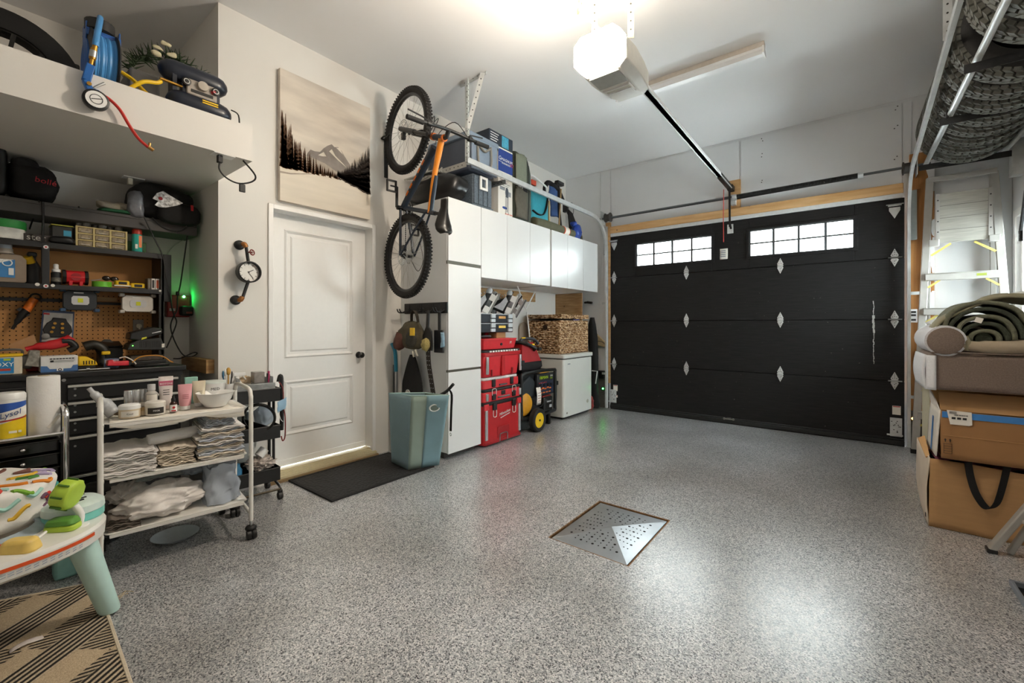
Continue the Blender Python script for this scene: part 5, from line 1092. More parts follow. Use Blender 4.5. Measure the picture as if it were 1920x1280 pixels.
obj('shelf_strip', G().box(XB+.016, XB+.04, .52, .66, 1.358, 1.385), LWOOD, hu)
# long dark shelf above the hutch
SZ, SF = 1.93, -3.77
ls = thing('long_shelf', 'long dark grey wall shelf under the loft ledge', 'shelf', (-3.9, .2, 1.845))
DK = mt('#4a4745', .6, var=.05)
obj('shelf_board', G().box(XB+.002, SF, BY0, 1.06, SZ-.02, SZ), DK, ls, bev=.002)
obj('front_lip', G().box(SF-.018, SF, BY0, 1.06, 1.848, SZ-.0205), DK, ls, bev=.002)
obj('under_board', G().box(XB+.002, SF-.019, BY0, 1.06, 1.848, 1.862), DK, ls)
for u in (73, 148): y = yat(u, SF); obj('brace', G().bar((XB+.01, y-.02, 1.80 if u < 100 else 1.86), (SF+.002, y, 1.93), .012, .006, (0, 1, 0)), BLK, ls)
# ---------------------------------------------------------------- soft bags on the long shelf
t = thing('goggle_bag', 'black soft bag with dark red lettering on the long shelf', 'bag', (-3.85, .28, SZ))
y0_, y1_ = yat(20, -3.8), yat(104, -3.8)
obj('bag_body', sac(G(), (-3.885, (y0_+y1_)/2, SZ+.122), (.11, (y1_-y0_)/2+.015, .115), .022, 9, 4, .55), BLKF, t, sm=0)
obj('bag_knot', sac(G(), (-3.84, y0_+.06, SZ+.2), (.05, .06, .05), .015, 14, 2, .8), BLKF, t, sm=0)
obj('bag_corner', sac(G(), (-3.84, y1_-.04, SZ+.14), (.05, .05, .05), .015, 14, 9, .8), BLKF, t, sm=0)
text('bollé', .046, mt('#b0222e', .6), t, (-3.752, y0_+.088, SZ+.11), (0, 1, -.12), (-.05, .12, 1))
obj('drawcord', G().tube([PX(80, 378, -3.76), PX(81, 410, -3.77), PX(80, 440, -3.78), PX(81, 455, -3.78)], .006, 6, 4), BLK, t)
obj('drawcord', G().tube([PX(72, 378, -3.78), PX(70, 392, -3.8), PX(66, 401, -3.82)], .003, 6, 3), BLK, t)
obj('hard_case', sac(G(), (-3.87, yat(2, -3.8)-.04, SZ+.15), (.1, .065, .145), .004, 6, 2, .35), mt('#121213', .35), None, sm=60, label='black rounded hard case at the end of the long shelf', cat='case')
t = thing('motorcycle_bag', 'puffy black bag with a white arrowhead print on the long shelf', 'bag', (-3.8, .9, SZ))
yc = yat(310, -3.74)
obj('bag_body', sac(G(), (-3.87, yc, SZ+.13), (.155, .18, .118), .022, 7, 6, .62), BLKF, t, sm=0)
obj('clear_pocket', sac(G(), (-3.78, yat(258, -3.74), SZ+.08), (.05, .045, .09), .014, 14, 3, .6), mt('#777980', .25, var=.3, sc=20), t, sm=0)
obj('bag_sag', sac(G(), (-3.735, yat(338, -3.72), SZ+.05), (.05, .125, .075), .012, 10, 3, .62), BLKF, t, sm=0)
ah = [(286, 372), (294, 362), (306, 358), (318, 366), (330, 373), (343, 381), (333, 385), (322, 387), (310, 389), (298, 388), (290, 384), (297, 377)]
obj('arrowhead_print', G().prism([PX(u, v, -3.68) for u, v in ah], (.002, 0, 0)), mt('#d9d8d6', .7, var=.75, sc=60), t)
obj('print_dot', G().disc(PX(301, 372, -3.677), (1, 0, 0), .012, .002, 8), mt('#8d1d20', .7), t)
obj('red_tab', G().box(-3.70, -3.685, yat(360, -3.7)-.01, yat(360, -3.7)+.005, SZ+.08, SZ+.12), RED, t)
obj('strap', G().tube([PX(285, 408, -3.69), PX(302, 424, -3.69), PX(322, 433, -3.69), PX(340, 432, -3.70), PX(351, 424, -3.70)], .006, 6, 4), BLK, t)
t = thing('rag_bundle', 'beige work gloves lying on a green cloth on the long shelf', 'gloves', (-3.85, .66, SZ))
yc = yat(215, -3.82)
obj('green_cloth', sac(G(), (-3.84, yc+.03, SZ+.015), (.08, .11, .014), .006, 14, 3, .5), mt('#1f5a38', .85), t, sm=0)
obj('glove', sac(G(), (-3.85, yc-.01, SZ+.05), (.06, .075, .022), .018, 16, 5, .7), mt('#b9ae9c', .9, var=.15), t, sm=0)
obj('glove', sac(G(), (-3.84, yc+.05, SZ+.055), (.05, .05, .02), .018, 18, 9, .7), mt('#a99f90', .9, var=.15), t, sm=0)
# ---------------------------------------------------------------- on top of the hutch
def jar(nm, label, cat, u, x, z, prof, m, parts=(), n=24, group=None, sq=None):
    y = yat(u, x); t = thing(nm, label, cat, (x, y, z), group)
    for pn_, pr, mm_ in ((('body', prof, m),)+tuple(parts)): obj(pn_, G().lathe(pr, (x, y, z), (0, 0, 1), n, sq), mm_, t)
    return t
jar('paste_tub', 'white tub with a wide green lid on the hutch', 'tub', 10, -3.87, HT+.001, [(.075, 0), (.078, .005), (.078, .062), (.07, .064)], mt('#dcdbd5', .5, var=.3, sc=18), [('lid', [(.08, .062), (.083, .066), (.083, .105), (.078, .11), (0, .111)], mt('#2f9140', .45))])
t = thing('dark_plank_sign', 'dark box with pale lettering lying behind the cord on the hutch', 'box', (-3.9, .26, HT))
ya, yb = yat(44, -3.83), yat(100, -3.83)
obj('box_body', G().box(-4.0, -3.83, ya, yb, HT+.001, HT+.045), mt('#3d3734', .6), t, bev=.002); text('ster', .05, mt('#bdb9b1', .6), t, (-3.829, ya+.01, HT+.01), RY, UPZ)
t = thing('sandpaper_pack', 'dark clear pack with a teal label on the hutch', 'pack', (-3.9, yat(115, -3.85), HT))
ya, yb = yat(97, -3.84), yat(136, -3.84)
obj('pack_body', G().box(-3.96, -3.84, ya, yb, HT+.001, HT+.115), mt('#2e2f2c', .35, var=.15), t, bev=.005); obj('lime_rim', G().box(-3.965, -3.836, ya-.003, yb+.003, HT+.1155, HT+.122), mt('#a7a63c', .5), t)
obj('teal_label', G().box(-3.84, -3.838, ya+.05, yb-.005, HT+.055, HT+.09), mt('#3f9fc0', .5), t); obj('black_pouch', sac(G(), (-3.83, (ya+yb)/2, HT+.025), (.03, .06, .022), .006, 20, 2, .7), BLK, t, sm=0)
t = thing('small_parts_cabinet', 'beige small parts cabinet with nine clear drawers on the hutch', 'organiser', (-3.9, yat(190, -3.85), HT))
ya, yb = yat(144, -3.83), yat(237, -3.83); BEI = mt('#c8b47a', .5); CLD = mt('#8f7f63', .25, var=.5, sc=70, spec=.8)
fr_ = G().box(-4.0, -3.845, ya, yb, HT+.001, HT+.128)
obj('casing', fr_, mt('#8b7b50', .5), t)
W3 = (yb-ya)/3
g = G()
for i in range(4): g.box(-3.846, -3.83, ya+W3*i-.005, ya+W3*i+.005, HT+.002, HT+.13)
for j in range(4): g.box(-3.846, -3.832, ya, yb, HT+.001+.0415*j-.003, HT+.001+.0415*j+.004)
obj('face_frame', g, BEI, t)
for i in range(3):
    for j in range(3):
        d = obj('drawer', G().box(-3.9, -3.834, ya+W3*i+.007, ya+W3*(i+1)-.007, HT+.006+.0415*j, HT+.038+.0415*j), CLD, t, bev=.002)
        obj('drawer_pull', G().box(-3.834, -3.826, ya+W3*(i+.5)-.02, ya+W3*(i+.5)+.02, HT+.012+.0415*j, HT+.016+.0415*j), mt('#d8d0bd', .3), d)
GLJ = mt('#a8a49c', .12, var=.3, sc=40, trans=.5)
for k, u in enumerate((150, 163, 178, 192, 206, 222)):
    x = -3.88+.03*(k % 2); y = yat(u, x); obj('glass_jar', G().lathe([(.018, 0), (.02, .005), (.02, .025), (.012, .032), (.013, .042), (0, .043)], (x, y, HT+.1315), (0, 0, 1), 14), GLJ, None, label='small clear glass jar on the parts cabinet', cat='jar', group='jars on the parts cabinet')
t = jar('insect_spray', 'teal and orange aerosol can with a red cap on the hutch', 'spray can', 257, -3.83, HT+.001, [(.026, 0), (.028, .004), (.028, .115), (.024, .12)], mt('#2fae9f', .35, var=.05), [('cap', [(.0265, .119), (.0265, .145), (.02, .158), (0, .16)], mt('#c9402c', .4))])
y = yat(257, -3.83); obj('orange_panel', G().prism([(-3.803, y+.004, HT+.03), (-3.806, y+.02, HT+.03), (-3.806, y+.021, HT+.11), (-3.803, y+.004, HT+.11)], (.002, 0, 0)), ORG, t); obj('can_label', G().box(-3.803, -3.8005, y-.015, y-.002, HT+.02, HT+.05), PAPER, t)
obj('green_box', G().box(-3.97, -3.87, yat(237, -3.87), yat(274, -3.87), HT+.001, HT+.075), mt('#3a6a35', .5, var=.2), None, bev=.003, label='green carton behind the teal aerosol can', cat='box')
# ---------------------------------------------------------------- inside the hutch
x = -3.9
t = thing('cleaner_jug', 'translucent jug with a blue and white label in the hutch', 'jug', (x, yat(20, -3.85), HS2))
ya, yb = yat(-8, -3.84), yat(50, -3.84); ym = (ya+yb)/2
JG = mt('#9b8a78', .35, var=.05)
obj('jug_body', G().rings([[V((-3.95+i*.5, ya+i, z)), V((-3.845-i*.3, ya+i, z)), V((-3.845-i*.3, yb-i, z)), V((-3.95+i*.5, yb-i, z))] for z, i in ((HS2+.001, .012), (HS2+.01, 0), (HS2+.14, 0), (HS2+.165, .02), (HS2+.172, .07))]), JG, t, bev=.008)
obj('jug_neck', G().lathe([(.03, 0), (.034, .004), (.03, .01), (.03, .03)], (-3.9, ym-.02, HS2+.172), (0, 0, 1), 18), mt('#cfc6bb', .4), t); obj('cap', G().lathe([(.026, 0), (.026, .028), (.02, .034), (0, .035)], (-3.9, ym-.02, HS2+.2), (0, 0, 1), 18), mt('#c5d3df', .4), t)
lb = obj('label', G().box(-3.843, -3.841, ya+.01, yb-.045, HS2+.03, HS2+.135), mt('#3f86c4', .5), t); obj('label_top', G().prism([(-3.841, ya+.01, HS2+.11), (-3.841, yb-.05, HS2+.135), (-3.841, ya+.01, HS2+.135)], (.001, 0, 0)), PWHITE, lb)
obj('label_badge', G().torus((-3.84, yb-.075, HS2+.115), (1, 0, 0), .018, .003, 18, 6).box(-3.841, -3.8395, yb-.07, yb-.05, HS2+.045, HS2+.085), PWHITE, lb, kind='stuff')
t = thing('trigger_sprayer', 'dark spray bottle with a yellow and black collar in the hutch', 'bottle', (-3.92, yat(62, -3.9), HS2))
y = yat(60, -3.9); obj('body', G().lathe([(.04, 0), (.042, .01), (.042, .1), (.018, .15), (.018, .17)], (-3.92, y, HS2+.001), (0, 0, 1), 18), mt('#1c1b1a', .4), t); obj('collar', G().cyl((-3.90, y-.005, HS2+.13), (-3.885, y-.02, HS2+.165), .022), YEL, t); obj('trigger', G().box(-3.95, -3.88, y-.02, y+.02, HS2+.165, HS2+.195), BLK, t, bev=.008)
jar('pump_bottle', 'black pump bottle with a white nozzle beside the divider post', 'bottle', 105, -3.86, HS2+.001, [(.02, 0), (.023, .004), (.023, .075), (.014, .085)], BLK, [('nozzle', [(.019, .08), (.02, .095), (.012, .1), (.012, .125), (.008, .13), (0, .131)], PWHITE), ('label', [(.0235, .02), (.0235, .045)], mt('#6d6a60', .5, var=.5, sc=80))])
t = thing('job_radio', 'red and black portable speaker in the hutch', 'speaker', (-3.88, yat(142, -3.85), HS2))
ya, yb = yat(118, -3.84), yat(167, -3.84)
obj('body', G().cyl((-3.885, ya+.015, HS2+.056), (-3.885, yb-.015, HS2+.056), .044, n=8), mt('#d5232b', .4), t, bev=.004); obj('end_cap', G().cyl((-3.885, ya, HS2+.056), (-3.885, ya+.016, HS2+.056), .046, n=8), BLK, t); obj('end_cap', G().cyl((-3.885, yb-.016, HS2+.056), (-3.885, yb, HS2+.056), .046, n=8), BLK, t)
for y in (ya+.035, yb-.035): obj('foot', G().box(-3.9, -3.845, y-.008, y+.008, HS2+.001, HS2+.03), mt('#d5232b', .4), t, bev=.002)
obj('speaker_grille', G().disc((-3.8445, (ya+yb)/2, HS2+.058), (1, 0, .0), .024, .002, 20), mt('#a51a22', .5), t)
y = yat(191, -3.85); obj('tape_roll', G().lathe([(.03, 0), (.048, 0), (.048, .035), (.03, .035), (.03, 0)], (-3.85, y, HS2+.001), (0, 0, 1), 30, cap=False), mt('#6cc22f', .4), None, label='bright green roll of tape in the hutch', cat='tape')
t = thing('sunglasses', 'dark sunglasses resting on the green tape roll', 'sunglasses', (-3.87, yat(205, -3.87), HS2+.037))
y = yat(207, -3.88)
for s in (-1, 1): obj('lens', G().sph((-3.88-.015*s, y+.022*s, HS2+.062), (.008, .022, .017), 12, 8), mt('#2a211b', .1), t)
obj('temple', G().tube([(-3.865, y-.045, HS2+.055), (-3.84, y-.075, HS2+.045), (-3.83, y-.1, HS2+.04)], .003, 6, 3), mt('#8b8a8c', .3), t)
for k, (u, lab) in enumerate(((229, 'yellow and black tape measure beside the green tape roll'), (258, 'yellow and black tape measure beside the small cartons'))):
    y = yat(u, -3.85); t = thing('tape_measure', lab, 'tape measure', (-3.86, y, HS2), 'tape measures in the hutch')
    zt = HS2+.001+(.012 if k == 0 else 0)
    obj('case', G().rr(-3.89, -3.835, y-.037, y+.037, zt, zt+.038, .012), YEL, t, bev=.006); obj('dark_face', G().box(-3.836, -3.832, y-.02, y+.022, zt+.012, zt+.03), BLK, t, bev=.002); obj('rubber_foot', G().box(-3.885, -3.834, y-.042, y+.042, zt-.0005, zt+.008), BLK if k else mt('#d8d2c4', .5), t)
for k, (u0, u1, c, lab) in enumerate(((277, 283, '#6c665e', 'narrow grey carton in the hutch'), (284, 291, '#e8e4df', 'narrow white carton standing in the hutch'), (292, 299, '#d96a45', 'narrow orange and white carton in the hutch'))):
    a, b = yat(u0, -3.83), yat(u1, -3.83); o = obj('small_carton', G().box(-3.9, -3.83, a, b-.001, HS2+.001, HS2+.078), mt('#e8e4df', .5) if k == 2 else mt(c, .5), None, bev=.001, label=lab, cat='box', group='small cartons in the hutch')
    obj('carton_panel', G().box(-3.83, -3.8285, a+.004, b-.005, HS2+.012, HS2+.068), mt(('#8c867c', '#3a3a3c', '#e0653c')[k], .5), o)
# ---------------------------------------------------------------- pegboard
t = thing('dive_knife', 'orange handled knife in a black sheath hanging on the pegboard', 'knife', (-4.0, yat(45, -4.0), 1.1))
kx = -3.99
obj('sheath', G().tube([PX(23, 617, kx), PX(33, 602, kx), PX(44, 587, kx), PX(50, 582, kx)], [.008, .016, .022, .024], 10, 3), BLK, t); obj('guard', G().bar(PX(34, 578, kx), PX(53, 592, kx), .02, .02, (1, 0, 0)), BLK, t)
obj('grip', G().tube([PX(48, 583, kx), PX(55, 573, kx), PX(65, 560, kx)], .021, 10, 4), mt('#e0731c', .5, var=.25, sc=60), t); obj('lanyard_ring', G().torus(PX(67, 557, kx), (1, 0, .2), .022, .005, 18, 6), BLK, t)
def worklight(lab, u0, u1, v0, v1, m, m2):
    xx = -3.845; a, b = PX(u0, v1, xx), PX(u1, v0, xx); y0, y1, z0, z1 = a.y, b.y, a.z, b.z
    t = thing('work_light', lab, 'work light', (xx-.03, (y0+y1)/2, z0), 'flat work lights under the hutch shelf')
    c = .02; P8 = [(y0+c, z0), (y1-c, z0), (y1, z0+c), (y1, z1-c), (y1-c, z1), (y0+c, z1), (y0, z1-c), (y0, z0+c)]
    obj('body', G().prism([(xx-.035, p, q) for p, q in P8], (.035, 0, 0)), m, t, bev=.004)
    for (y, z) in ((y0, z0), (y1, z0), (y0, z1), (y1, z1)): obj('corner_guard', G().box(xx-.04, xx+.006, y-.014, y+.014, z-.01, z+.012), m2, t, bev=.006)
    ym, zm = (y0+y1)/2, (z0+z1)/2; w, h = (y1-y0)*.26, (z1-z0)*.22
    obj('reflector', G().prism([(xx, ym+p*w, zm+q*h) for p, q in ((-1, -.6), (-.8, -1), (.8, -1), (1, -.6), (1, .6), (.8, 1), (-.8, 1), (-1, .6))], (.004, 0, 0)), mt('#c9c9c9', .3), t)
    obj('led_chip', G().box(xx+.004, xx+.006, ym-.012, ym+.012, zm-.013, zm+.013), mt('#d8dc2a', .4), t)
    obj('hang_bracket', G().tube([(xx-.02, y0+.01, z1-.01), (xx-.02, y0+.012, z1+.02), (xx-.02, y1-.012, z1+.02), (xx-.02, y1-.01, z1-.01)], .005, 6), mt('#2f4a66', .5), t)
    obj('top_print', G().box(xx, xx+.001, ym-.03, ym+.015, z1-.018, z1-.012), MAG, t)
worklight('dark blue flat work light hanging from the hutch shelf', 118, 182, 546, 581, mt('#23272c', .5), mt('#2f4a66', .5))
worklight('white flat work light hanging from the hutch shelf', 229, 288, 555, 584, mt('#cfcac2', .45), mt('#bdb8b0', .5))
t = thing('blister_pack', 'blister pack with black studded ice cleats leaning on the pegboard', 'package', (-3.9, yat(108, -3.95), BZ))
pk = [PX(u, v, -3.97) for u, v in ((74, 641), (80, 581), (140, 584), (137, 641))]; BZB = mt('#44587a', .4)
obj('card', G().prism([q for q in pk], (-.012, 0, 0)), BZB, t, bev=.003)
pk2 = [PX(u, v, -3.965) for u, v in ((78, 640), (83, 585), (137, 588), (134, 640))]; obj('card_face', G().prism(pk2, (-.003, 0, 0)), mt('#c3bfb9', .4, var=.1), t)
obj('card_print', G().prism([PX(u, v, -3.963) for u, v in ((81, 589), (82, 586), (93, 587), (93, 590))], (.001, 0, 0)), RED, t)
obj('cleat', G().prism([PX(u, v, -3.95) for u, v in ((80, 618), (88, 605), (97, 600), (99, 595), (124, 597), (126, 602), (134, 612), (136, 622), (128, 630), (112, 632), (95, 632), (84, 628))], (-.012, 0, 0)), BLK, t, bev=.004)
for u, v in ((103, 606), (117, 607), (100, 614), (117, 615), (97, 622), (117, 623)): obj('stud', G().disc(PX(u, v, -3.945), (1, 0, 0), .008, .004, 10), BRASS, t)
obj('ball_tag', G().sph(PX(86, 630, -3.955), (.01, .02, .02), 10, 8), mt('#8d8b88', .4), t)
p = PX(260, 611, -4.02); t = thing('wall_outlet', 'grey wall outlet with a beige plug on the pegboard', 'outlet', (-4.03, p.y, p.z-.04)); obj('plate', G().box(XB+.016, XB+.022, p.y-.03, p.y+.03, p.z-.045, p.z+.045), mt('#8f887c', .5), t, bev=.003); obj('plug', G().cyl((XB+.022, p.y, p.z), (XB+.045, p.y, p.z), .016).tube([(XB+.045, p.y, p.z), (XB+.055, p.y, p.z-.02), (XB+.04, p.y, p.z-.06)], .006, 6, 3), mt('#cfc7b0', .5), t)
# battery charger on the wall
p0, p1 = PX(311, 594, -3.99), PX(356, 554, -3.99)
t = thing('battery_charger', 'red wall charger holding a black battery with a lit green lamp', 'charger', (-4.02, (p0.y+p1.y)/2, p0.z))
obj('base', G().box(XB+.001, -3.985, p0.y+.006, min(p1.y, YS-.012), p0.z, p1.z), mt('#8e2226', .45, var=.1), t, bev=.008)
pb = PX(350, 583, -3.95); obj('battery', G().box(-3.985, -3.93, pb.y-.04, pb.y+.04, pb.z-.035, pb.z+.038), BLK, t, bev=.012); obj('battery_print', G().box(-3.93, -3.928, pb.y-.008, pb.y+.03, pb.z-.02, pb.z-.005), mt('#7a2d2d', .5), t)
pg = PX(345, 556, -3.98); obj('indicator_lamp', G().sph((-3.982, pg.y, pg.z), .008, 10, 6), mt('#2bff62', .3, emit=40, var=0), t, label='lit green lamp'); obj('charger_label', G().box(-3.985, -3.9835, p0.y+.02, p0.y+.055, p0.z+.045, p0.z+.065), mt('#b9a8a4', .5), t)
# cords
t = thing('power_cord', 'thin black power cord hanging from the long shelf past the hutch edge', 'cord', (-3.8, .9, BZ), 'black cords by the hutch')
obj('cord', G().tube([PX(270, 406, -3.77), PX(290, 448, -3.77), PX(305, 480, -3.77), PX(312, 520, -3.77), PX(319, 550, -3.78), PX(322, 575, -3.8), PX(327, 592, -3.82), PX(331, 605, -3.83), PX(322, 630, -3.83), PX(312, 652, -3.82)], .0045, 6, 4), BLK, t)
t = thing('power_cord', 'thin black power cord dropping from the shelf end to the bench corner', 'cord', (-3.8, 1.0, BZ), 'black cords by the hutch')
obj('cord', G().tube([PX(353, 430, -3.80), PX(346, 480, -3.81), PX(338, 535, -3.83), PX(333, 555, -3.85), PX(332, 580, -3.86), PX(326, 592, -3.86), PX(320, 610, -3.85), PX(324, 630, -3.84), PX(334, 652, -3.82), PX(345, 666, -3.80), PX(360, 668, -3.79), PX(370, 662, -3.78), PX(362, 661, -3.79), PX(345, 669, -3.8), PX(336, 672, -3.82), PX(325, 672, -3.84)], .0045, 6, 4), BLK, t); obj('inline_switch', G().obox(PX(333, 550, -3.84), (.02, .02, .03)), BLK, t, bev=.005)
obj('white_cable', G().tube([PX(352, 445, -4.03), PX(340, 452, -4.03), PX(325, 462, -4.03), PX(314, 476, -4.03)], .004, 6, 4), mt('#c9c6bf', .5), None, label='thin white cable on the wall under the long shelf', cat='cable')
obj('ledger_block', G().box(XB+.002, -3.5, YS-.05, YS-.001, PY(380, 692, 1.06).z-.02, PY(380, 672, 1.06).z), LWOOD, None, bev=.002, label='light wooden block on the niche side wall', cat='wood block')
# ---------------------------------------------------------------- on the bench top
z = BZ+.001
def bbox(nm, lab, cat, u0, u1, h, x1, dx, m, **k):
    a, b = yat(u0, x1), yat(u1, x1); t = thing(nm, lab, cat, (x1-dx/2, (a+b)/2, z)); obj('box_body', G().box(x1-dx, x1, a, b, z, z+h), m, t, bev=.003, **k); return t, a, b
xo = -3.53; yo = yat(12, xo)
t = thing('oxy_tub', 'white tub of stain remover with a blue label and yellow lid on the bench', 'tub', (xo-.05, yo, z))
obj('body', G().rr(xo-.12, xo, yo-.07, yat(43, xo), z, z+.095, .03), mt('#d8cdb8', .45), t, bev=.004); obj('lid', G().rr(xo-.122, xo+.003, yo-.073, yat(44, xo), z+.096, z+.11, .03), YEL, t, bev=.003); obj('handle', G().tube([(xo-.06, yo-.03, z+.11), (xo-.05, yo-.02, z+.13), (xo-.05, yo+.05, z+.13), (xo-.06, yo+.06, z+.11)], .006, 8, 3), mt('#5a5b5e', .4), t)
lb = obj('label', G().box(xo+.001, xo+.003, yo-.05, yat(26, xo), z+.008, z+.09), mt('#2f8fce', .4, var=.15, sc=25), t); text('OXY', .032, LW, lb, (xo+.004, yo-.042, z+.045), RY, UPZ); obj('red_band', G().box(xo+.003, xo+.004, yo-.05, yat(20, xo), z+.022, z+.034), mt('#c4432f', .5), lb); obj('lime_flash', G().box(xo+.003, xo+.004, yo-.01, yat(20, xo), z+.076, z+.087), mt('#b5c832', .5), lb)
t, a, b = bbox('fastener_box', 'white and blue printed fastener box on the bench', 'box', 76, 146, .088, -3.55, .12, mt('#e6e6e4', .5))
obj('blue_tray', G().prism([(-3.549, a, z), (-3.549, b, z), (-3.549, b, z+.035), (-3.549, b-.02, z+.033), (-3.549, b-.028, z+.016), (-3.549, a+.035, z+.016), (-3.549, a+.025, z+.033), (-3.549, a, z+.035)], (.0015, 0, 0)), mt('#4d78b0', .5), t)
g = G(); 
for k in range(8): g.box(-3.549, -3.548, a+.035+k*.0125, a+.045+k*.0125, z+.07, z+.076)
g.box(-3.549, -3.548, a+.036, a+.135, z+.061, z+.0625).box(-3.549, -3.548, a+.036, a+.13, z+.054, z+.0555).box(-3.549, -3.548, a+.037, a+.05, z+.055, z+.065)
obj('printed_lines', g, LK, t, kind='stuff'); obj('brand_mark', G().box(-3.5475, -3.5465, a+.062, a+.088, z+.004, z+.018), LW, t); obj('mark_ring', G().torus((-3.546, a+.075, z+.011), (1, 0, 0), .006, .0018, 12, 5), LK, t)
t = thing('bit_case', 'grey speckled bit case standing beside the fastener box', 'case', (-3.58, yat(57, -3.56), z))
pts = [PX(u, v, -3.56) for u, v in ((46, 686), (56, 657), (75, 657), (75, 688))]; obj('case_body', G().prism([V((q.x, q.y, max(q.z, z))) for q in pts], (-.08, 0, 0)), mt('#8b8880', .5, var=.5, sc=45), t, bev=.003); obj('dark_tool', sac(G(), (-3.6, yat(48, -3.6), z+.06), (.03, .025, .04), .008, 20, 2, .7), mt('#4f4d49', .6), t, sm=0)
pts = [PX(u, v, -3.8) for u, v in ((17, 646), (63, 627), (72, 648), (68, 660), (20, 660))]; obj('plastic_sheet', G().prism(pts, (-.006, 0, 0)), mt('#b98c62', .15, var=.05), None, label='amber tinted clear plastic panel leaning on the pegboard', cat='panel')
t = thing('cordless_saw', 'red cordless saw lying on its side on the bench', 'power tool', (-3.72, yat(100, -3.7), z))
xs_ = -3.68; obj('body', G().tube([PX(48, 655, xs_), PX(70, 650, xs_), PX(100, 646, xs_), PX(122, 640, xs_), PX(134, 632, xs_)], [.014, .022, .028, .03, .024], 12, 4), mt('#c3262b', .4), t, sm=60); obj('grip', G().tube([PX(116, 640, xs_+.015), PX(130, 640, xs_+.015), PX(141, 650, xs_+.015), PX(128, 657, xs_+.01)], .018, 10, 4), BLK, t); obj('blade_guard', G().box(xs_-.03, xs_+.03, yat(48, xs_), yat(110, xs_), z, z+.03), mt('#97201f', .5), t, bev=.01)
t = thing('yellow_charger', 'yellow and black tool battery charger on the bench', 'charger', (-3.62, yat(165, -3.6), z))
a, b = yat(147, -3.58), yat(184, -3.58); obj('housing', G().prism([(-3.58, a, z+.022), (-3.58, b, z+.022), (-3.58, b-.008, z+.045), (-3.58, b-.045, z+.075), (-3.58, a, z+.078)], (-.09, 0, 0)), YEL, t, bev=.006); obj('base', G().box(-3.67, -3.585, a, b-.01, z, z+.0215), BLK, t, bev=.003)
g = G()
for k in range(5): g.box(-3.5805, -3.579, a+.02+k*.012, a+.025+k*.012, z+.03, z+.052)
obj('vent_slot', g, BLK, t, kind='stuff')
t = thing('cordless_drill', 'black and yellow cordless drill lying behind the yellow charger', 'power tool', (-3.75, yat(190, -3.74), z))
xs_ = -3.76; obj('body', G().tube([PX(158, 650, xs_), PX(175, 646, xs_), PX(190, 652, xs_), PX(196, 662, xs_)], .03, 10, 4), mt('#232019', .5), t); obj('grip', G().tube([PX(185, 652, xs_), PX(192, 668, xs_), PX(190, 680, xs_)], .02, 10, 3), BLK, t); obj('yellow_band', G().box(-3.75, -3.72, yat(190, -3.73), yat(207, -3.73), z+.075, z+.098), YEL, t, bev=.006)
t = thing('tool_battery_pile', 'black tool case with an open lid at the back of the bench', 'case', (-3.88, yat(215, -3.85), z)); a, b = yat(188, -3.84), yat(231, -3.84); obj('case_body', G().box(-3.98, -3.84, a, b, z, z+.115), mt('#1b1a19', .45, var=.2), t, bev=.006); obj('lid', G().obox((-3.9, (a+b)/2, z+.135), (.12, b-a, .012), (0, .25, 0)), BLK, t, bev=.003); obj('dark_plate', G().prism([PX(u, v, -3.82) for u, v in ((191, 640), (214, 642), (206, 636), (196, 636))], (-.02, 0, 0)), mt('#3d3c3a', .4), t)
t, a, b = bbox('blade_pack', 'small grey and red printed pack on the bench', 'box', 195, 224, .058, -3.58, .03, mt('#5b6680', .5, var=.25, sc=30)); obj('pack_print', G().box(-3.58, -3.5785, a+.004, b-.004, z+.03, z+.05), mt('#b9bcc2', .5), t)
xs_ = -3.53; obj('red_clamp', G().prism([PX(u, v, xs_) for u, v in ((201, 686), (203, 676), (212, 674), (214, 678), (242, 676), (242, 685))], (-.06, 0, 0)), mt('#d8323f', .4), None, bev=.004, label='flat red plastic clamp lying at the bench edge', cat='clamp')
t = thing('screwdriver', 'steel screwdriver lying along the bench edge', 'screwdriver', (-3.5, yat(175, -3.5), z)); xs_ = -3.5; y1, y2 = yat(147, xs_), yat(206, xs_); obj('shaft', G().cyl((xs_, y1, z+.005), (xs_, y2, z+.005), .004, n=8), STEEL, t); obj('collar', G().cyl((xs_, yat(162, xs_), z+.008), (xs_, yat(168, xs_), z+.008), .0075, n=10), STEEL, t)
# charger stack
t = thing('charger_stack', 'black ribbed battery charger with a battery on top at the bench end', 'charger', (-3.75, yat(275, -3.72), z))
xs_ = -3.66
obj('tray', G().box(-3.82, xs_, yat(240, xs_), yat(312, xs_), z, z+.03), mt('#1d1c1b', .4), t, bev=.004); obj('parts_tray', G().box(-3.8, xs_-.005, yat(245, xs_), yat(306, xs_), z+.031, z+.062), mt('#4b3f33', .5, var=.5, sc=60), t, bev=.003)
P4 = [PX(u, v, xs_) for u, v in ((238, 656), (243, 645), (260, 637), (302, 633), (310, 652), (308, 656))]; obj('charger_body', G().prism(P4, (-.14, 0, 0)), mt('#2b2b29', .55, var=.1), t, bev=.005)
g = G()
for k in range(12): q = PX(263+k*3.4, 645, xs_+.001); g.box(xs_, xs_+.002, q.y-.0025, q.y+.0025, q.z-.022, q.z+.022)
obj('rib', g, mt('#1b1b1a', .5), t, kind='stuff')
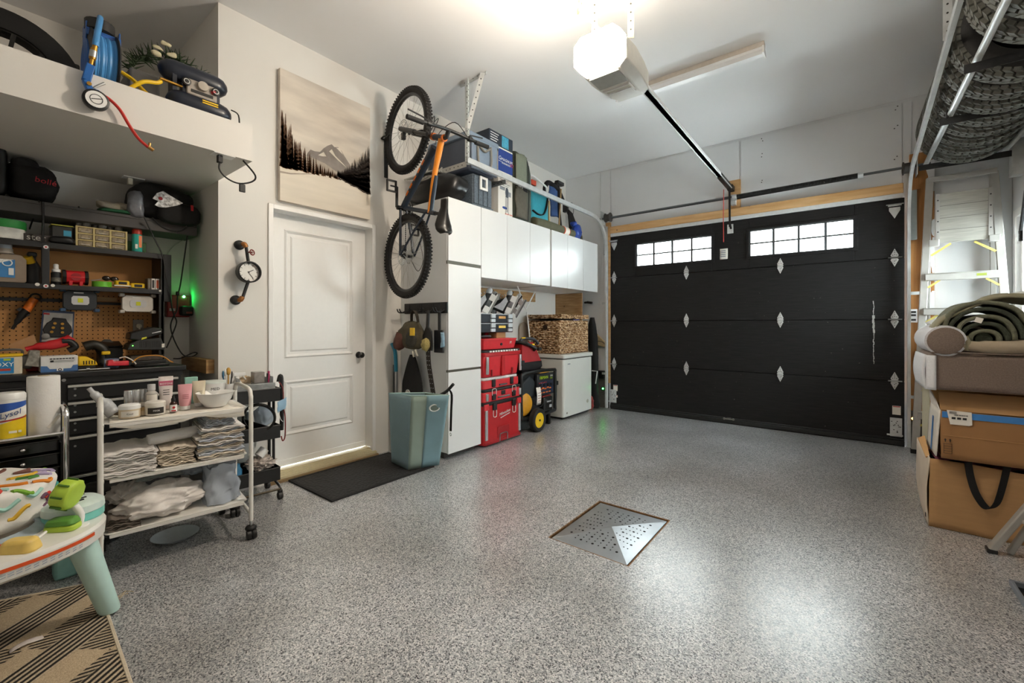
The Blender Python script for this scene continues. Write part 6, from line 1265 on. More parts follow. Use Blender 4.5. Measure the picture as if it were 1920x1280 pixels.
P4 = [PX(u, v, xs_) for u, v in ((243, 636), (245, 624), (288, 613), (305, 616), (306, 625), (262, 639))]; obj('battery', G().prism(P4, (-.13, 0, 0)), mt('#171716', .4), t, bev=.006); obj('yellow_print', G().prism([PX(u, v, xs_+.001) for u, v in ((265, 637), (266, 633), (275, 631), (275, 634)) ], (.001, 0, 0)), mt('#d8d531', .5), t); obj('white_print', G().prism([PX(u, v, xs_+.001) for u, v in ((285, 625), (285, 624), (302, 620), (302, 621.5))], (.001, 0, 0)), LW, t); obj('led', G().sph(PX(249, 648, xs_+.002), .003, 8, 6), mt('#45e03a', .3, emit=6), t); obj('rating_label', G().box(xs_, xs_+.002, PX(306, 647, xs_).y-.008, PX(306, 647, xs_).y+.006, PX(306, 651, xs_).z, PX(306, 644, xs_).z), PAPER, t)
xs_ = -3.52; obj('tablet_tray', G().box(-3.62, xs_, yat(252, xs_), yat(318, xs_), z, z+.016), BLKG, None, bev=.004, label='flat black tray at the right end of the bench', cat='tray')
for k, (c, pts, lab) in enumerate((('#d18f2b', ((248, 680), (262, 670), (285, 667), (305, 669), (318, 677), (325, 680)), 'thin orange cable looped on the bench'), ('#e3dfd6', ((224, 672), (235, 670), (248, 676), (255, 683)), 'short white cable on the bench'))):
    obj('loose_cable', G().tube([PX(u, v, -3.56)+V((0, 0, .003)) for u, v in pts], .004, 6, 4), mt(c, .5), None, label=lab, cat='cable')
# ================================================================ on the loft ledge
LT = LZ1
c = V((-4.12, yat(4, -4.12), LT+.36))
t = thing('spare_wheel', 'dark car wheel with a spoked rim lying back on the loft ledge', 'wheel', (c.x, c.y, LT))
F_ = Matrix.Translation(c) @ Euler((0, .12, 0)).to_matrix().to_4x4() @ Matrix.Scale(.93, 4)
obj('tyre', G(F_).lathe([(.25, -.1), (.33, -.11), (.375, -.09), (.385, -.05), (.385, .05), (.375, .09), (.33, .11), (.25, .1), (.24, 0), (.25, -.1)], (0, 0, 0), (1, 0, 0), 48, cap=False), RUB, t)
g = G(F_)
for k in range(10): a = 2*PI*k/10; g.bar((.07, .05*math.cos(a), .05*math.sin(a)), (.09, .24*math.cos(a+.12), .24*math.sin(a+.12)), .022, .02, (1, 0, 0))
g.torus((.08, 0, 0), (1, 0, 0), .245, .01, 40, 8).disc((.05, 0, 0), (1, 0, 0), .06, .04, 20)
obj('rim', g, mt('#2b2a29', .3, .6), t)
obj('dark_box', G().box(-4.55, -4.2, yat(60, -4.2)+.12, yat(150, -4.2), LT+.001, LT+.6), mt('#141414', .6), None, bev=.01, label='black box at the back of the ledge', cat='bin')  # plain black box standing behind the spare wheel
# hose reel
rx = -3.14; ry = (yat(152, rx)+yat(226, rx))/2; hw = (yat(226, rx)-yat(152, rx))/2-.01; rzc = LT+.18
t = thing('hose_reel', 'blue steel hose reel wound with light blue air hose on the ledge', 'hose reel', (rx, ry, LT))
HB1 = mt('#2a63b0', .35, var=.05); HBL = mt('#4c96d6', .4, var=.03)
for s in (-1, 1):
    obj('drum_flange', G().lathe([(.03, -.006), (.16, -.006), (.165, 0), (.16, .006), (.12, .012), (.03, .012)], (rx, ry+s*hw*.72, rzc), (0, s, 0), 36), BLK, t)
    obj('arm_plate', G().prism([(rx-.05, ry+s*hw, LT), (rx+.06, ry+s*hw, LT), (rx+.035, ry+s*hw, rzc+.02), (rx+.06, ry+s*hw, LT+.36), (rx-.04, ry+s*hw, LT+.36), (rx-.035, ry+s*hw, rzc)], (0, -.006*s, 0)), HB1, t, bev=.002)
obj('hub_disc', G().disc((rx, ry-hw*.72-.008, rzc), (0, -1, 0), .105, .01, 28), HB1, t)
obj('cross_plate', G().box(rx-.05, rx+.075, ry-hw, ry+hw, LT+.315, LT+.322).box(rx+.067, rx+.075, ry-hw, ry+hw, LT+.285, LT+.315), HB1, t, bev=.002)
obj('base_plate', G().box(rx-.06, rx+.07, ry-hw, ry+hw, LT+.0005, LT+.006), HB1, t)
obj('hose_guide', G().lathe([(.05, 0), (.06, .01), (.06, .06), (.03, .065)], (rx+.03, ry-.01, LT+.322), (0, 0, 1), 16), BLK, t)
for k in range(7): obj('hose_coil', G().torus((rx, ry-hw*.62+k*hw*.205, rzc), (0, 1, 0), (.132-.004*(k % 2)), .0125, 40, 8), HBL, t)
obj('bolt', G().disc((rx+.05, ry-hw+.02, LT+.322), (0, 0, 1), .008, .005, 8).disc((rx+.05, ry+hw-.02, LT+.322), (0, 0, 1), .008, .005, 8).disc((rx-.02, ry+hw-.02, LT+.322), (0, 0, 1), .008, .005, 8), STEEL, t, kind='stuff')
xg = XF+.03
obj('hose_end', G().tube([(rx+.03, ry-.015, LT+.385), (rx+.1, ry-.018, LT+.38), PX(181, 72, xg-.02), PX(179, 86, xg)], .0125, 10, 4), HBL, t)
# tyre inflator hanging over the edge
t = thing('tyre_inflator', 'blue tyre inflator gun with round gauge and red hose hanging over the ledge', 'inflator', PX(175, 185, xg))
obj('coupler', G().cyl(PX(179, 84, xg), PX(177, 92, xg), .010).cyl(PX(176.5, 92, xg), PX(173, 111, xg), .0125).cyl(PX(173, 111, xg), PX(170, 123, xg), .008), BRASS, t)
obj('coupler_sleeve', G().cyl(PX(175.6, 96, xg), PX(173.6, 108, xg), .014), STEEL, t)
obj('gun_body', G().bar(PX(170, 122, xg), PX(161, 152, xg), .032, .03, (1, 0, 0)).bar(PX(160, 150, xg), PX(170, 172, xg), .026, .03, (1, 0, 0)).bar(PX(167, 170, xg), PX(186, 176, xg), .026, .028, (1, 0, 0)), mt('#1f66b5', .35), t, bev=.004)
obj('trigger', G().tube([PX(176, 165, xg+.012), PX(186, 160, xg+.014), PX(196, 156, xg+.014)], .006, 8, 3), STEEL, t); obj('knob', G().disc(PX(167, 157, xg+.016), (1, 0, 0), .009, .006, 12), BRASS, t)
gc = PX(179.5, 188, xg+.01); ga = obj('gauge', G().lathe([(.045, 0), (.048, .004), (.048, .022), (.04, .026)], gc-V((.012, 0, 0)), (1, 0, 0), 30), BLK, t); obj('gauge_face', G().disc(gc+V((.0145, 0, 0)), (1, 0, 0), .038, .002, 24), PWHITE, ga)
obj('gauge_needle', G().bar(gc+V((.018, -.018, -.004)), gc+V((.018, .022, .008)), .003, .001, (1, 0, 0)).torus(gc+V((.017, 0, 0)), (1, 0, 0), .022, .0015, 20, 5), LK, ga)
obj('red_hose', G().tube([PX(189, 177, xg), PX(205, 186, xg), PX(225, 206, xg), PX(243, 236, xg+.005), PX(260, 260, xg+.01), PX(278, 276, xg+.01)], .0075, 8, 5), mt('#c5271f', .45), t); obj('chuck', G().cyl(PX(278, 275, xg+.01), PX(288, 282, xg+.01), .009).cyl(PX(280, 274, xg+.01), PX(281, 268, xg+.01), .006), mt('#b58b53', .35, .8), t)
# compressor
cx_ = -3.05; ya, yb = yat(297, cx_), yat(430, cx_)
t = thing('air_compressor', 'black twin tank air compressor at the end of the ledge', 'compressor', (cx_, (ya+yb)/2, LT))
def tank(y0, y1, x, z, r): return G().lathe([(0, 0), (r*.5, .012), (r*.85, .035), (r, .07), (r, y1-y0-.07), (r*.85, y1-y0-.035), (r*.5, y1-y0-.012), (0, y1-y0)], (x, y0, z), (0, 1, 0), 28)
CT_ = mt('#1c2230', .3, var=.05)
obj('upper_tank', tank(ya, yb, cx_-.03, LT+.265, .062), CT_, t); obj('lower_tank', tank(ya+.03, yb+.012, cx_, LT+.09, .062), CT_, t)
obj('tank_saddle', G().box(cx_-.07, cx_+.02, ya+.06, ya+.08, LT+.02, LT+.24).box(cx_-.07, cx_+.02, yb-.1, yb-.08, LT+.02, LT+.24), CT_, t)
pn = obj('control_panel', G().box(cx_+.02, cx_+.045, ya+.12, yb-.08, LT+.135, LT+.225), mt('#a39a90', .45), t, bev=.006); obj('panel_top', G().box(cx_-.02, cx_+.03, ya+.1, yb-.06, LT+.10, LT+.20), CT_, t, bev=.006)
obj('regulator_knob', G().lathe([(.026, 0), (.028, .004), (.026, .02), (0, .022)], (cx_+.045, (ya+yb)/2+.02, LT+.2), (1, 0, 0), 20), mt('#b9b0a4', .4), pn)
for dy in (-.06, .085): obj('pressure_gauge', G().lathe([(.02, 0), (.022, .003), (.022, .014), (.018, .016)], (cx_+.045, (ya+yb)/2+dy, LT+.195), (1, 0, 0), 20), BLK, pn); obj('gauge_ring', G().torus((cx_+.062, (ya+yb)/2+dy, LT+.195), (1, 0, 0), .013, .002, 16, 6), PWHITE, t)
obj('red_valve', G().sph((cx_+.05, yb-.1, LT+.19), .014, 10, 8), RED, t); obj('handle_slot', G().box(cx_+.045, cx_+.048, ya+.14, ya+.25, LT+.15, LT+.168), BLK, t, bev=.004)
obj('warning_strip', G().box(cx_+.06, cx_+.064, yb-.16, yb-.08, LT+.1, LT+.107).box(cx_+.06, cx_+.064, yb-.16, yb-.08, LT+.113, LT+.12), YEL, t, kind='stuff'); obj('outlet_fitting', G().cyl((cx_+.02, ya+.13, LT+.17), (cx_+.03, ya-.0, LT+.17), .008), BRASS, t)
obj('power_cord', G().tube([(cx_+.03, yb, LT+.13), (cx_+.06, yb+.03, LT+.1), (cx_+.06, yb+.035, LT+.01)], .004, 6, 4), BLK, t)
obj('yellow_hose', G().tube([(rx+.05, ry+hw+.005, LT+.16), (rx+.07, ry+hw+.05, LT+.13), (-3.0, ya-.06, LT+.05), (-2.97, ya-.02, LT+.02), (-2.96, ya+.06, LT+.012)], .010, 8, 5).tube([(-3.0, ya-.13, LT+.05), (-2.98, ya-.08, LT+.1), (-2.99, ya-.02, LT+.125), (-3.0, ya+.0, LT+.145)], .010, 8, 4), YEL, None, label='yellow air hose between the reel and the compressor', cat='hose')
obj('grey_case', G().box(-3.45, -3.2, yat(225, -3.2)+.04, yat(300, -3.2), LT+.001, LT+.26), mt('#8b8781', .5, var=.08), None, bev=.012, label='grey plastic case behind the yellow hose on the ledge', cat='case')
t = thing('dried_wreath', 'dark green fir wreath with cream ribbon behind the compressor', 'wreath', (-3.45, yat(345, -3.4), LT)); random.seed(6)
g = G(); yw = .82
for k in range(420):
    a = random.uniform(0, 2*PI); c_ = V((-3.4+random.uniform(-.05, .05), yw+.2*math.cos(a), LT+.285+.2*math.sin(a))); d_ = V((random.uniform(-.4, .6), random.uniform(-1, 1), random.uniform(-.3, 1))).normalized()*.075
    g.cyl(c_, c_+d_, .006, .001, 4, False)
obj('fir_needles', g, mt('#2e3f24', .8, var=.3), t, kind='stuff'); g = G()
for k, (dy, dz) in enumerate(((-.09, .14), (-.05, .18), (-.02, .13), (-.1, .1))): sac(g, (-3.3, yw+dy, LT+.34+dz), (.01, .026, .014), .01, 24, k, .8, 14, 8)
obj('ribbon', g, mt('#cfc6a4', .7), t, sm=0, kind='stuff')
# outlets under the ledge
for (u, v, lab, nm) in ((418, 291, 'white outlet under the ledge end with a black plug and cord', 1), (250, 334, 'white outlet under the ledge above the long shelf', 0)):
    p = PZ(u, v, LZ0); t = thing('ceiling_outlet', lab, 'outlet', (p.x, p.y, LZ0-.006)); obj('plate', G().box(p.x-.035, p.x+.035, p.y-.055, p.y+.055, LZ0-.006, LZ0-.0005), PWHITE, t, bev=.002)
    obj('plug', G().box(p.x-.014, p.x+.014, p.y-.03, p.y-.004, LZ0-.05, LZ0-.006), BLK if nm else mt('#d5d0c2', .5), t, bev=.004)
    if nm:
        q = V((p.x, p.y-.017, LZ0-.05)); obj('cord', G().tube([q, q+V((.0, .0, -.04)), q+V((.01, .03, -.08)), q+V((.02, .09, -.10)), q+V((.03, .16, -.075)), q+V((.03, .18, -.03)), q+V((.01, .12, .048))], .005, 6, 5), BLK, t); obj('cord_tag', G().obox(q+V((.025, .11, -.125)), (.01, .035, .05)), BLK, t, bev=.006)
# ================================================================ towel helpers
ORD = ['topmost'] + [w+' from the top' for w in ('second', 'third', 'fourth', 'fifth', 'sixth', 'seventh', 'eighth', 'ninth', 'tenth', 'eleventh', 'twelfth', 'thirteenth')]
TWL = [mt('#e3dfdc', .9, var=.06, sc=14, bump=.25, bsc=350), mt('#d9cdbc', .9, var=.08, sc=14, bump=.25, bsc=350), mt('#c5cbd6', .9, var=.06, sc=14, bump=.25, bsc=350)]
def towel(F, x0, x1, y0, y1, z, h, folds=3, amp=.006, seed=0):
    """one folded towel: a sheet of thin rounded layers joined at the front fold"""
    g = G(F); random.seed(seed); t = h/folds
    for k in range(folds):
        zz = z+t*k; o = random.uniform(-.008, .008); e = random.uniform(-.008, .008); r = t*.48
        def prof(a, b, zz=zz, o=o, e=e, r=r):
            x = x0+e+(x1-x0)*a; sag = .004*math.sin(a*9+k+seed)+.003*math.sin(a*23+seed*2)
            an = 2*PI*b; c, s = math.cos(an), math.sin(an)
            y = (y0+o) if c < 0 else y1; yy = y+(r*c*1.5 if True else 0); n = noise.noise(V((x*25, zz*90, seed)))*amp
            return V((x+noise.noise(V((yy*20, zz*80, seed+3)))*amp, yy+n, zz+r+r*s+sag))
        nu, nv = 14, 8
        P = [[prof(i/nu, j/nv) for j in range(nv)] for i in range(nu+1)]
        g.rings(P)
    return g
def stack(F, x0, x1, y0, y1, z, n, th, m, lab, grp, seed=0, parent_group=None):
    for k in range(n):
        d = random.Random(seed*31+k); a = d.uniform(-.012, .012)
        g = towel(F, x0+a, x1+a*.5, y0+d.uniform(-.01, .012), y1, z+k*th, th*.97, 2, .006, seed*13+k)
        obj('folded_towel', g, m[k % len(m)], None, sm=60, label=lab(k, n), cat='towel', group=grp)
# ================================================================ white trolley
CF = frame((-2.868, .719, 0), math.radians(82.3))
WM = mt('#e6e4de', .35, var=.02, sc=6)
ct = thing('white_trolley', 'white three tier metal trolley holding cosmetics and folded towels', 'trolley', CF)
hl, hd = .305, .18; LV = (.735, .475, .215)
for i, zc in enumerate(LV):
    obj('shelf_tray', G(CF).rr(-hl+.012, hl-.012, -hd, hd, zc-.006, zc, .03).box(-hl+.03, hl-.03, -hd-.0, -hd+.004, zc-.022, zc-.006), WM, ct, bev=.003)
for sx in (-1, 1):
    x = sx*hl
    obj('side_frame', G(CF).tube([(x*1.0, -hd-.012, .10), (x*1.0, -hd-.012, .30), (x, -hd-.008, .74), (x, -hd-.002, .80), (x, -hd+.05, .835), (x, hd-.05, .835), (x, hd-.0, .80), (x, hd+.008, .74), (x, hd+.012, .30), (x, hd+.012, .10)], .011, 10, 4), WM, ct)
    obj('cross_bar', G(CF).cyl((x, -hd-.012, .14), (x, hd+.012, .14), .009), WM, ct)
    for sy in (-1, 1):
        y = sy*(hd+.012)
        obj('stem', G(CF).cyl((x, y, .05), (x, y, .10), .006), STEEL, ct)
        c_ = obj('caster', G(CF).sph((x, y+.005, .058), (.03, .028, .018), 14, 8), BLK, ct)
        for s in (-1, 1): obj('caster_wheel', G(CF).lathe([(.024, 0), (.026, .004), (.024, .02), (.01, .022)], (x+.003*s, y-.008, .0265), (s, 0, 0), 20), BLK, c_)
        for zc in LV: obj('shelf_bolt', G(CF).cyl((x-.012*sx, y*.985, zc-.005), (x+.004*sx, y*.985, zc-.005), .008, n=8), WM, ct)
# paper liner on the top tier
obj('paper_liner', G(CF).surf(lambda a, b: V((-hl+.03+(2*hl-.06)*a, -hd-.004+.30*b, LV[0]+.004+.006*abs(noise.noise(V((a*14, b*9, 2))))-(.05 if b < .02 else 0)*(0.4+.6*abs(math.sin(a*5))))), 40, 14), mt('#eae5da', .85, var=.04), None, solid=.0012, label='white crumpled paper liner on the top tier of the trolley', cat='paper')
TZ = LV[0]+.0105
def onc(u, yl):   # photo column -> local x on the trolley at local depth yl
    lo, hi = -.6, .6
    for _ in range(40):
        m_ = (lo+hi)/2; w_ = CF @ V((m_, yl, TZ)); r_ = w_-_C; uu = 960+FPX*r_.dot(_R)/r_.dot(_F)
        if uu < u: lo = m_
        else: hi = m_
    return (lo+hi)/2
def cj(nm, lab, cat, u, yl, prof, m, parts=(), n=24, group=None, sq=None):
    x = onc(u, yl); t = thing(nm, lab, cat, CF @ Matrix.Translation(V((x, yl, TZ))), group)
    for pn_, pr, mm_ in ((('body', prof, m),)+tuple(parts)): obj(pn_, G(CF).lathe(pr, (x, yl, TZ), (0, 0, 1), n, sq), mm_, t)
    return t, x
CRM = mt('#e9e4da', .35, var=.02); BEG = mt('#d9c7a8', .4, var=.02)
def lbl(t, x, yl, r, z0, z1, txt, m, tm, w=.9, size=.012):
    g = G(CF); n = 10; R = []
    for z in (z0, z1): R.append([V((x+(r+.0006)*math.sin(w*(2*k/n-1)), yl-(r+.0006)*math.cos(w*(2*k/n-1)), TZ+z)) for k in range(n+1)])
    g.add(R[0]+R[1], [(k, k+1, n+2+k, n+1+k) for k in range(n)])
    o = obj('label', g, m, t)
    if txt: text(txt, size, tm, o, (x-len(txt)*size*.27, yl-r-.0016, TZ+(z0+z1)/2-size*.3), (1, 0, 0), (0, 0, 1), F=CF)
    return o
t, x = cj('cream_jar', 'squat cream jar with a white lid at the trolley corner', 'jar', 243, -.13, [(.038, 0), (.041, .004), (.041, .042), (.036, .044)], BEG, [('lid', [(.042, .043), (.042, .06), (.036, .065), (0, .066)], PWHITE)]); lbl(t, x, -.13, .041, .008, .036, 'Cool', CRM, LK)
t, x = cj('scrub_jar', 'squat cream jar with a dark label on the trolley', 'jar', 291, -.12, [(.038, 0), (.041, .004), (.041, .045), (.036, .047)], CRM, [('lid', [(.042, .046), (.042, .062), (.036, .067), (0, .068)], CRM)]); lbl(t, x, -.12, .041, .008, .038, 'MASK', mt('#2c2722', .5), LW, .85, .011)
for k, u in enumerate((241, 256, 267)):
    t, x = cj('serum_bottle', ['silver capped serum bottle behind the corner cream jar', 'silver capped serum bottle in the middle of three', 'silver capped serum bottle next to the cleanser bottle'][k], 'bottle', u, -.01+.01*k, [(.017, 0), (.018, .003), (.018, .05), (.016, .052)], CRM, [('cap', [(.018, .052), (.0185, .054), (.0185, .115), (.017, .118), (0, .119)], mt('#c4c6c8', .25, .8))], group='silver capped serum bottles'); lbl(t, x, -.01+.01*k, .018, .02, .04, 'Derm', CRM, LK, .8, .009)
t, x = cj('gold_jar', 'small beige bottle with a gold lid between the cream jars', 'bottle', 268, -.10, [(.016, 0), (.017, .003), (.017, .02), (.017, .022)], BEG, [('lid', [(.0175, .022), (.0175, .04), (0, .041)], mt('#c9b183', .3, .5))])
t, x = cj('cleanser_bottle', 'clear cleanser bottle with a grey flip cap on the trolley', 'bottle', 284, -.02, [(.024, 0), (.026, .004), (.026, .095), (.015, .108), (.015, .112)], mt('#d7d3cc', .15, trans=.35), [('cap', [(.0165, .112), (.0165, .142), (0, .143)], mt('#c9cacb', .4))]); lbl(t, x, -.02, .026, .03, .09, 'Cleanse', CRM, LK, .9, .012)
def tube_(nm, lab, u, yl, w, h, m, capm, txt=None, tm=LK, band=None, tilt=0, upside=True):
    x = onc(u, yl); t = thing(nm, lab, 'tube', CF @ Matrix.Translation(V((x, yl, TZ))), 'cosmetic tubes on the trolley')
    R = []
    for z, a, b in ((.02, w*.36, w*.36), (.03, w*.42, w*.4), (h*.5, w*.46, w*.26), (h*.9, w*.5, w*.06), (h, w*.5, .0015)): R.append([V((x+a*math.cos(2*PI*j/20)+tilt*z, yl+b*math.sin(2*PI*j/20), TZ+z)) for j in range(20)])
    obj('body', G(CF).rings(R), m, t); obj('cap', G(CF).lathe([(w*.34, 0), (w*.36, .002), (w*.36, .02)], (x, yl, TZ), (0, 0, 1), 20), capm, t)
    if band: obj('band', G(CF).prism([(x-w*.47+tilt*h*.8, yl-w*.12, TZ+h*.72), (x+w*.47+tilt*h*.8, yl-w*.12, TZ+h*.72), (x+w*.49+tilt*h*.85, yl-w*.07, TZ+h*.86), (x-w*.49+tilt*h*.85, yl-w*.07, TZ+h*.86)], (0, -.002, 0)), band, t)
    if txt: text(txt, w*.2, LW if band else tm, t, (x-w*.42+tilt*h*.8, yl-w*.13-.003, TZ+h*.755), (1, 0, 0), (0, .25, 1), F=CF)
    g = G(CF)
    for k in range(3): zz = h*(.58-.07*k); g.box(x-w*.22+tilt*zz, x+w*.22+tilt*zz, yl-w*.30, yl-w*.29, TZ+zz, TZ+zz+.003)
    obj('printed_lines', g, tm, t, kind='stuff')
    return t
tube_('lotion_tube', 'white tube with a pink band printed BIOTONE', 311, .02, .062, .175, mt('#efe6e2', .35), mt('#e4d2c8', .4), 'BIOTONE', LK, mt('#c9607e', .4))
tube_('pink_tube', 'pink tube of cream standing on its white cap', 347, -.07, .062, .135, mt('#e8a9b0', .35), PWHITE, None, mt('#b86b75', .5))
tube_('peach_tube', 'pale green and peach tube behind the pink tube', 373, -.0, .062, .14, mt('#ddd2ba', .35), PWHITE, None, mt('#8d8a78', .5))
t, x = cj('dropper_bottle', 'small amber spray bottle with a black top and white label', 'bottle', 325, -.12, [(.015, 0), (.016, .003), (.016, .045), (.009, .055)], mt('#3b1d14', .15), [('pump', [(.0095, .055), (.0095, .07), (.006, .075), (.006, .085), (0, .086)], BLK)]); o = lbl(t, x, -.12, .016, .004, .04, None, PWHITE, LK, 1.1); obj('label_mark', G(CF).disc((x, -.1375, TZ+.026), (0, -1, 0), .006, .001, 12).box(x-.01, x+.01, -.1385, -.137, TZ+.008, TZ+.013), RED, o, kind='stuff')
t, x = cj('mixing_bowl', 'white plastic mixing bowl at the trolley end', 'bowl', 404, -.075, [(.045, 0), (.05, .003), (.075, .04), (.088, .075), (.093, .078), (.09, .079), (.085, .074), (.07, .04), (.046, .008), (0, .006)], PWHITE, n=40)
t, x = cj('scrub_tub', 'white tub printed MED behind the mixing bowl', 'tub', 398, .06, [(.052, 0), (.054, .003), (.064, .115), (.066, .118)], PWHITE, [('lid', [(.067, .116), (.067, .126), (0, .128)], mt('#e3ece8', .4))]); lbl(t, x, .06, .06, .07, .1, 'MED', PWHITE, LK, .5, .022)
obj('mint_box', G(CF).box(onc(358, .14)-.03, onc(358, .14)+.03, .12, .15, TZ, TZ+.15), mt('#9fd0c4', .5), None, bev=.002, label='pale mint carton behind the tubes', cat='box')
# brush wrapped in plastic
P_ = [CF @ V((-.255, -.06, TZ+.012)), CF @ V((-.28, -.05, TZ+.05)), CF @ V((-.32, -.05, TZ+.11)), CF @ V((-.345, -.05, TZ+.15))]
t = thing('wrapped_brush', 'brush wrapped in crinkled clear plastic leaning on the trolley handle', 'brush', P_[0]); obj('wrapper', G().tube(P_, [.028, .03, .018, .010], 10, 5), mt('#b9bcbf', .15, var=.25, sc=40), t); obj('brush_tip', G().sph(P_[0]+V((0, .02, .005)), (.014, .03, .012), 12, 8), mt('#9c8a70', .6), t)
# folded towels on the middle tier
MZ = LV[1]+.002
xa, xb_ = -.30, -.105
stack(CF, xa, xb_, -.17, .12, MZ, 9, .0125, TWL[:1], lambda k, n: 'pale grey folded towel, %s of the grey stack on the trolley' % ORD[n-1-k], 'grey towels on the trolley', 1)
stack(CF, -.09, .055, -.15, .12, MZ, 8, .0115, [TWL[1]], lambda k, n: 'beige folded towel, %s of the stack under the rolled cloth' % ORD[n-1-k], 'beige towels on the trolley', 2)
stack(CF, .07, .275, -.16, .12, MZ, 13, .0125, [TWL[0], TWL[1], TWL[2]], lambda k, n: '%s folded towel, %s of the neat part of the tallest stack' % (('white', 'beige', 'bluish')[k % 3], ORD[n-1-k]), 'mixed towels on the trolley', 3)
F2 = CF @ Matrix.Translation(V((-.03, -.05, MZ+.128))) @ rotz(.15)
obj('rolled_cloth', G(F2).tube([(-.1, 0, 0), (-.03, 0, .006), (.05, 0, .008), (.11, 0, .01)], .03, 16, 5), mt('#e6e7e8', .85, var=.03, bump=.15, bsc=200), None, sm=0, label='rolled white cloth lying on the beige towels', cat='cloth')
for k in range(5): obj('folded_towel', towel(CF, .10+.01*k, .24-.004*k, -.12, .12, MZ+.166+k*.012, .0115, 2, .01, 60+k), TWL[2 if k < 3 else 1], None, sm=60, label='loosely folded %s towel, %s of the loose towels on the tallest stack' % ('bluish' if k < 3 else 'beige', ORD[4-k]), cat='towel', group='loose towels on the trolley')
# bottom tier: clothes, folded sheets, clear bag
BZ2 = LV[2]+.002
def blob(F, c, r, amp, sc, seed, n=40, m=24, flat=.35):
    c = V(c); o = V((seed*3.3, seed, seed*1.7)); R = []
    for i in range(m+1):
        a = -PI/2+PI*i/m; L = []
        for j in range(n):
            b = 2*PI*j/n; ca = max(math.cos(a), 1e-3)
            d = V((ca*math.cos(b), ca*math.sin(b), math.sin(a))); k = 1+amp*(noise.noise(d*sc+o)+.5*noise.noise(d*sc*2.2+o)); rid = amp*.7*abs(noise.noise(V((d.x*sc*1.5, d.y*sc*.6, d.z*sc*2))+o))
            p = V((d.x*r[0], d.y*r[1], d.z*r[2]))*(k-rid); p.z = max(p.z, -r[2]*.8); L.append(c+p)
        R.append(L)
    return G(F).rings(R)
CLM = mt('#ece6e1', .85, var=.06, sc=10, bump=.15, bsc=250)
obj('crumpled_robe', blob(CF, (-.075, -.06, BZ2+.073), (.185, .12, .085), .26, 2.0, 4, 72, 48), CLM, None, sm=70, label='crumpled white robe on the bottom tier of the trolley', cat='clothing')
obj('folded_robe', blob(CF, (-.2, .05, BZ2+.11), (.085, .11, .055), .28, 3, 9), mt('#cfcac6', .85, var=.05, bump=.15, bsc=250), None, sm=70, label='folded pale grey garment behind the crumpled robe', cat='clothing')
stack(CF, -.285, -.16, -.15, .1, BZ2, 4, .014, [mt('#6e655d', .9, var=.15)], lambda k, n: 'dark taupe folded cloth, %s of the pile beside the crumpled robe' % ORD[n-1-k], 'taupe cloths on the trolley', 7)
stack(CF, -.17, .05, .03, .16, BZ2+.155, 5, .009, [mt('#c3cac8', .8, var=.05)], lambda k, n: 'pale grey folded sheet, %s of the pile behind the crumpled robe' % ORD[n-1-k], 'pale sheets on the trolley', 8)
def pbag(a, b):
    an = 2*PI*a; e = .6; f = lambda q: math.copysign(abs(q)**e, q); w = 1-.18*b+.06*math.sin(b*5+a*20); z = BZ2+.002+.2*b+.012*math.sin(an*3)*b
    return V((.185+.085*w*f(math.cos(an)), -.04+.11*w*f(math.sin(an)), z))+noise.noise_vector(V((math.cos(an)*3, math.sin(an)*3, b*5)))*.016
bagm = mt('#cfdae8', .22, var=.06, sc=9, trans=.35, spec=.6)
obj('plastic_bag', G(CF).surf(pbag, 40, 16).surf(lambda a, b: V((.185+(a-.5)*.13, -.04+(b-.5)*.16, BZ2+.2+.015*math.sin(a*7+b*5))), 8, 8), bagm, None, sm=0, label='cloudy clear plastic bag standing on the bottom tier of the trolley', cat='plastic bag')
obj('plastic_bag', blob(CF, (.08, .08, BZ2+.17), (.07, .06, .04), .4, 3, 3), bagm, None, sm=0, label='crinkled clear plastic wrap on the pale sheets', cat='plastic bag')
t = thing('steel_basin', 'shallow grey basin on the floor under the white trolley', 'basin', CF @ Matrix.Translation(V((-.02, .0, .05))))
obj('bowl', G(CF).lathe([(.07, 0), (.085, .008), (.105, .024), (.11, .026), (.1, .024), (.08, .01), (0, .006)], (.0, .10, .001), (0, 0, 1), 36), mt('#c3ccd2', .4), t)
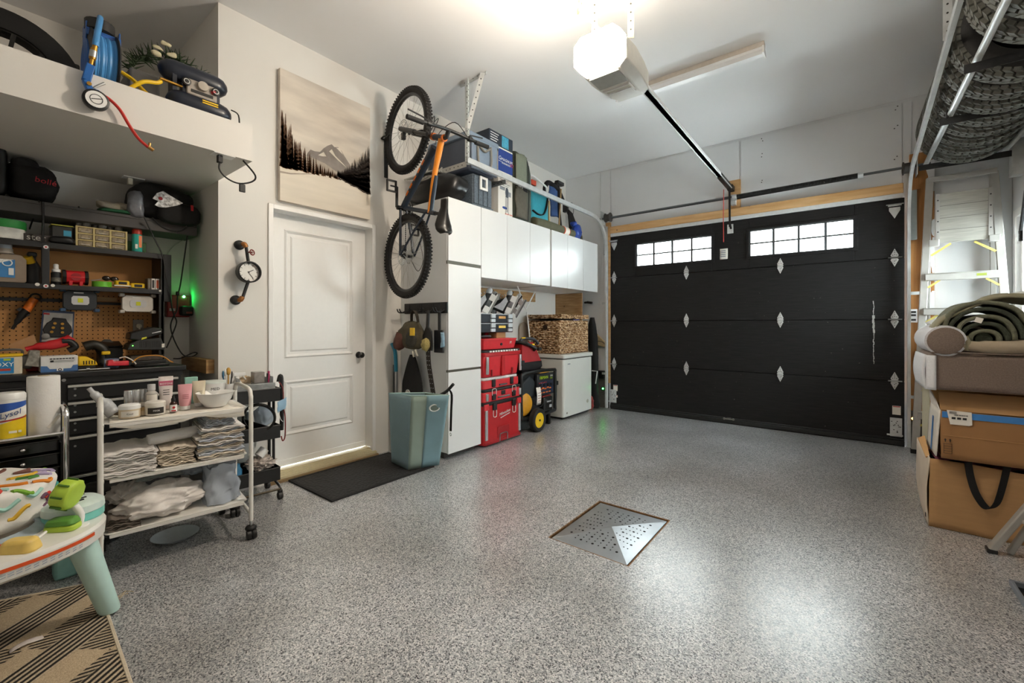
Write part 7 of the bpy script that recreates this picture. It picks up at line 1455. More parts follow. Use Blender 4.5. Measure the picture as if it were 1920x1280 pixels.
# ================================================================ black trolley behind
KF = frame((-3.235, 1.19, 0), math.radians(84))
kt = thing('black_trolley', 'black three tier mesh trolley beside the house door', 'trolley', KF)
kl, kd = .17, .135
for zc in (.675, .42, .13):
    g = G(KF).box(-kl, kl, -kd, kd, zc, zc+.004).box(-kl, kl, -kd-.003, -kd, zc, zc+.085).box(-kl, kl, kd, kd+.003, zc, zc+.085).box(-kl-.003, -kl, -kd, kd, zc, zc+.085).box(kl, kl+.003, -kd, kd, zc, zc+.085)
    tr_ = obj('tray', g, BLKM, kt); obj('tray_rim', G(KF).tube([(-kl, -kd-.004, zc+.087), (kl, -kd-.004, zc+.087), (kl, kd+.004, zc+.087), (-kl, kd+.004, zc+.087)], .005, 6, 0, True), BLKM, tr_)
for sx in (-1, 1):
    for y in (-.045, .045): obj('post', G(KF).cyl((sx*(kl-.012), y, .11), (sx*(kl-.012), y, .77), .009), BLKM, kt)
    obj('foot_frame', G(KF).tube([(sx*(kl-.01), -.045, .13), (sx*(kl+.0), -.045, .1), (sx*(kl+.01), -.1, .075), (sx*(kl), -kd-.01, .07)], .009, 8, 3).tube([(sx*(kl-.01), .045, .13), (sx*(kl), .045, .1), (sx*(kl+.01), .1, .075), (sx*kl, kd, .07)], .009, 8, 3), BLKM, kt)
    for sy in (-1, 1):
        w_ = obj('caster', G(KF).box(sx*kl-.014, sx*kl+.014, sy*kd-.02, sy*kd+.012, .035, .065), BLK, kt, bev=.006); obj('caster_wheel', G(KF).lathe([(.02, -.016), (.0245, -.012), (.0245, .012), (.02, .016)], (sx*kl, sy*kd-.005, .025), (1, 0, 0), 20), BLK, w_)
obj('foot_bar', G(KF).cyl((-kl, -kd-.01, .07), (kl, -kd-.01, .07), .007), mt('#4a4236', .3, .8), kt)
def kx(u, yl, z):
    lo, hi = -.6, .6
    for _ in range(40):
        m_ = (lo+hi)/2; r_ = (KF @ V((m_, yl, z)))-_C; uu = 960+FPX*r_.dot(_R)/r_.dot(_F)
        if uu < u: lo = m_
        else: hi = m_
    return (lo+hi)/2
CLR = mt('#cdd3d6', .08, var=.15, sc=30, trans=.6)
t = thing('clear_organiser', 'clear acrylic makeup organiser on the black trolley', 'organiser', KF @ Matrix.Translation(V((.06, -.03, .68))))
obj('base_tray', G(KF).box(-.08, .15, -.11, .02, .76, .80), CLR, t, bev=.003); obj('tower', G(KF).box(.03, .095, -.07, .01, .8005, .875), mt('#a19b96', .1, var=.2, trans=.3), t, bev=.003); obj('divider', G(KF).box(.1, .102, -.09, .01, .8005, .84).box(.14, .142, -.09, .01, .8005, .84).box(-.06, -.058, -.09, .01, .8005, .84), CLR, t, kind='stuff')
obj('organiser_foot', G(KF).box(-.08, .15, -.11, .02, .68, .7599), mt('#3c4046', .4, var=.2), t)
for k, (x, h, c) in enumerate(((.115, .06, '#1d1b1c'), (.13, .05, '#1d1b1c'), (.122, .075, '#c0356b'))): obj('makeup_pen', G(KF).cyl((x, -.05+.02*(k % 2), .801), (x+.004, -.05+.02*(k % 2), .801+h), .007, n=10), mt(c, .4), None, label=['black makeup pen in the clear organiser', 'shorter black makeup pen in the clear organiser', 'magenta makeup pen in the clear organiser'][k], cat='pen', group='pens in the organiser')
t = thing('brush_cup', 'white cup of makeup brushes behind the mixing bowl', 'cup', KF @ Matrix.Translation(V((-.11, -.02, .68)))); obj('cup', G(KF).lathe([(.035, 0), (.042, .13), (.04, .13), (.033, .01)], (-.11, -.02, .68), (0, 0, 1), 20), PWHITE, t)
for k, (dx, dz, c, r) in enumerate(((-.03, .1, '#3a6c8c', .007), (-.018, .12, '#e5e5e0', .008), (.0, .13, '#c99a45', .014), (.02, .09, '#2b2b2d', .005))): obj('brush', G(KF).cyl((-.11+dx*.5, -.02, .75), (-.11+dx, -.03, .81+dz*.6), .004, n=6).sph((-.11+dx, -.032, .81+dz*.62), (r, r, .026), 10, 8), mt(c, .6), t)
t = thing('spray_nozzle_bottle', 'white trigger spray bottle on the black trolley', 'bottle', KF @ Matrix.Translation(V((-.05, .02, .68)))); obj('body', G(KF).lathe([(.03, 0), (.032, .12), (.014, .15), (.014, .17)], (-.05, .02, .68), (0, 0, 1), 18), PWHITE, t); obj('trigger', G(KF).box(-.07, .0, .01, .03, .85, .872).tube([(-.02, .02, .852), (-.005, .02, .835), (.005, .02, .82)], .005, 6, 2), PWHITE, t, bev=.004)
obj('bristle_pad', blob(KF, (.01, .05, .79), (.06, .05, .05), .2, 6, 2), mt('#c9b394', .9, var=.2, sc=90), None, sm=0, label='pale natural bristle brush head on the black trolley', cat='brush')
t = thing('round_mirror', 'round black framed mirror leaning in the middle tray of the black trolley', 'mirror', KF @ Matrix.Translation(V((.05, -.1, .43))))
MF = KF @ Matrix.Translation(V((.045, -.125, .575))) @ Euler((.25, 0, -.5)).to_matrix().to_4x4()
obj('rim', G(MF).lathe([(.088, -.012), (.1, -.012), (.103, 0), (.1, .012), (.088, .012), (.086, 0), (.088, -.012)], (0, 0, 0), (0, -1, 0), 36, cap=False), BLKG, t); obj('glass', G(MF).disc((0, -.002, 0), (0, -1, 0), .088, .003, 32), mt('#dfe6ea', .03, 1, var=0), t); obj('back', G(MF).disc((0, .012, 0), (0, -1, 0), .095, .008, 28), BLK, t)
t = thing('face_mask', 'pale blue disposable mask hanging from the trolley corner', 'mask', KF @ Matrix.Translation(V((.175, -.11, .55)))); obj('mask_cloth', G(KF).surf(cloth(lambda a, b: V((.155+.05*a, -.145, .59+.075*b+.03*a)), .008, 22, 3), 8, 8), mt('#9cc3de', .7), t, solid=.002); obj('ear_loop', G(KF).tube([(.16, -.145, .6), (.17, -.15, .55), (.185, -.15, .53)], .002, 6, 3), LW, t)
t = thing('curling_iron', 'black curling iron with a red cord hanging from the black trolley', 'curling iron', KF @ Matrix.Translation(V((.19, -.08, .55)))); obj('barrel', G(KF).tube([(.175, -.09, .80), (.185, -.09, .84), (.195, -.09, .82), (.195, -.09, .7), (.197, -.09, .56), (.195, -.09, .46)], .013, 10, 4), BLK, t); obj('cord', G(KF).tube([(.175, -.1, .80), (.2, -.1, .75), (.205, -.1, .62), (.215, -.1, .55), (.215, -.1, .42), (.2, -.1, .385), (.19, -.1, .42)], .004, 6, 4), mt('#7d2620', .5), t)
obj('clear_bag', blob(KF, (.08, -.03, .245), (.09, .09, .05), .35, 3.2, 5), mt('#c9bdb4', .3, var=.5, sc=70, trans=.2), None, sm=60, label='clear bag of hair clips in the bottom tray of the black trolley', cat='bag')
obj('white_roll', G(KF).cyl((.06, -.06, .3), (.1, -.05, .34), .03, n=18), PWHITE, None, label='small white roll on the clear bag of clips', cat='roll')
obj('blue_bottle', G(KF).lathe([(.03, 0), (.032, .1), (.02, .12), (.02, .14), (0, .141)], (-.07, -.06, .135), (0, 0, 1), 18), mt('#3d7fa8', .35), None, label='blue bottle in the bottom tray of the black trolley', cat='bottle')
obj('clear_cup', G(KF).lathe([(.026, 0), (.03, .04), (.028, .04), (.024, .002)], (.0, -.1, .4245), (0, 0, 1), 16), CLR, None, label='small clear cup below the round mirror', cat='cup')
# ================================================================ chrome drawer trolley
DX, DYr = -3.02, .31
dt = thing('drawer_trolley', 'chrome framed trolley with glossy black drawers beside the bench', 'trolley', (-3.2, .12, 0))
dy0, dx0 = -.12, -3.36
g = G()
for y in (dy0, DYr):
    obj('side_frame', G().tube([(DX, y, .05), (DX, y, .70), (DX, y, .755), (DX-.05, y, .79), (dx0+.05, y, .79), (dx0, y, .755), (dx0, y, .05)], .0125, 12, 4), CHROME, dt)
    for x in (DX, dx0): obj('caster', G().sph((x, y, .03), (.02, .028, .029), 12, 8), BLK, dt)
obj('top_shelf', G().box(dx0+.01, DX+.004, dy0+.014, DYr-.014, .66, .667), mt('#7d7b7a', .12, .6), dt); obj('front_rail', G().cyl((DX+.004, dy0, .672), (DX+.004, DYr, .672), .0075), CHROME, dt)
for k in range(7):
    z1_ = .645-.067*k; d = obj('drawer', G().rr(dx0+.02, DX-.012, dy0+.018, DYr-.018, z1_-.058, z1_, .012), BLKG, dt, bev=.003); obj('drawer_lip', G().box(DX-.014, DX-.004, dy0+.018, DYr-.018, z1_-.008, z1_), BLKG, d, bev=.003); obj('knob', G().sph((DX-.004, yat(43, DX), z1_-.032), (.008, .0105, .0085), 14, 8), CHROME, d)
obj('runner', G().box(dx0+.02, DX-.015, DYr-.016, DYr-.012, .12, .62), DSTEEL, dt)
y = yat(82, -3.1); t = thing('paper_towel_roll', 'white paper towel roll standing on the chrome trolley', 'paper roll', (-3.1, y, .667)); pr_ = G(); R = []
for z, r in ((.6675, .055), (.672, .057), (.80, .0575), (.945, .0565), (.948, .054)): R.append([V((-3.1+r*math.cos(2*PI*j/40)*(1+.006*math.sin(j*3)), y+r*math.sin(2*PI*j/40), z)) for j in range(40)])
obj('paper_roll', pr_.rings(R), mt('#efeeeb', .9, var=.02, bump=.5, bsc=70), t); obj('core', G().lathe([(.018, 0), (.021, .002), (.021, .004)], (-3.1, y, .947), (0, 0, 1), 20), mt('#b8a88e', .8), t); obj('sheet_edge', G().bar((-3.042, y+.01, .70), (-3.052, y+.05, .755), .012, .0015, (1, 0, 0)), mt('#d8d3c9', .9), t)
y = yat(18, -3.08); t = thing('wipes_canister', 'yellow and blue printed wipes canister on the chrome trolley', 'canister', (-3.08, y, .667)); wr = .05
obj('body', G().lathe([(wr, 0), (wr+.002, .003), (wr+.002, .185), (wr-.002, .187)], (-3.08, y, .668), (0, 0, 1), 32), PWHITE, t); obj('lid', G().lathe([(wr+.003, .186), (wr+.003, .205), (wr-.004, .215), (0, .217)], (-3.08, y, .668), (0, 0, 1), 32), PWHITE, t)
def wl(z0, z1, z0b, z1b, m, nm, dr=.0): 
    n = 20; A, Bq = [], []
    for k in range(n+1):
        a = -1.5+3.0*k/n; r = wr+.003+dr; f = k/n; c_, s_ = math.cos(a-.25), math.sin(a-.25); A.append(V((-3.08+r*c_, y+r*s_, .668+z0+(z0b-z0)*f))); Bq.append(V((-3.08+r*c_, y+r*s_, .668+z1+(z1b-z1)*f)))
    return obj(nm, G().add(A+Bq, [(k, k+1, n+2+k, n+1+k) for k in range(n)]), m, t)
wl(.01, .10, .01, .125, mt('#f2d21f', .4), 'yellow_label'); wl(.11, .165, .155, .175, mt('#2a56ac', .4), 'blue_label'); wl(.055, .11, .11, .155, mt('#f5f4ee', .4), 'white_swoosh', .0004); wl(.075, .083, .098, .105, mt('#b0352d', .4), 'red_stripe', .0008)
text('Lysol', .033, mt('#26427f', .5), t, (-3.08+wr+.006, y-.033, .668+.1), (0, 1, .3), (0, -.3, 1), shear=.35, ext=.001)
obj('claim_box', G().box(-3.08+wr+.003, -3.08+wr+.005, y-.005, y+.02, .70, .71).box(-3.08+wr-.001, -3.08+wr+.0025, y+.024, y+.034, .70, .71), mt('#f4efdc', .5), t, kind='stuff')
t = thing('waste_bin', 'round steel waste bin with a black lid between the chrome trolley and white trolley', 'bin', (-3.27, .46, 0)); obj('bin_body', G().lathe([(.09, 0), (.098, .004), (.098, .27)], (-3.27, .46, .001), (0, 0, 1), 30), mt('#55585a', .22, .8), t); obj('bin_lid', G().lathe([(.1, .27), (.1, .295), (.07, .315), (0, .32)], (-3.27, .46, .001), (0, 0, 1), 30), BLK, t)
# ================================================================ rug
def m_rug():
    m, nt, N, L, b = nodes('woven_rug', .95); co = coord(N, L)
    sep = N.new('ShaderNodeSeparateXYZ'); L.new(co, sep.inputs[0])
    def wave(rot, sc, dist=.0):
        w = N.new('ShaderNodeTexWave'); w.inputs['Scale'].default_value = sc; w.inputs['Distortion'].default_value = dist; w.inputs['Detail Scale'].default_value = 40; L.new(coord(N, L, (1, 1, 1), 'Object', (0, 0, rot)), w.inputs['Vector']); return w.outputs['Color']
    st = lambda x, t: (lambda r: (L.new(x, r.inputs[0]), r.outputs[0])[1])(ramp(N, [(t-.06, '#000000'), (t+.06, '#ffffff')]))
    diag = st(wave(math.radians(-38), 14, .6), .55); row = st(wave(math.radians(90), 9, .3), .5); hound = st(wave(math.radians(20), 16, 1.5), .5)
    # blocks of pattern
    mp = coord(N, L, (3.2, 3.2, 1), 'Object', (0, 0, math.radians(-38)))
    ck = N.new('ShaderNodeTexChecker'); ck.inputs['Scale'].default_value = 1.0; L.new(mp, ck.inputs['Vector'])
    wv = N.new('ShaderNodeTexWave'); wv.inputs['Scale'].default_value = 1.15; L.new(coord(N, L, (1, 1, 1), 'Object', (0, 0, math.radians(-38))), wv.inputs['Vector']); band = st(wv.outputs['Color'], .62)
    base = mix(N, L, diag, '#231f1c', '#d3c2a8'); hd_ = mix(N, L, hound, '#231f1c', '#cdbb9f'); plain = '#d2bea0'
    a = mix(N, L, ck.outputs['Fac'], plain, hd_); c = mix(N, L, band, a, base)
    n = N.new('ShaderNodeTexNoise'); n.inputs['Scale'].default_value = 240; L.new(co, n.inputs['Vector']); rr_ = ramp(N, [(.3, '#b8b0a6'), (.7, '#ffffff')]); L.new(n.outputs[0], rr_.inputs[0])
    L.new(mix(N, L, .7, c, rr_.outputs[0], 'MULTIPLY'), b.inputs['Base Color'])
    bp = N.new('ShaderNodeBump'); bp.inputs['Strength'].default_value = .5; bp.inputs['Distance'].default_value = .004; L.new(n.outputs[0], bp.inputs['Height']); L.new(bp.outputs[0], b.inputs['Normal']); return m
rg = thing('woven_rug', 'beige and black geometric woven rug under the activity table', 'rug', (-1.8, -.6, 0))
rp = [V((-2.86, -1.6, .0005)), V((-1.0, -1.6, .0005)), V((-1.0, .31, .0005)), V((-1.9, .343, .0005)), V((-2.4, .365, .0005)), V((-2.75, .352, .0005)), V((-2.80, .25, .0005)), V((-2.88, .09, .0005)), V((-2.9, -.1, .0005))]
obj('rug_field', G().prism(rp, (0, 0, .009)), m_rug(), rg)
obj('rug_binding', G().tube([(p.x, p.y, .006) for p in rp], .007, 6, 0, True), mt('#d2c5ae', .95, var=.1, sc=90, bump=.4, bsc=200), rg)
g = G(); random.seed(9)
for k in range(3): g.tube([(-2.50, .375, .005), (-2.5+random.uniform(-.03, .03), .42, .003), (-2.55+random.uniform(-.03, .03), .45, .003), (-2.52, .43+.02*k, .003)], .0015, 5, 3)
obj('frayed_thread', g, mt('#cbbd9f', .9), rg, kind='stuff')
p = PZ(52, 1205, .0105); obj('paper_scrap', G().surf(cloth(lambda a, b: V((p.x+.03*b-.02*a, p.y-.045+.09*a, .013+.006*math.sin(a*4))), .003, 30, 2), 8, 4), mt('#e4dad6', .8), None, solid=.001, label='torn scrap of pink paper lying on the rug', cat='paper')
# ================================================================ baby activity table
tcx, tcy, TH_ = -2.5, -.10, .42
bt = thing('activity_table', 'white baby activity table with pale mint legs and a patterned seat', 'activity table', (tcx, tcy, 0))
def rim(th, k=1.0): return (.42+.055*math.cos(3*(th-math.radians(74))))*k
MINT = mt('#c6e8e2', .4, var=.02); TWH = mt('#ecebe6', .35, var=.015)
def loop(k, z, n=72): return [V((tcx+rim(2*PI*j/n)*k*math.cos(2*PI*j/n), tcy+rim(2*PI*j/n)*k*math.sin(2*PI*j/n), z)) for j in range(n)]
obj('table_top', G().rings([loop(.93, TH_-.075), loop(.99, TH_-.06), loop(1.0, TH_-.012), loop(.985, TH_), loop(.62, TH_+.012), loop(.56, TH_), loop(.55, TH_-.05), loop(.60, TH_-.075)], False, True), TWH, bt, sm=30)
for k, a in enumerate((74, 194, 314)):
    a = math.radians(a); d_ = V((math.cos(a), math.sin(a), 0)); top_ = V((tcx, tcy, TH_-.07))+d_*.37; bot_ = V((tcx, tcy, .0105))+d_*.475
    if k == 0: bot_, top_ = V((-2.415, .375, .0105)), V((-2.385, .285, TH_-.07))
    R = []
    for f, w in ((0, .032), (.03, .036), (.5, .041), (.97, .047), (1, .045)):
        c_ = bot_.lerp(top_, f); R.append([c_+V((math.cos(2*PI*j/24)*w, math.sin(2*PI*j/24)*w, 0)) for j in range(24)])
    obj('leg', G().rings(R), MINT, bt)
obj('lower_post', G().box(-2.99, -2.90, .26, .34, .001, .33), mt('#86b9b4', .45), bt, bev=.012)
# warning band on the rim
g = G(); n = 40; A, Bq = [], []
for k in range(n+1):
    th = math.radians(8+54*k/n); r = rim(th)*1.0+.002; A.append(V((tcx+r*math.cos(th), tcy+r*math.sin(th), TH_-.03))); Bq.append(V((tcx+r*math.cos(th), tcy+r*math.sin(th), TH_-.017)))
obj('warning_band', g.add(A+Bq, [(k, k+1, n+2+k, n+1+k) for k in range(n)]), mt('#e0561c', .4), bt, label='orange warning band')
th = math.radians(30); r = rim(th)+.0035; text('ATTENTION', .013, LK, bt, (tcx+r*math.cos(th)+.006, tcy+r*math.sin(th)-.05, TH_-.0285), (-.42, 1, 0), (0, 0, 1))
g = G()
for q in range(2):
    for k in range(18): th = math.radians(9+2.7*k); r = rim(th)+.002; c_ = V((tcx+r*math.cos(th), tcy+r*math.sin(th), TH_-.038-.008*q)); g.obox(c_, (.001, .016, .002), (0, 0, th))
obj('warning_print', g, mt('#8d9bb0', .5), bt, kind='stuff')
FAB = mt('#f1efeb', .85, var=.02, bump=.15, bsc=200)
def seat(a, b):
    th = 2*PI*a; k = .56 if b < .12 else .50+.06*math.sin(b*PI); z = TH_+.012+.14*math.sin(min(1, b*1.25)*PI/2)
    p = V((-2.66+.43*k*math.cos(th)*math.cos(max(0, b-.5)*PI*.99), .0+.43*k*math.sin(th)*math.cos(max(0, b-.5)*PI*.99), z+.012*math.sin(b*3))); return p+noise.noise_vector(p*9)*.018*b
st_ = obj('seat_fabric', G().surf(seat, 64, 16), FAB, bt, sm=0, solid=.006)
cols = ['#e58a2a', '#7fb43a', '#6d4a62', '#b7a9cf', '#c93a2c', '#3f9a94', '#a9d8cf', '#4f8a3c', '#e0b53c', '#7a5148']
random.seed(21)
for k in range(66):
    a0 = random.random(); b0 = .12+.68*random.random(); ph = random.uniform(0, 6); pts = []
    for q in range(7):
        f = q/6-.5; aa, bb_ = a0+.036*f, b0+.055*math.sin(f*4+ph)+.03*f*math.cos(ph); p = V(seat(aa % 1, min(.95, max(.13, bb_)))); e = .002; n_ = (V(seat((aa+.004) % 1, bb_))-p).cross(V(seat(aa % 1, min(.97, bb_+.02)))-p).normalized(); o_ = V((-2.66, 0, TH_-.05)); 
        if n_.dot(p-o_) < 0: n_ = -n_
        pts.append(p+n_*.0045)
    obj('printed_squiggle', G().tube(smoothpath(pts, 2), .008, 5), mt(cols[k % 10], .8), st_)
t = thing('green_spinner_toy', 'lime green roller toy on a white stalk fixed to the activity table', 'toy', PZ(148, 985, TH_)); LIM = mt('#b8d84a', .4)
s0 = PZ(148, 984, TH_+.005); s1 = s0+V((-.01, -.01, .075))
obj('stalk', G().tube([s0, s0+V((0, .005, .04)), s1], .012, 10, 3), PWHITE, t); obj('stalk_foot', G().lathe([(.03, 0), (.028, .004), (.012, .008)], s0-V((0, 0, .003)), (0, 0, 1), 20), PWHITE, t)
RF = Matrix.Translation(s1+V((-.005, -.02, .05))) @ Euler((.35, .25, .9)).to_matrix().to_4x4()
obj('roller', G(RF).lathe([(.03, -.03), (.05, -.028), (.056, -.02), (.056, .02), (.05, .028), (.03, .03)], (0, 0, 0), (1, 0, 0), 10), LIM, t, bev=.005)
g = G(RF)
for k in range(8): a = 2*PI*k/8+PI/10; g.obox((0, .056*math.cos(a), .056*math.sin(a)), (.035, .008, .006), (a, 0, 0))
obj('slot', g, mt('#4d7a2c', .5), t, kind='stuff')
q = PZ(118, 985, TH_+.02); t = thing('green_shaker_toy', 'two tone green frog shaped toy lying on the activity table', 'toy', (q.x, q.y, TH_)); sq_ = frame((q.x, q.y, TH_+.004), .9)
obj('lower_half', G(sq_).rr(-.05, .05, -.03, .03, 0, .022, .02), LIM, t, bev=.006); obj('upper_half', G(sq_).rr(-.05, .05, -.03, .03, .0225, .045, .02, top=.2), mt('#5f9a3a', .4), t, bev=.006); obj('white_string', G().tube([(q.x+.02, q.y-.045, TH_+.02), (q.x+.045, q.y-.07, TH_+.012), (q.x+.06, q.y-.1, TH_+.006)], .005, 6, 3), PWHITE, t)
q = PZ(38, 1022, TH_+.02); t = thing('yellow_shaker_toy', 'soft yellow rounded toy on the activity table', 'toy', (q.x, q.y, TH_)); obj('body', G(frame((q.x, q.y, TH_-.002), .9)).rr(-.055, .055, -.034, .034, 0, .045, .025, top=.25), mt('#eccb6f', .4), t, bev=.01, seg=3)
q = PZ(6, 1030, TH_+.01); obj('orange_clip', G().cyl((q.x, q.y-.04, TH_+.015), (q.x, q.y+.02, TH_+.02), .012).sph((q.x, q.y+.022, TH_+.02), .016, 10, 8), mt('#e5532e', .4), None, label='orange toy clip beside the yellow toy', cat='toy')
t = thing('teal_drum_toy', 'round teal toy drum with black printed dashes on the activity table', 'toy', PZ(165, 965, TH_)); q = PZ(158, 962, TH_+.01)+V((0, -.03, 0))
obj('drum', G().lathe([(.085, 0), (.09, .004), (.09, .03), (.085, .033)], (q.x, q.y, TH_+.002), (0, 0, 1), 36), mt('#7fd0c4', .4), t); obj('drum_top', G().lathe([(.09, .033), (.092, .036), (.09, .06), (.07, .075), (0, .08)], (q.x, q.y, TH_+.002), (0, 0, 1), 36), mt('#d9ebe6', .3), t)
g = G()
for k in range(5): g.obox((q.x-.05+.025*k, q.y+.01*(k % 2), TH_+.0785), (.008, .05, .008), (0, 0, .4))
obj('drum_print', g, LK, t, kind='stuff')
obj('clear_tray', G().rings([loop(.66, TH_+.004), loop(.66, TH_+.012), loop(.58, TH_+.03), loop(.58, TH_+.02)], False, True), mt('#a9b7c0', .25, var=.1), bt, sm=40)
# ================================================================ tyre rack
TYR = mt('#232323', .7, var=.2, sc=60)
TCX, TCZ, TR, TW = .82, 2.925, .33, .205
TREAD_LIT = mt('#6a6b64', .7, var=.15, sc=40, bump=.2, bsc=200)  # tread coloured lighter than the carcass to stand for light falling on it
def make_tyre():
    t = thing('stored_tyre', 'x', 'tyre', (TCX, 0, TCZ-TR), 'winter tyres on the ceiling rack')
    obj('carcass', G().lathe([(.20, -.085), (.245, -.103), (.275, -.1), (.297, -.082), (.312, -.03), (.312, .03), (.297, .082), (.275, .1), (.245, .103), (.20, .085), (.195, 0), (.20, -.085)], (TCX, 0, TCZ), (0, 1, 0), 44, cap=False), TYR, t, sm=50)
    g = G(); n = 46
    for i in range(n):
        a0 = 2*PI*i/n
        for k, (y0, y1, sh) in enumerate(((-.084, -.053, .13), (-.049, -.019, .06), (-.015, .015, .0), (.019, .049, .06), (.053, .084, .13))):
            def q(a, y, r): return V((TCX+r*math.cos(a), y, TCZ+r*math.sin(a)))
            w = 2*PI/n*.74; s0 = sh*(1 if k < 2 else 1)*1.0; e = .075 if k != 2 else 0
            r0, r1 = .28 if k in (0, 4) else .305, .315 if k in (0, 4) else .331
            a = a0+s0; b0, b1 = (a, a-e) if k > 2 else (a-e, a) if k < 2 else (a, a)
            g.hexa([q(b0, y0, r0), q(b0+w, y0, r0), q(b1+w, y1, r0), q(b1, y1, r0), q(b0, y0, r1), q(b0+w, y0, r1), q(b1+w, y1, r1), q(b1, y1, r1)])
    obj('tread_block', g, TREAD_LIT, t, kind='stuff')
    return t
t0 = make_tyre(); TYY = [5.28, 5.06, 4.84, 4.62, 4.40, 4.17, 3.94, 3.71, 3.25, 3.02]; NT = 10
names = ['stored winter tyre at the end of the rack by the garage wall'] + ['stored winter tyre %s from the garage wall on the rack' % s for s in ('second', 'third', 'fourth', 'fifth', 'sixth', 'seventh', 'eighth', 'ninth', 'tenth')]
random.seed(3)
for i in range(NT):
    F_ = Matrix.Translation(V((TCX, TYY[i], TCZ-TR))) @ Matrix.Rotation(random.uniform(-.03, .03), 4, 'Z')
    if i == 0: o = t0; o.matrix_basis = F_; MW[o] = F_
    else: o = copy_tree(t0, F_)
    o['label'] = names[i]
rk = thing('tyre_rack', 'galvanised steel ceiling rack carrying the winter tyres', 'rack', (.78, 4.3, 2.6))
for x in (.575, 1.065): obj('rail', G().cyl((x, 2.4, TCZ-.243), (x, 5.5, TCZ-.243), .018, n=14), GALV, rk)
for yy in (4.285, 5.42, 3.48): perfbar('cross_angle', (.52, yy, TCZ-.288), (1.15, yy, TCZ-.288), .05, rk, (0, -1, 0), DSTEEL)
obj('rail_clip', G().box(.55, .565, 4.27, 4.30, TCZ-.27, TCZ-.215), DSTEEL, rk, bev=.004)
obj('wall_bracket', G().box(1.09, 1.158, 5.40, 5.5, 2.45, 2.75), GALV, rk, bev=.003); obj('wood_cleat', G().box(1.125, 1.159, 5.2, 5.26, 2.35, 2.78), PINE, rk, bev=.003)
# ================================================================ step ladder against the wall
lx0, lx1 = .60, 1.05; yl0 = 5.42
def yl(z): return yl0+(2.6-z)*-.05+.22*(z/2.6)-.0
def lp(u, v):
    y = 5.5; return PY(u, v, y)
ld = thing('platform_ladder', 'aluminium platform step ladder leaning on the garage wall', 'ladder', (.83, 5.45, 0))
ALW = mt('#bdbbb6', .42, .5, var=.06, sc=14)
A = lambda u, v: PY(u, v, 5.52)
LTp, RTp, = A(1746, 330), A(1868, 316)
zb = 0.0
def railpt(top, slope, z): return V((top.x+(top.z-z)*slope, 5.60-.14*(1-z/2.6)-.0, z))
sL, sR = -.045, .045
for top, s in ((LTp, sL), (RTp, sR)):
    obj('side_rail', G().bar(railpt(top, s, 0.0), railpt(top, s, top.z), .055, .03, (0, 1, 0)), ALW, ld, bev=.004)
    obj('rear_rail', G().bar(V((top.x+s*.4, 5.66, .0)), V((top.x, 5.66, top.z-.02)), .035, .03, (0, 1, 0)), ALW, ld, bev=.003)
tz = (LTp.z+RTp.z)/2; top_y = railpt(LTp, sL, LTp.z).y
obj('top_bar', G().box(LTp.x-.02, RTp.x+.02, top_y-.02, top_y+.02, tz-.03, tz+.015), ALW, ld, bev=.004)
p0, p1 = A(1755, 458), A(1859, 352); pz0, pz1 = p0.z+.01, p1.z+.0
pf = obj('platform', G().box(p0.x, p1.x, 5.50, 5.522, pz0, pz1), mt('#b9b7ae', .5, .4, var=.12, sc=8, stretch=(1, 1, 14)), ld, bev=.003)
obj('platform_edge', G().box(p0.x-.004, p0.x+.022, 5.492, 5.5, pz0-.002, pz1+.002), ALW, pf); obj('platform_edge', G().box(p1.x-.022, p1.x+.004, 5.492, 5.5, pz0-.002, pz1+.002), ALW, pf)
g = G()
for k in range(1, 4): zz = pz0+(pz1-pz0)*k/4; g.box(p0.x+.02, p1.x-.02, 5.4985, 5.5002, zz-.002, zz+.002)
obj('platform_groove', g, mt('#77756e', .6), pf, kind='stuff')
g = G()
for k in range(1, 5):
    for xx in (p0.x+.009, p1.x-.009): g.disc((xx, 5.492, pz0+(pz1-pz0)*k/4.6), (0, -1, 0), .006, .003, 8)
obj('rivet', g, DSTEEL, pf, kind='stuff')
YLB = mt('#cfc06a', .5)
for k, zz in enumerate((A(1800, 516).z, A(1800, 516).z-.32, A(1800, 516).z-.64, A(1800, 516).z-.96, A(1800, 516).z-1.28)):
    l_, r_ = railpt(LTp, sL, zz), railpt(RTp, sR, zz); o = obj('step', G().box(l_.x, r_.x, l_.y-.045, l_.y+.03, zz-.035, zz+.022).box(l_.x, r_.x, l_.y-.05, l_.y+.04, zz+.022, zz+.03), ALW, ld, bev=.003)
    for s, q in ((1, l_), (-1, r_)): obj('step_brace', G().bar(q+V((s*.02, -.02, -.1)), q+V((s*.10, -.02, -.035)), .016, .005, (0, 1, 0)), YLB, o)
    if k == 0: obj('step_label', G().box(r_.x-.16, r_.x-.10, l_.y-.047, l_.y-.045, zz-.012, zz+.01), mt('#8f9a3c', .5), o)
for s, q in ((1, V((LTp.x+.0, 5.53, pz0-.0))), (-1, V((RTp.x, 5.53, pz0-.0)))): obj('platform_hinge', G().box(min(q.x-.02*s, q.x+.05*s), max(q.x-.02*s, q.x+.05*s), 5.48, 5.52, pz0-.03, pz0+.03), ALW, ld, bev=.006); obj('platform_brace', G().bar(q+V((s*.0, .0, -.11)), q+V((s*.13, .0, -.01)), .018, .006, (0, 1, 0)), YLB, ld)
for top, s in ((LTp, sL), (RTp, sR)): obj('rubber_foot', G().obox(railpt(top, s, .02), (.065, .05, .038)), BLK, ld)
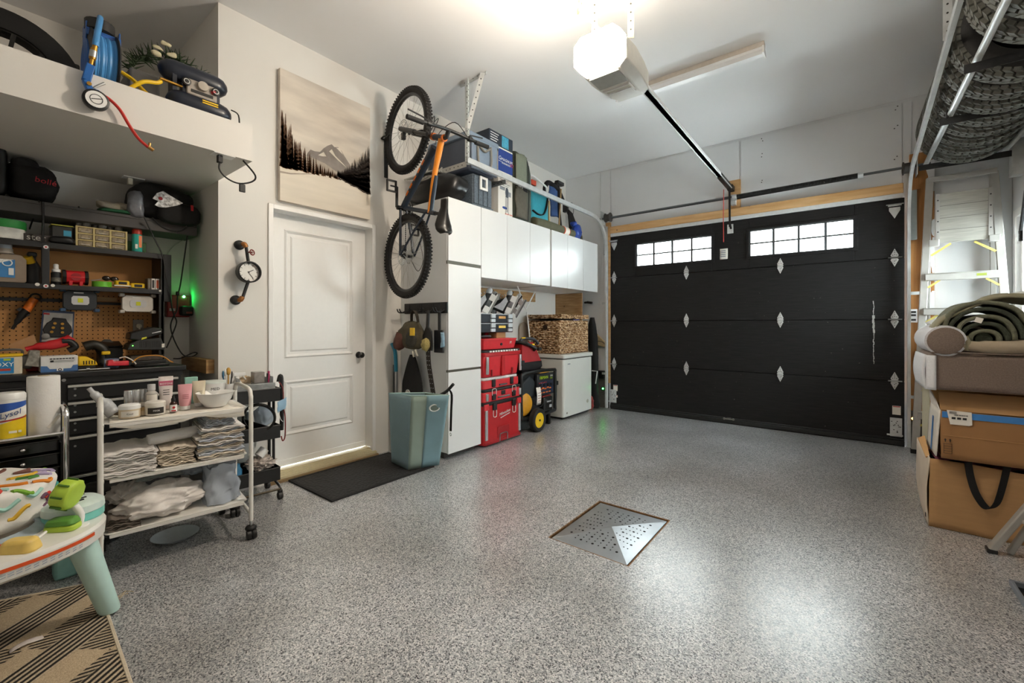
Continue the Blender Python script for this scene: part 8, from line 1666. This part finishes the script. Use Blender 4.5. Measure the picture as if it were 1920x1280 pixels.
# ================================================================ cartons, bed and blankets
FX = .385; FY = 3.54
def crinkle(g, amp, sc, seed): g.v = [p+noise.noise_vector(p*sc+V((seed, 0, 0)))*amp for p in g.v]; return g
def gridbox(x0, x1, y0, y1, z0, z1, n=8):
    g = G()
    for f in (lambda a, b: (x0+(x1-x0)*a, y0, z0+(z1-z0)*b), lambda a, b: (x0+(x1-x0)*a, y1, z0+(z1-z0)*b), lambda a, b: (x0, y0+(y1-y0)*a, z0+(z1-z0)*b), lambda a, b: (x1, y0+(y1-y0)*a, z0+(z1-z0)*b), lambda a, b: (x0+(x1-x0)*a, y0+(y1-y0)*b, z0)): g.surf(f, n, n)
    return g
t = thing('large_carton', 'large open brown cardboard carton with a black webbing handle on the floor', 'box', (.75, 3.72, 0))
def bigb(a, b): return V((FX+.72*a, FY+.012*math.sin(a*9)*b, .002+(.40-.02*a)*b))
obj('front_wall', G().surf(cloth(bigb, .006, 5, 2), 20, 12), CARD, t, solid=.006, sm=60)
obj('end_wall', G().surf(cloth(lambda a, b: V((FX-.012*math.sin(b*PI)-.02*b*(1-a), FY+.36*(1-a), .002+(.40+.05*(1-a)*b)*b)), .006, 5, 2), 10, 12), mt('#d0c3b2', .8, var=.05, sc=8), t, solid=.006, sm=60)
obj('back_wall', G().box(FX, FX+.72, FY+.36, FY+.366, .002, .44).box(FX+.714, FX+.72, FY, FY+.36, .002, .4), CARD, t, kind='stuff'); obj('bottom', G().box(FX+.003, FX+.717, FY+.004, FY+.356, .001, .007), CARDL, t)
obj('handle', G().ribbon([PY(u, v, FY-.016) for u, v in ((1815, 866), (1820, 895), (1830, 925), (1845, 948), (1856, 953), (1868, 945), (1876, 925), (1884, 895), (1889, 872))], (0.9, .25, .35), .034, .004, 4), BLKF, t, label='black webbing handle')
obj('end_flap', G().prism([V((FX-.012, FY+.02, .40)), V((FX-.02, FY+.30, .455)), V((FX+.012, FY+.30, .475)), V((FX+.008, FY+.05, .405))], (0, 0, .006)), CARDL, t)
g = G(); 
for k in range(3): g.box(FX-.013, FX-.011, FY+.02, FY+.045, .045+.008*k, .05+.008*k)
obj('printed_mark', g, LK, t, kind='stuff')
t = thing('stuffed_fabric', 'dark patterned fabric stuffed into the large carton', 'fabric', (.75, 3.7, .3)); obj('dark_cloth', crinkle(gridbox(FX+.02, FX+.70, FY+.02, FY+.34, .33, .385, 14), .012, 14, 3), mt('#211f27', .9, var=.4, sc=16), t, sm=0); g = crinkle(G().surf(lambda a, b: (FX+.03+.66*a, FY+.03+.3*b, .392+.015*math.sin(a*13)), 20, 8), .012, 14, 5); obj('pink_cloth', g, mt('#8b5468', .85, var=.55, sc=24), t, sm=0)
# middle carton
B2x0, B2x1, B2y0, B2y1, B2z0, B2z1 = .43, 1.08, 3.50, 3.86, .425, .70
t = thing('shipping_carton', 'brown shipping carton with blue tape and a white address label', 'box', (.76, 3.68, B2z0))
CARDD = mt('#a0764b', .8, var=.05, sc=8)
obj('front_wall', G().surf(cloth(lambda a, b: V((B2x0+.65*a, B2y0, B2z0+.275*b)), .004, 5, 4), 16, 8), CARDD, t, solid=.006); obj('end_wall', G().surf(cloth(lambda a, b: V((B2x0-.02*(1-b), B2y0+.36*a, B2z0+.005+.27*b)), .003, 5, 4), 8, 8), mt('#ddd7ce', .7, var=.04), t, solid=.006)
obj('back_wall', G().box(B2x0, B2x1, B2y1-.006, B2y1, B2z0, B2z1).box(B2x1-.006, B2x1, B2y0, B2y1, B2z0, B2z1), CARDD, t, kind='stuff'); obj('bottom', G().box(B2x0+.005, B2x1-.008, B2y0+.005, B2y1-.008, B2z0, B2z0+.006), CARDD, t)
obj('open_flap', G().prism([V((B2x0+.0, B2y0+.02, B2z1+.002)), V((B2x1, B2y0+.02, B2z1+.002)), V((B2x1, B2y0+.10, B2z1+.095)), V((B2x0+.0, B2y0+.10, B2z1+.10))], (0, .005, .0)), CARD, t)
obj('white_flap', G().prism([V((B2x0-.005, B2y0+.02, B2z1)), V((B2x0-.005, B2y0+.34, B2z1)), V((B2x0-.02, B2y0+.30, B2z1+.1)), V((B2x0-.02, B2y0+.06, B2z1+.06))], (.005, 0, 0)), mt('#e2ddd6', .7), t)
TAPE = mt('#3f86cf', .35, var=.06)
obj('blue_tape', G().surf(lambda a, b: V((B2x0+.004+.64*a, B2y0-.005, B2z1-.038+.036*b)), 10, 2), TAPE, t); obj('blue_tape', G().surf(lambda a, b: V((B2x0-.024+.016*b, B2y0+.14+.05*a+.05*b, B2z0+.01+.2*b)), 3, 6), TAPE, t)
la, lb_ = PY(1775, 768, B2y0-.007), PY(1822, 799, B2y0-.007); lo = obj('address_label', G().prism([(la.x, B2y0-.0072, la.z), (lb_.x, B2y0-.0072, la.z-.004), (lb_.x+.002, B2y0-.0072, lb_.z+.006), (lb_.x-.01, B2y0-.0072, lb_.z), (la.x+.014, B2y0-.0072, lb_.z)], (0, -.001, 0)), PAPER, t)
g = G(); random.seed(14)
for k in range(16): xx = la.x+.03+.0035*k; g.box(xx, xx+.0018*random.uniform(.4, 1.2), B2y0-.0092, B2y0-.0082, la.z-.03, la.z-.022)
for k in range(4): g.box(la.x+.01, la.x+.04, B2y0-.0092, B2y0-.0082, la.z-.008-.004*k, la.z-.0065-.004*k)
for k in range(3): g.box(la.x+.02+.022*k, la.x+.036+.022*k, B2y0-.0092, B2y0-.0082, la.z-.05, la.z-.038)
obj('label_print', g, LK, lo, kind='stuff')
g = G(); am = PY(1776, 840, B2y0-.007)
for k in range(5): g.box(am.x-.015, am.x+.02, B2y0-.0085, B2y0-.0075, am.z-.03+.014*k, am.z-.0285+.014*k)
g.box(am.x-.015, am.x-.0135, B2y0-.0085, B2y0-.0075, am.z-.03, am.z+.028).box(am.x+.0185, am.x+.02, B2y0-.0085, B2y0-.0075, am.z-.03, am.z+.028)
for k in (-.008, .012): xx = am.x+k; g.prism([(xx-.006, B2y0-.0085, am.z+.048), (xx+.006, B2y0-.0085, am.z+.048), (xx, B2y0-.0085, am.z+.056)], (0, .001, 0)).box(xx-.002, xx+.002, B2y0-.0085, B2y0-.0075, am.z+.037, am.z+.048)
obj('printed_mark', g, LK, t, kind='stuff')
obj('carton_crease', G().box(B2x0+.01, B2x1-.01, B2y0-.0065, B2y0-.005, B2z0+.135, B2z0+.137), CARDL, t)
# back carton, tall plain
t = thing('tall_carton', 'tall plain carton standing behind the shipping carton', 'box', (.76, 4.1, 0)); obj('carton', G().box(.43, 1.12, 3.91, 4.28, .002, .815), CARDL, t, bev=.003); obj('side_face', G().box(.4285, .4299, 3.912, 4.278, .01, .81), mt('#cbc7ae', .75), t); obj('open_flap', G().box(.44, 1.1, 3.872, 3.9095, .795, .815), CARD, t, bev=.002)
# pet bed
BR = mt('#7c6d63', .95, var=.16, sc=160, bump=.5, bsc=320); FL = mt('#dfe1e6', .95, var=.05, sc=120, bump=.5, bsc=300)
pbx0, pbx1, pby0, pby1, pz_ = .375, 1.10, 3.47, 3.98, .84
t = thing('pet_bed', 'brown fleece bolster pet bed stacked on the cartons', 'pet bed', (.74, 3.72, pz_))
obj('mattress', G().rr(pbx0, pbx1, pby0, pby1, pz_-.02, 1.035, .05), BR, t, bev=.03, seg=4)
obj('white_end', G().surf(lambda a, b: V((pbx0-.006-.012*math.sin(b*PI), pby0+.02+.46*a, pz_-.02+.2*b)), 8, 8).surf(lambda a, b: V((pbx0-.006+.035*a, pby0+.02-.028*a, pz_-.02+.2*b)), 4, 8), FL, t, sm=0, solid=.012)
obj('end_bolster', G().tube([(pbx0+.07, pby0+.0, 1.105), (pbx0+.07, pby0+.15, 1.11), (pbx0+.07, pby1-.02, 1.11)], .088, 22, 4), FL, t, sm=60)
obj('bolster_face', G().lathe([(0, 0), (.06, .0), (.075, .006), (.078, .02)], (pbx0+.07, pby0-.02, 1.105), (0, 1, 0), 28), BR, t)
obj('back_bolster', G().tube([(pbx0+.06, pby1-.06, 1.10), (.8, pby1-.06, 1.12), (pbx1, pby1-.06, 1.12)], .085, 20, 4), BR, t, sm=60)
obj('seam_cord', G().tube([(pbx0+.01, pby0-.004, 1.036), (pbx0+.14, pby0-.006, 1.04), (pbx0+.3, pby0-.003, 1.037), (pbx1, pby0-.003, 1.037)], .005, 6, 3), BR, t)
# blankets
OL = mt('#6d6f5d', .95, var=.2, sc=70, bump=.5, bsc=220); SAGEB = mt('#8f8a72', .9, var=.05, sc=12, bump=.15, bsc=300); DGR = mt('#3e4438', .95, var=.3, sc=110, bump=.6, bsc=260); TAN = mt('#a39581', .9, var=.05)
t = thing('folded_blanket', 'thick folded green fleece blanket lying in the pet bed', 'blanket', (.76, 3.7, 1.04))
def layer(y0, k, z, w, h, m, nm, th=.02, seed=0):
    def f(a, b):
        an = PI*(1.02-1.04*a); x = .605+w*math.cos(an); zz = z+h*math.sin(an)**.8 if math.sin(an) > 0 else z; return V((x, y0+.34*b, zz))
    return obj(nm, G().surf(cloth(f, .006, 9, seed), 26, 6), m, t, solid=th, sm=60)
cvp = [(.40, 1.165), (.43, 1.215), (.48, 1.25), (.56, 1.30), (.64, 1.345), (.72, 1.352), (.85, 1.33), (1.08, 1.30)]
cvs = smoothpath([V((a, 0, b)) for a, b in cvp], 4); nc = len(cvs)-1
obj('cover_fold', G().surf(cloth(lambda a, b: V((cvs[int(round(a*nc))].x, 3.50+.34*b, cvs[int(round(a*nc))].z+.015*math.sin(b*5))), .005, 9, 1), nc, 8), SAGEB, t, solid=.014, sm=60)
layer(3.495, 1, 1.125, .165, .20, OL, 'fleece_fold', .02, 2); layer(3.495, 2, 1.12, .138, .165, DGR, 'fleece_fold', .02, 3); layer(3.498, 3, 1.115, .112, .13, OL, 'fleece_fold', .02, 4); layer(3.498, 4, 1.11, .085, .095, DGR, 'fleece_fold', .02, 5); layer(3.5, 5, 1.105, .055, .06, OL, 'fleece_fold', .02, 6)
obj('fleece_core', crinkle(G().cyl((.605, 3.52, 1.12), (.605, 3.84, 1.12), .035, n=20), .008, 18, 2), DGR, t)
obj('under_fold', G().tube([(.49, 3.505, 1.085), (.58, 3.49, 1.075), (.7, 3.485, 1.075), (.85, 3.5, 1.09), (1.05, 3.5, 1.09)], [.03, .036, .036, .034], 14, 5), TAN, t, sm=60)
obj('side_roll', G().tube([(.50, 3.5, 1.075), (.512, 3.49, 1.11), (.50, 3.5, 1.15), (.48, 3.53, 1.165)], .018, 10, 4), TAN, t); obj('side_roll', G().tube([(.53, 3.485, 1.055), (.535, 3.48, 1.09), (.525, 3.49, 1.13)], .015, 10, 4), SAGEB, t)
lc = PY(1835, 600, 3.49); obj('care_tag', G().obox((lc.x, 3.487, lc.z), (.03, .002, .028), (0, .35, 0)), PAPER, t)
obj('white_sheet', G().surf(cloth(lambda a, b: V((.41+.5*a, 3.62+.3*b, 1.20+.185*math.sin(a*PI*.55)+.01*b)), .008, 8, 6), 18, 8), mt('#dfe1de', .85, var=.03), t, solid=.008, sm=60)
# ================================================================ aluminium step stool
t = thing('step_stool', 'small folding aluminium step stool leaning by the large carton', 'step stool', (.75, 3.35, 0))
f0 = PZ(1856, 1034, 0.0)
dR = V((.30, -.16, .60)).normalized(); ff = V((f0.x, f0.y, .0))
q1 = PY(1925, 925, 3.22)
obj('front_rail', G().bar(ff+V((0, 0, .004)), ff+V((.20, -.02, .42)), .03, .05, (0, 1, 0)), ALW, t, bev=.006)
obj('front_rail', G().bar(ff+V((.10, -.36, .004)), ff+V((.30, -.38, .42)), .03, .05, (0, 1, 0)), ALW, t, bev=.006)
obj('rear_rail', G().bar(ff+V((.075, .03, .004)), ff+V((.16, .02, .22)), .026, .03, (0, 1, 0)), ALW, t, bev=.005)
for k in range(3): c0_ = ff+V((.115+.03*k, -.015, .20+.045*k)); obj('tread_slat', G().bar(c0_, c0_+V((.10, -.35, .0)), .03, .022, (0, 0, 1)), ALW, t, bev=.006)
obj('cross_brace', G().bar(ff+V((.13, .0, .15)), ff+V((.22, -.34, .1)), .022, .02), ALW, t, bev=.004); obj('rubber_foot', G().obox(ff+V((0.005, 0, .012)), (.04, .055, .022)), BLK, t, bev=.004); obj('rubber_foot', G().obox(ff+V((.105, -.36, .012)), (.04, .055, .022)), BLK, t, bev=.004)
b0, b1 = PZ(1893, 1098, 0.002), PZ(1918, 1150, .002)
bt2 = thing('boot_tray', 'black plastic tray with a grey raised rim on the floor by the stool', 'tray', (.85, 2.75, 0)); obj('tray_floor', G().box(b0.x+.012, 1.12, 2.35, b0.y, .001, .006), BLKG, bt2); obj('tray_rim', G().box(b0.x, b0.x+.014, 2.35, b0.y, .001, .03).box(b0.x, 1.12, b0.y, b0.y+.014, .001, .03).box(1.12, 1.134, 2.35, b0.y, .001, .03), mt('#6f7680', .4), bt2, bev=.004)
sh = PZ(1920, 1085, .0); obj('grey_shoe', blob(Matrix(), (.73, 2.88, .055), (.06, .1, .06), .15, 3, 2), mt('#84868c', .6), None, sm=60, label='grey shoe standing on the black tray', cat='shoe')
# dark strap hanging on the right wall
p = V((1.12, 5.2, 1.9))
t = thing('hanging_blade', 'dark garden tool hanging on the wall by the window', 'garden tool', (1.1, 5.1, 1.8)); q0, q1 = PX(1924, 380, 1.11), PX(1914, 452, 1.11)
obj('shaft', G().bar(q0+V((0, 0, .1)), q1+V((0, 0, .08)), .03, .02, (1, 0, 0)), DSTEEL, t, bev=.004); obj('tip', G().bar(q1+V((0, 0, .09)), q1, .035, .025, (1, 0, 0)), BLKG, t, bev=.006)
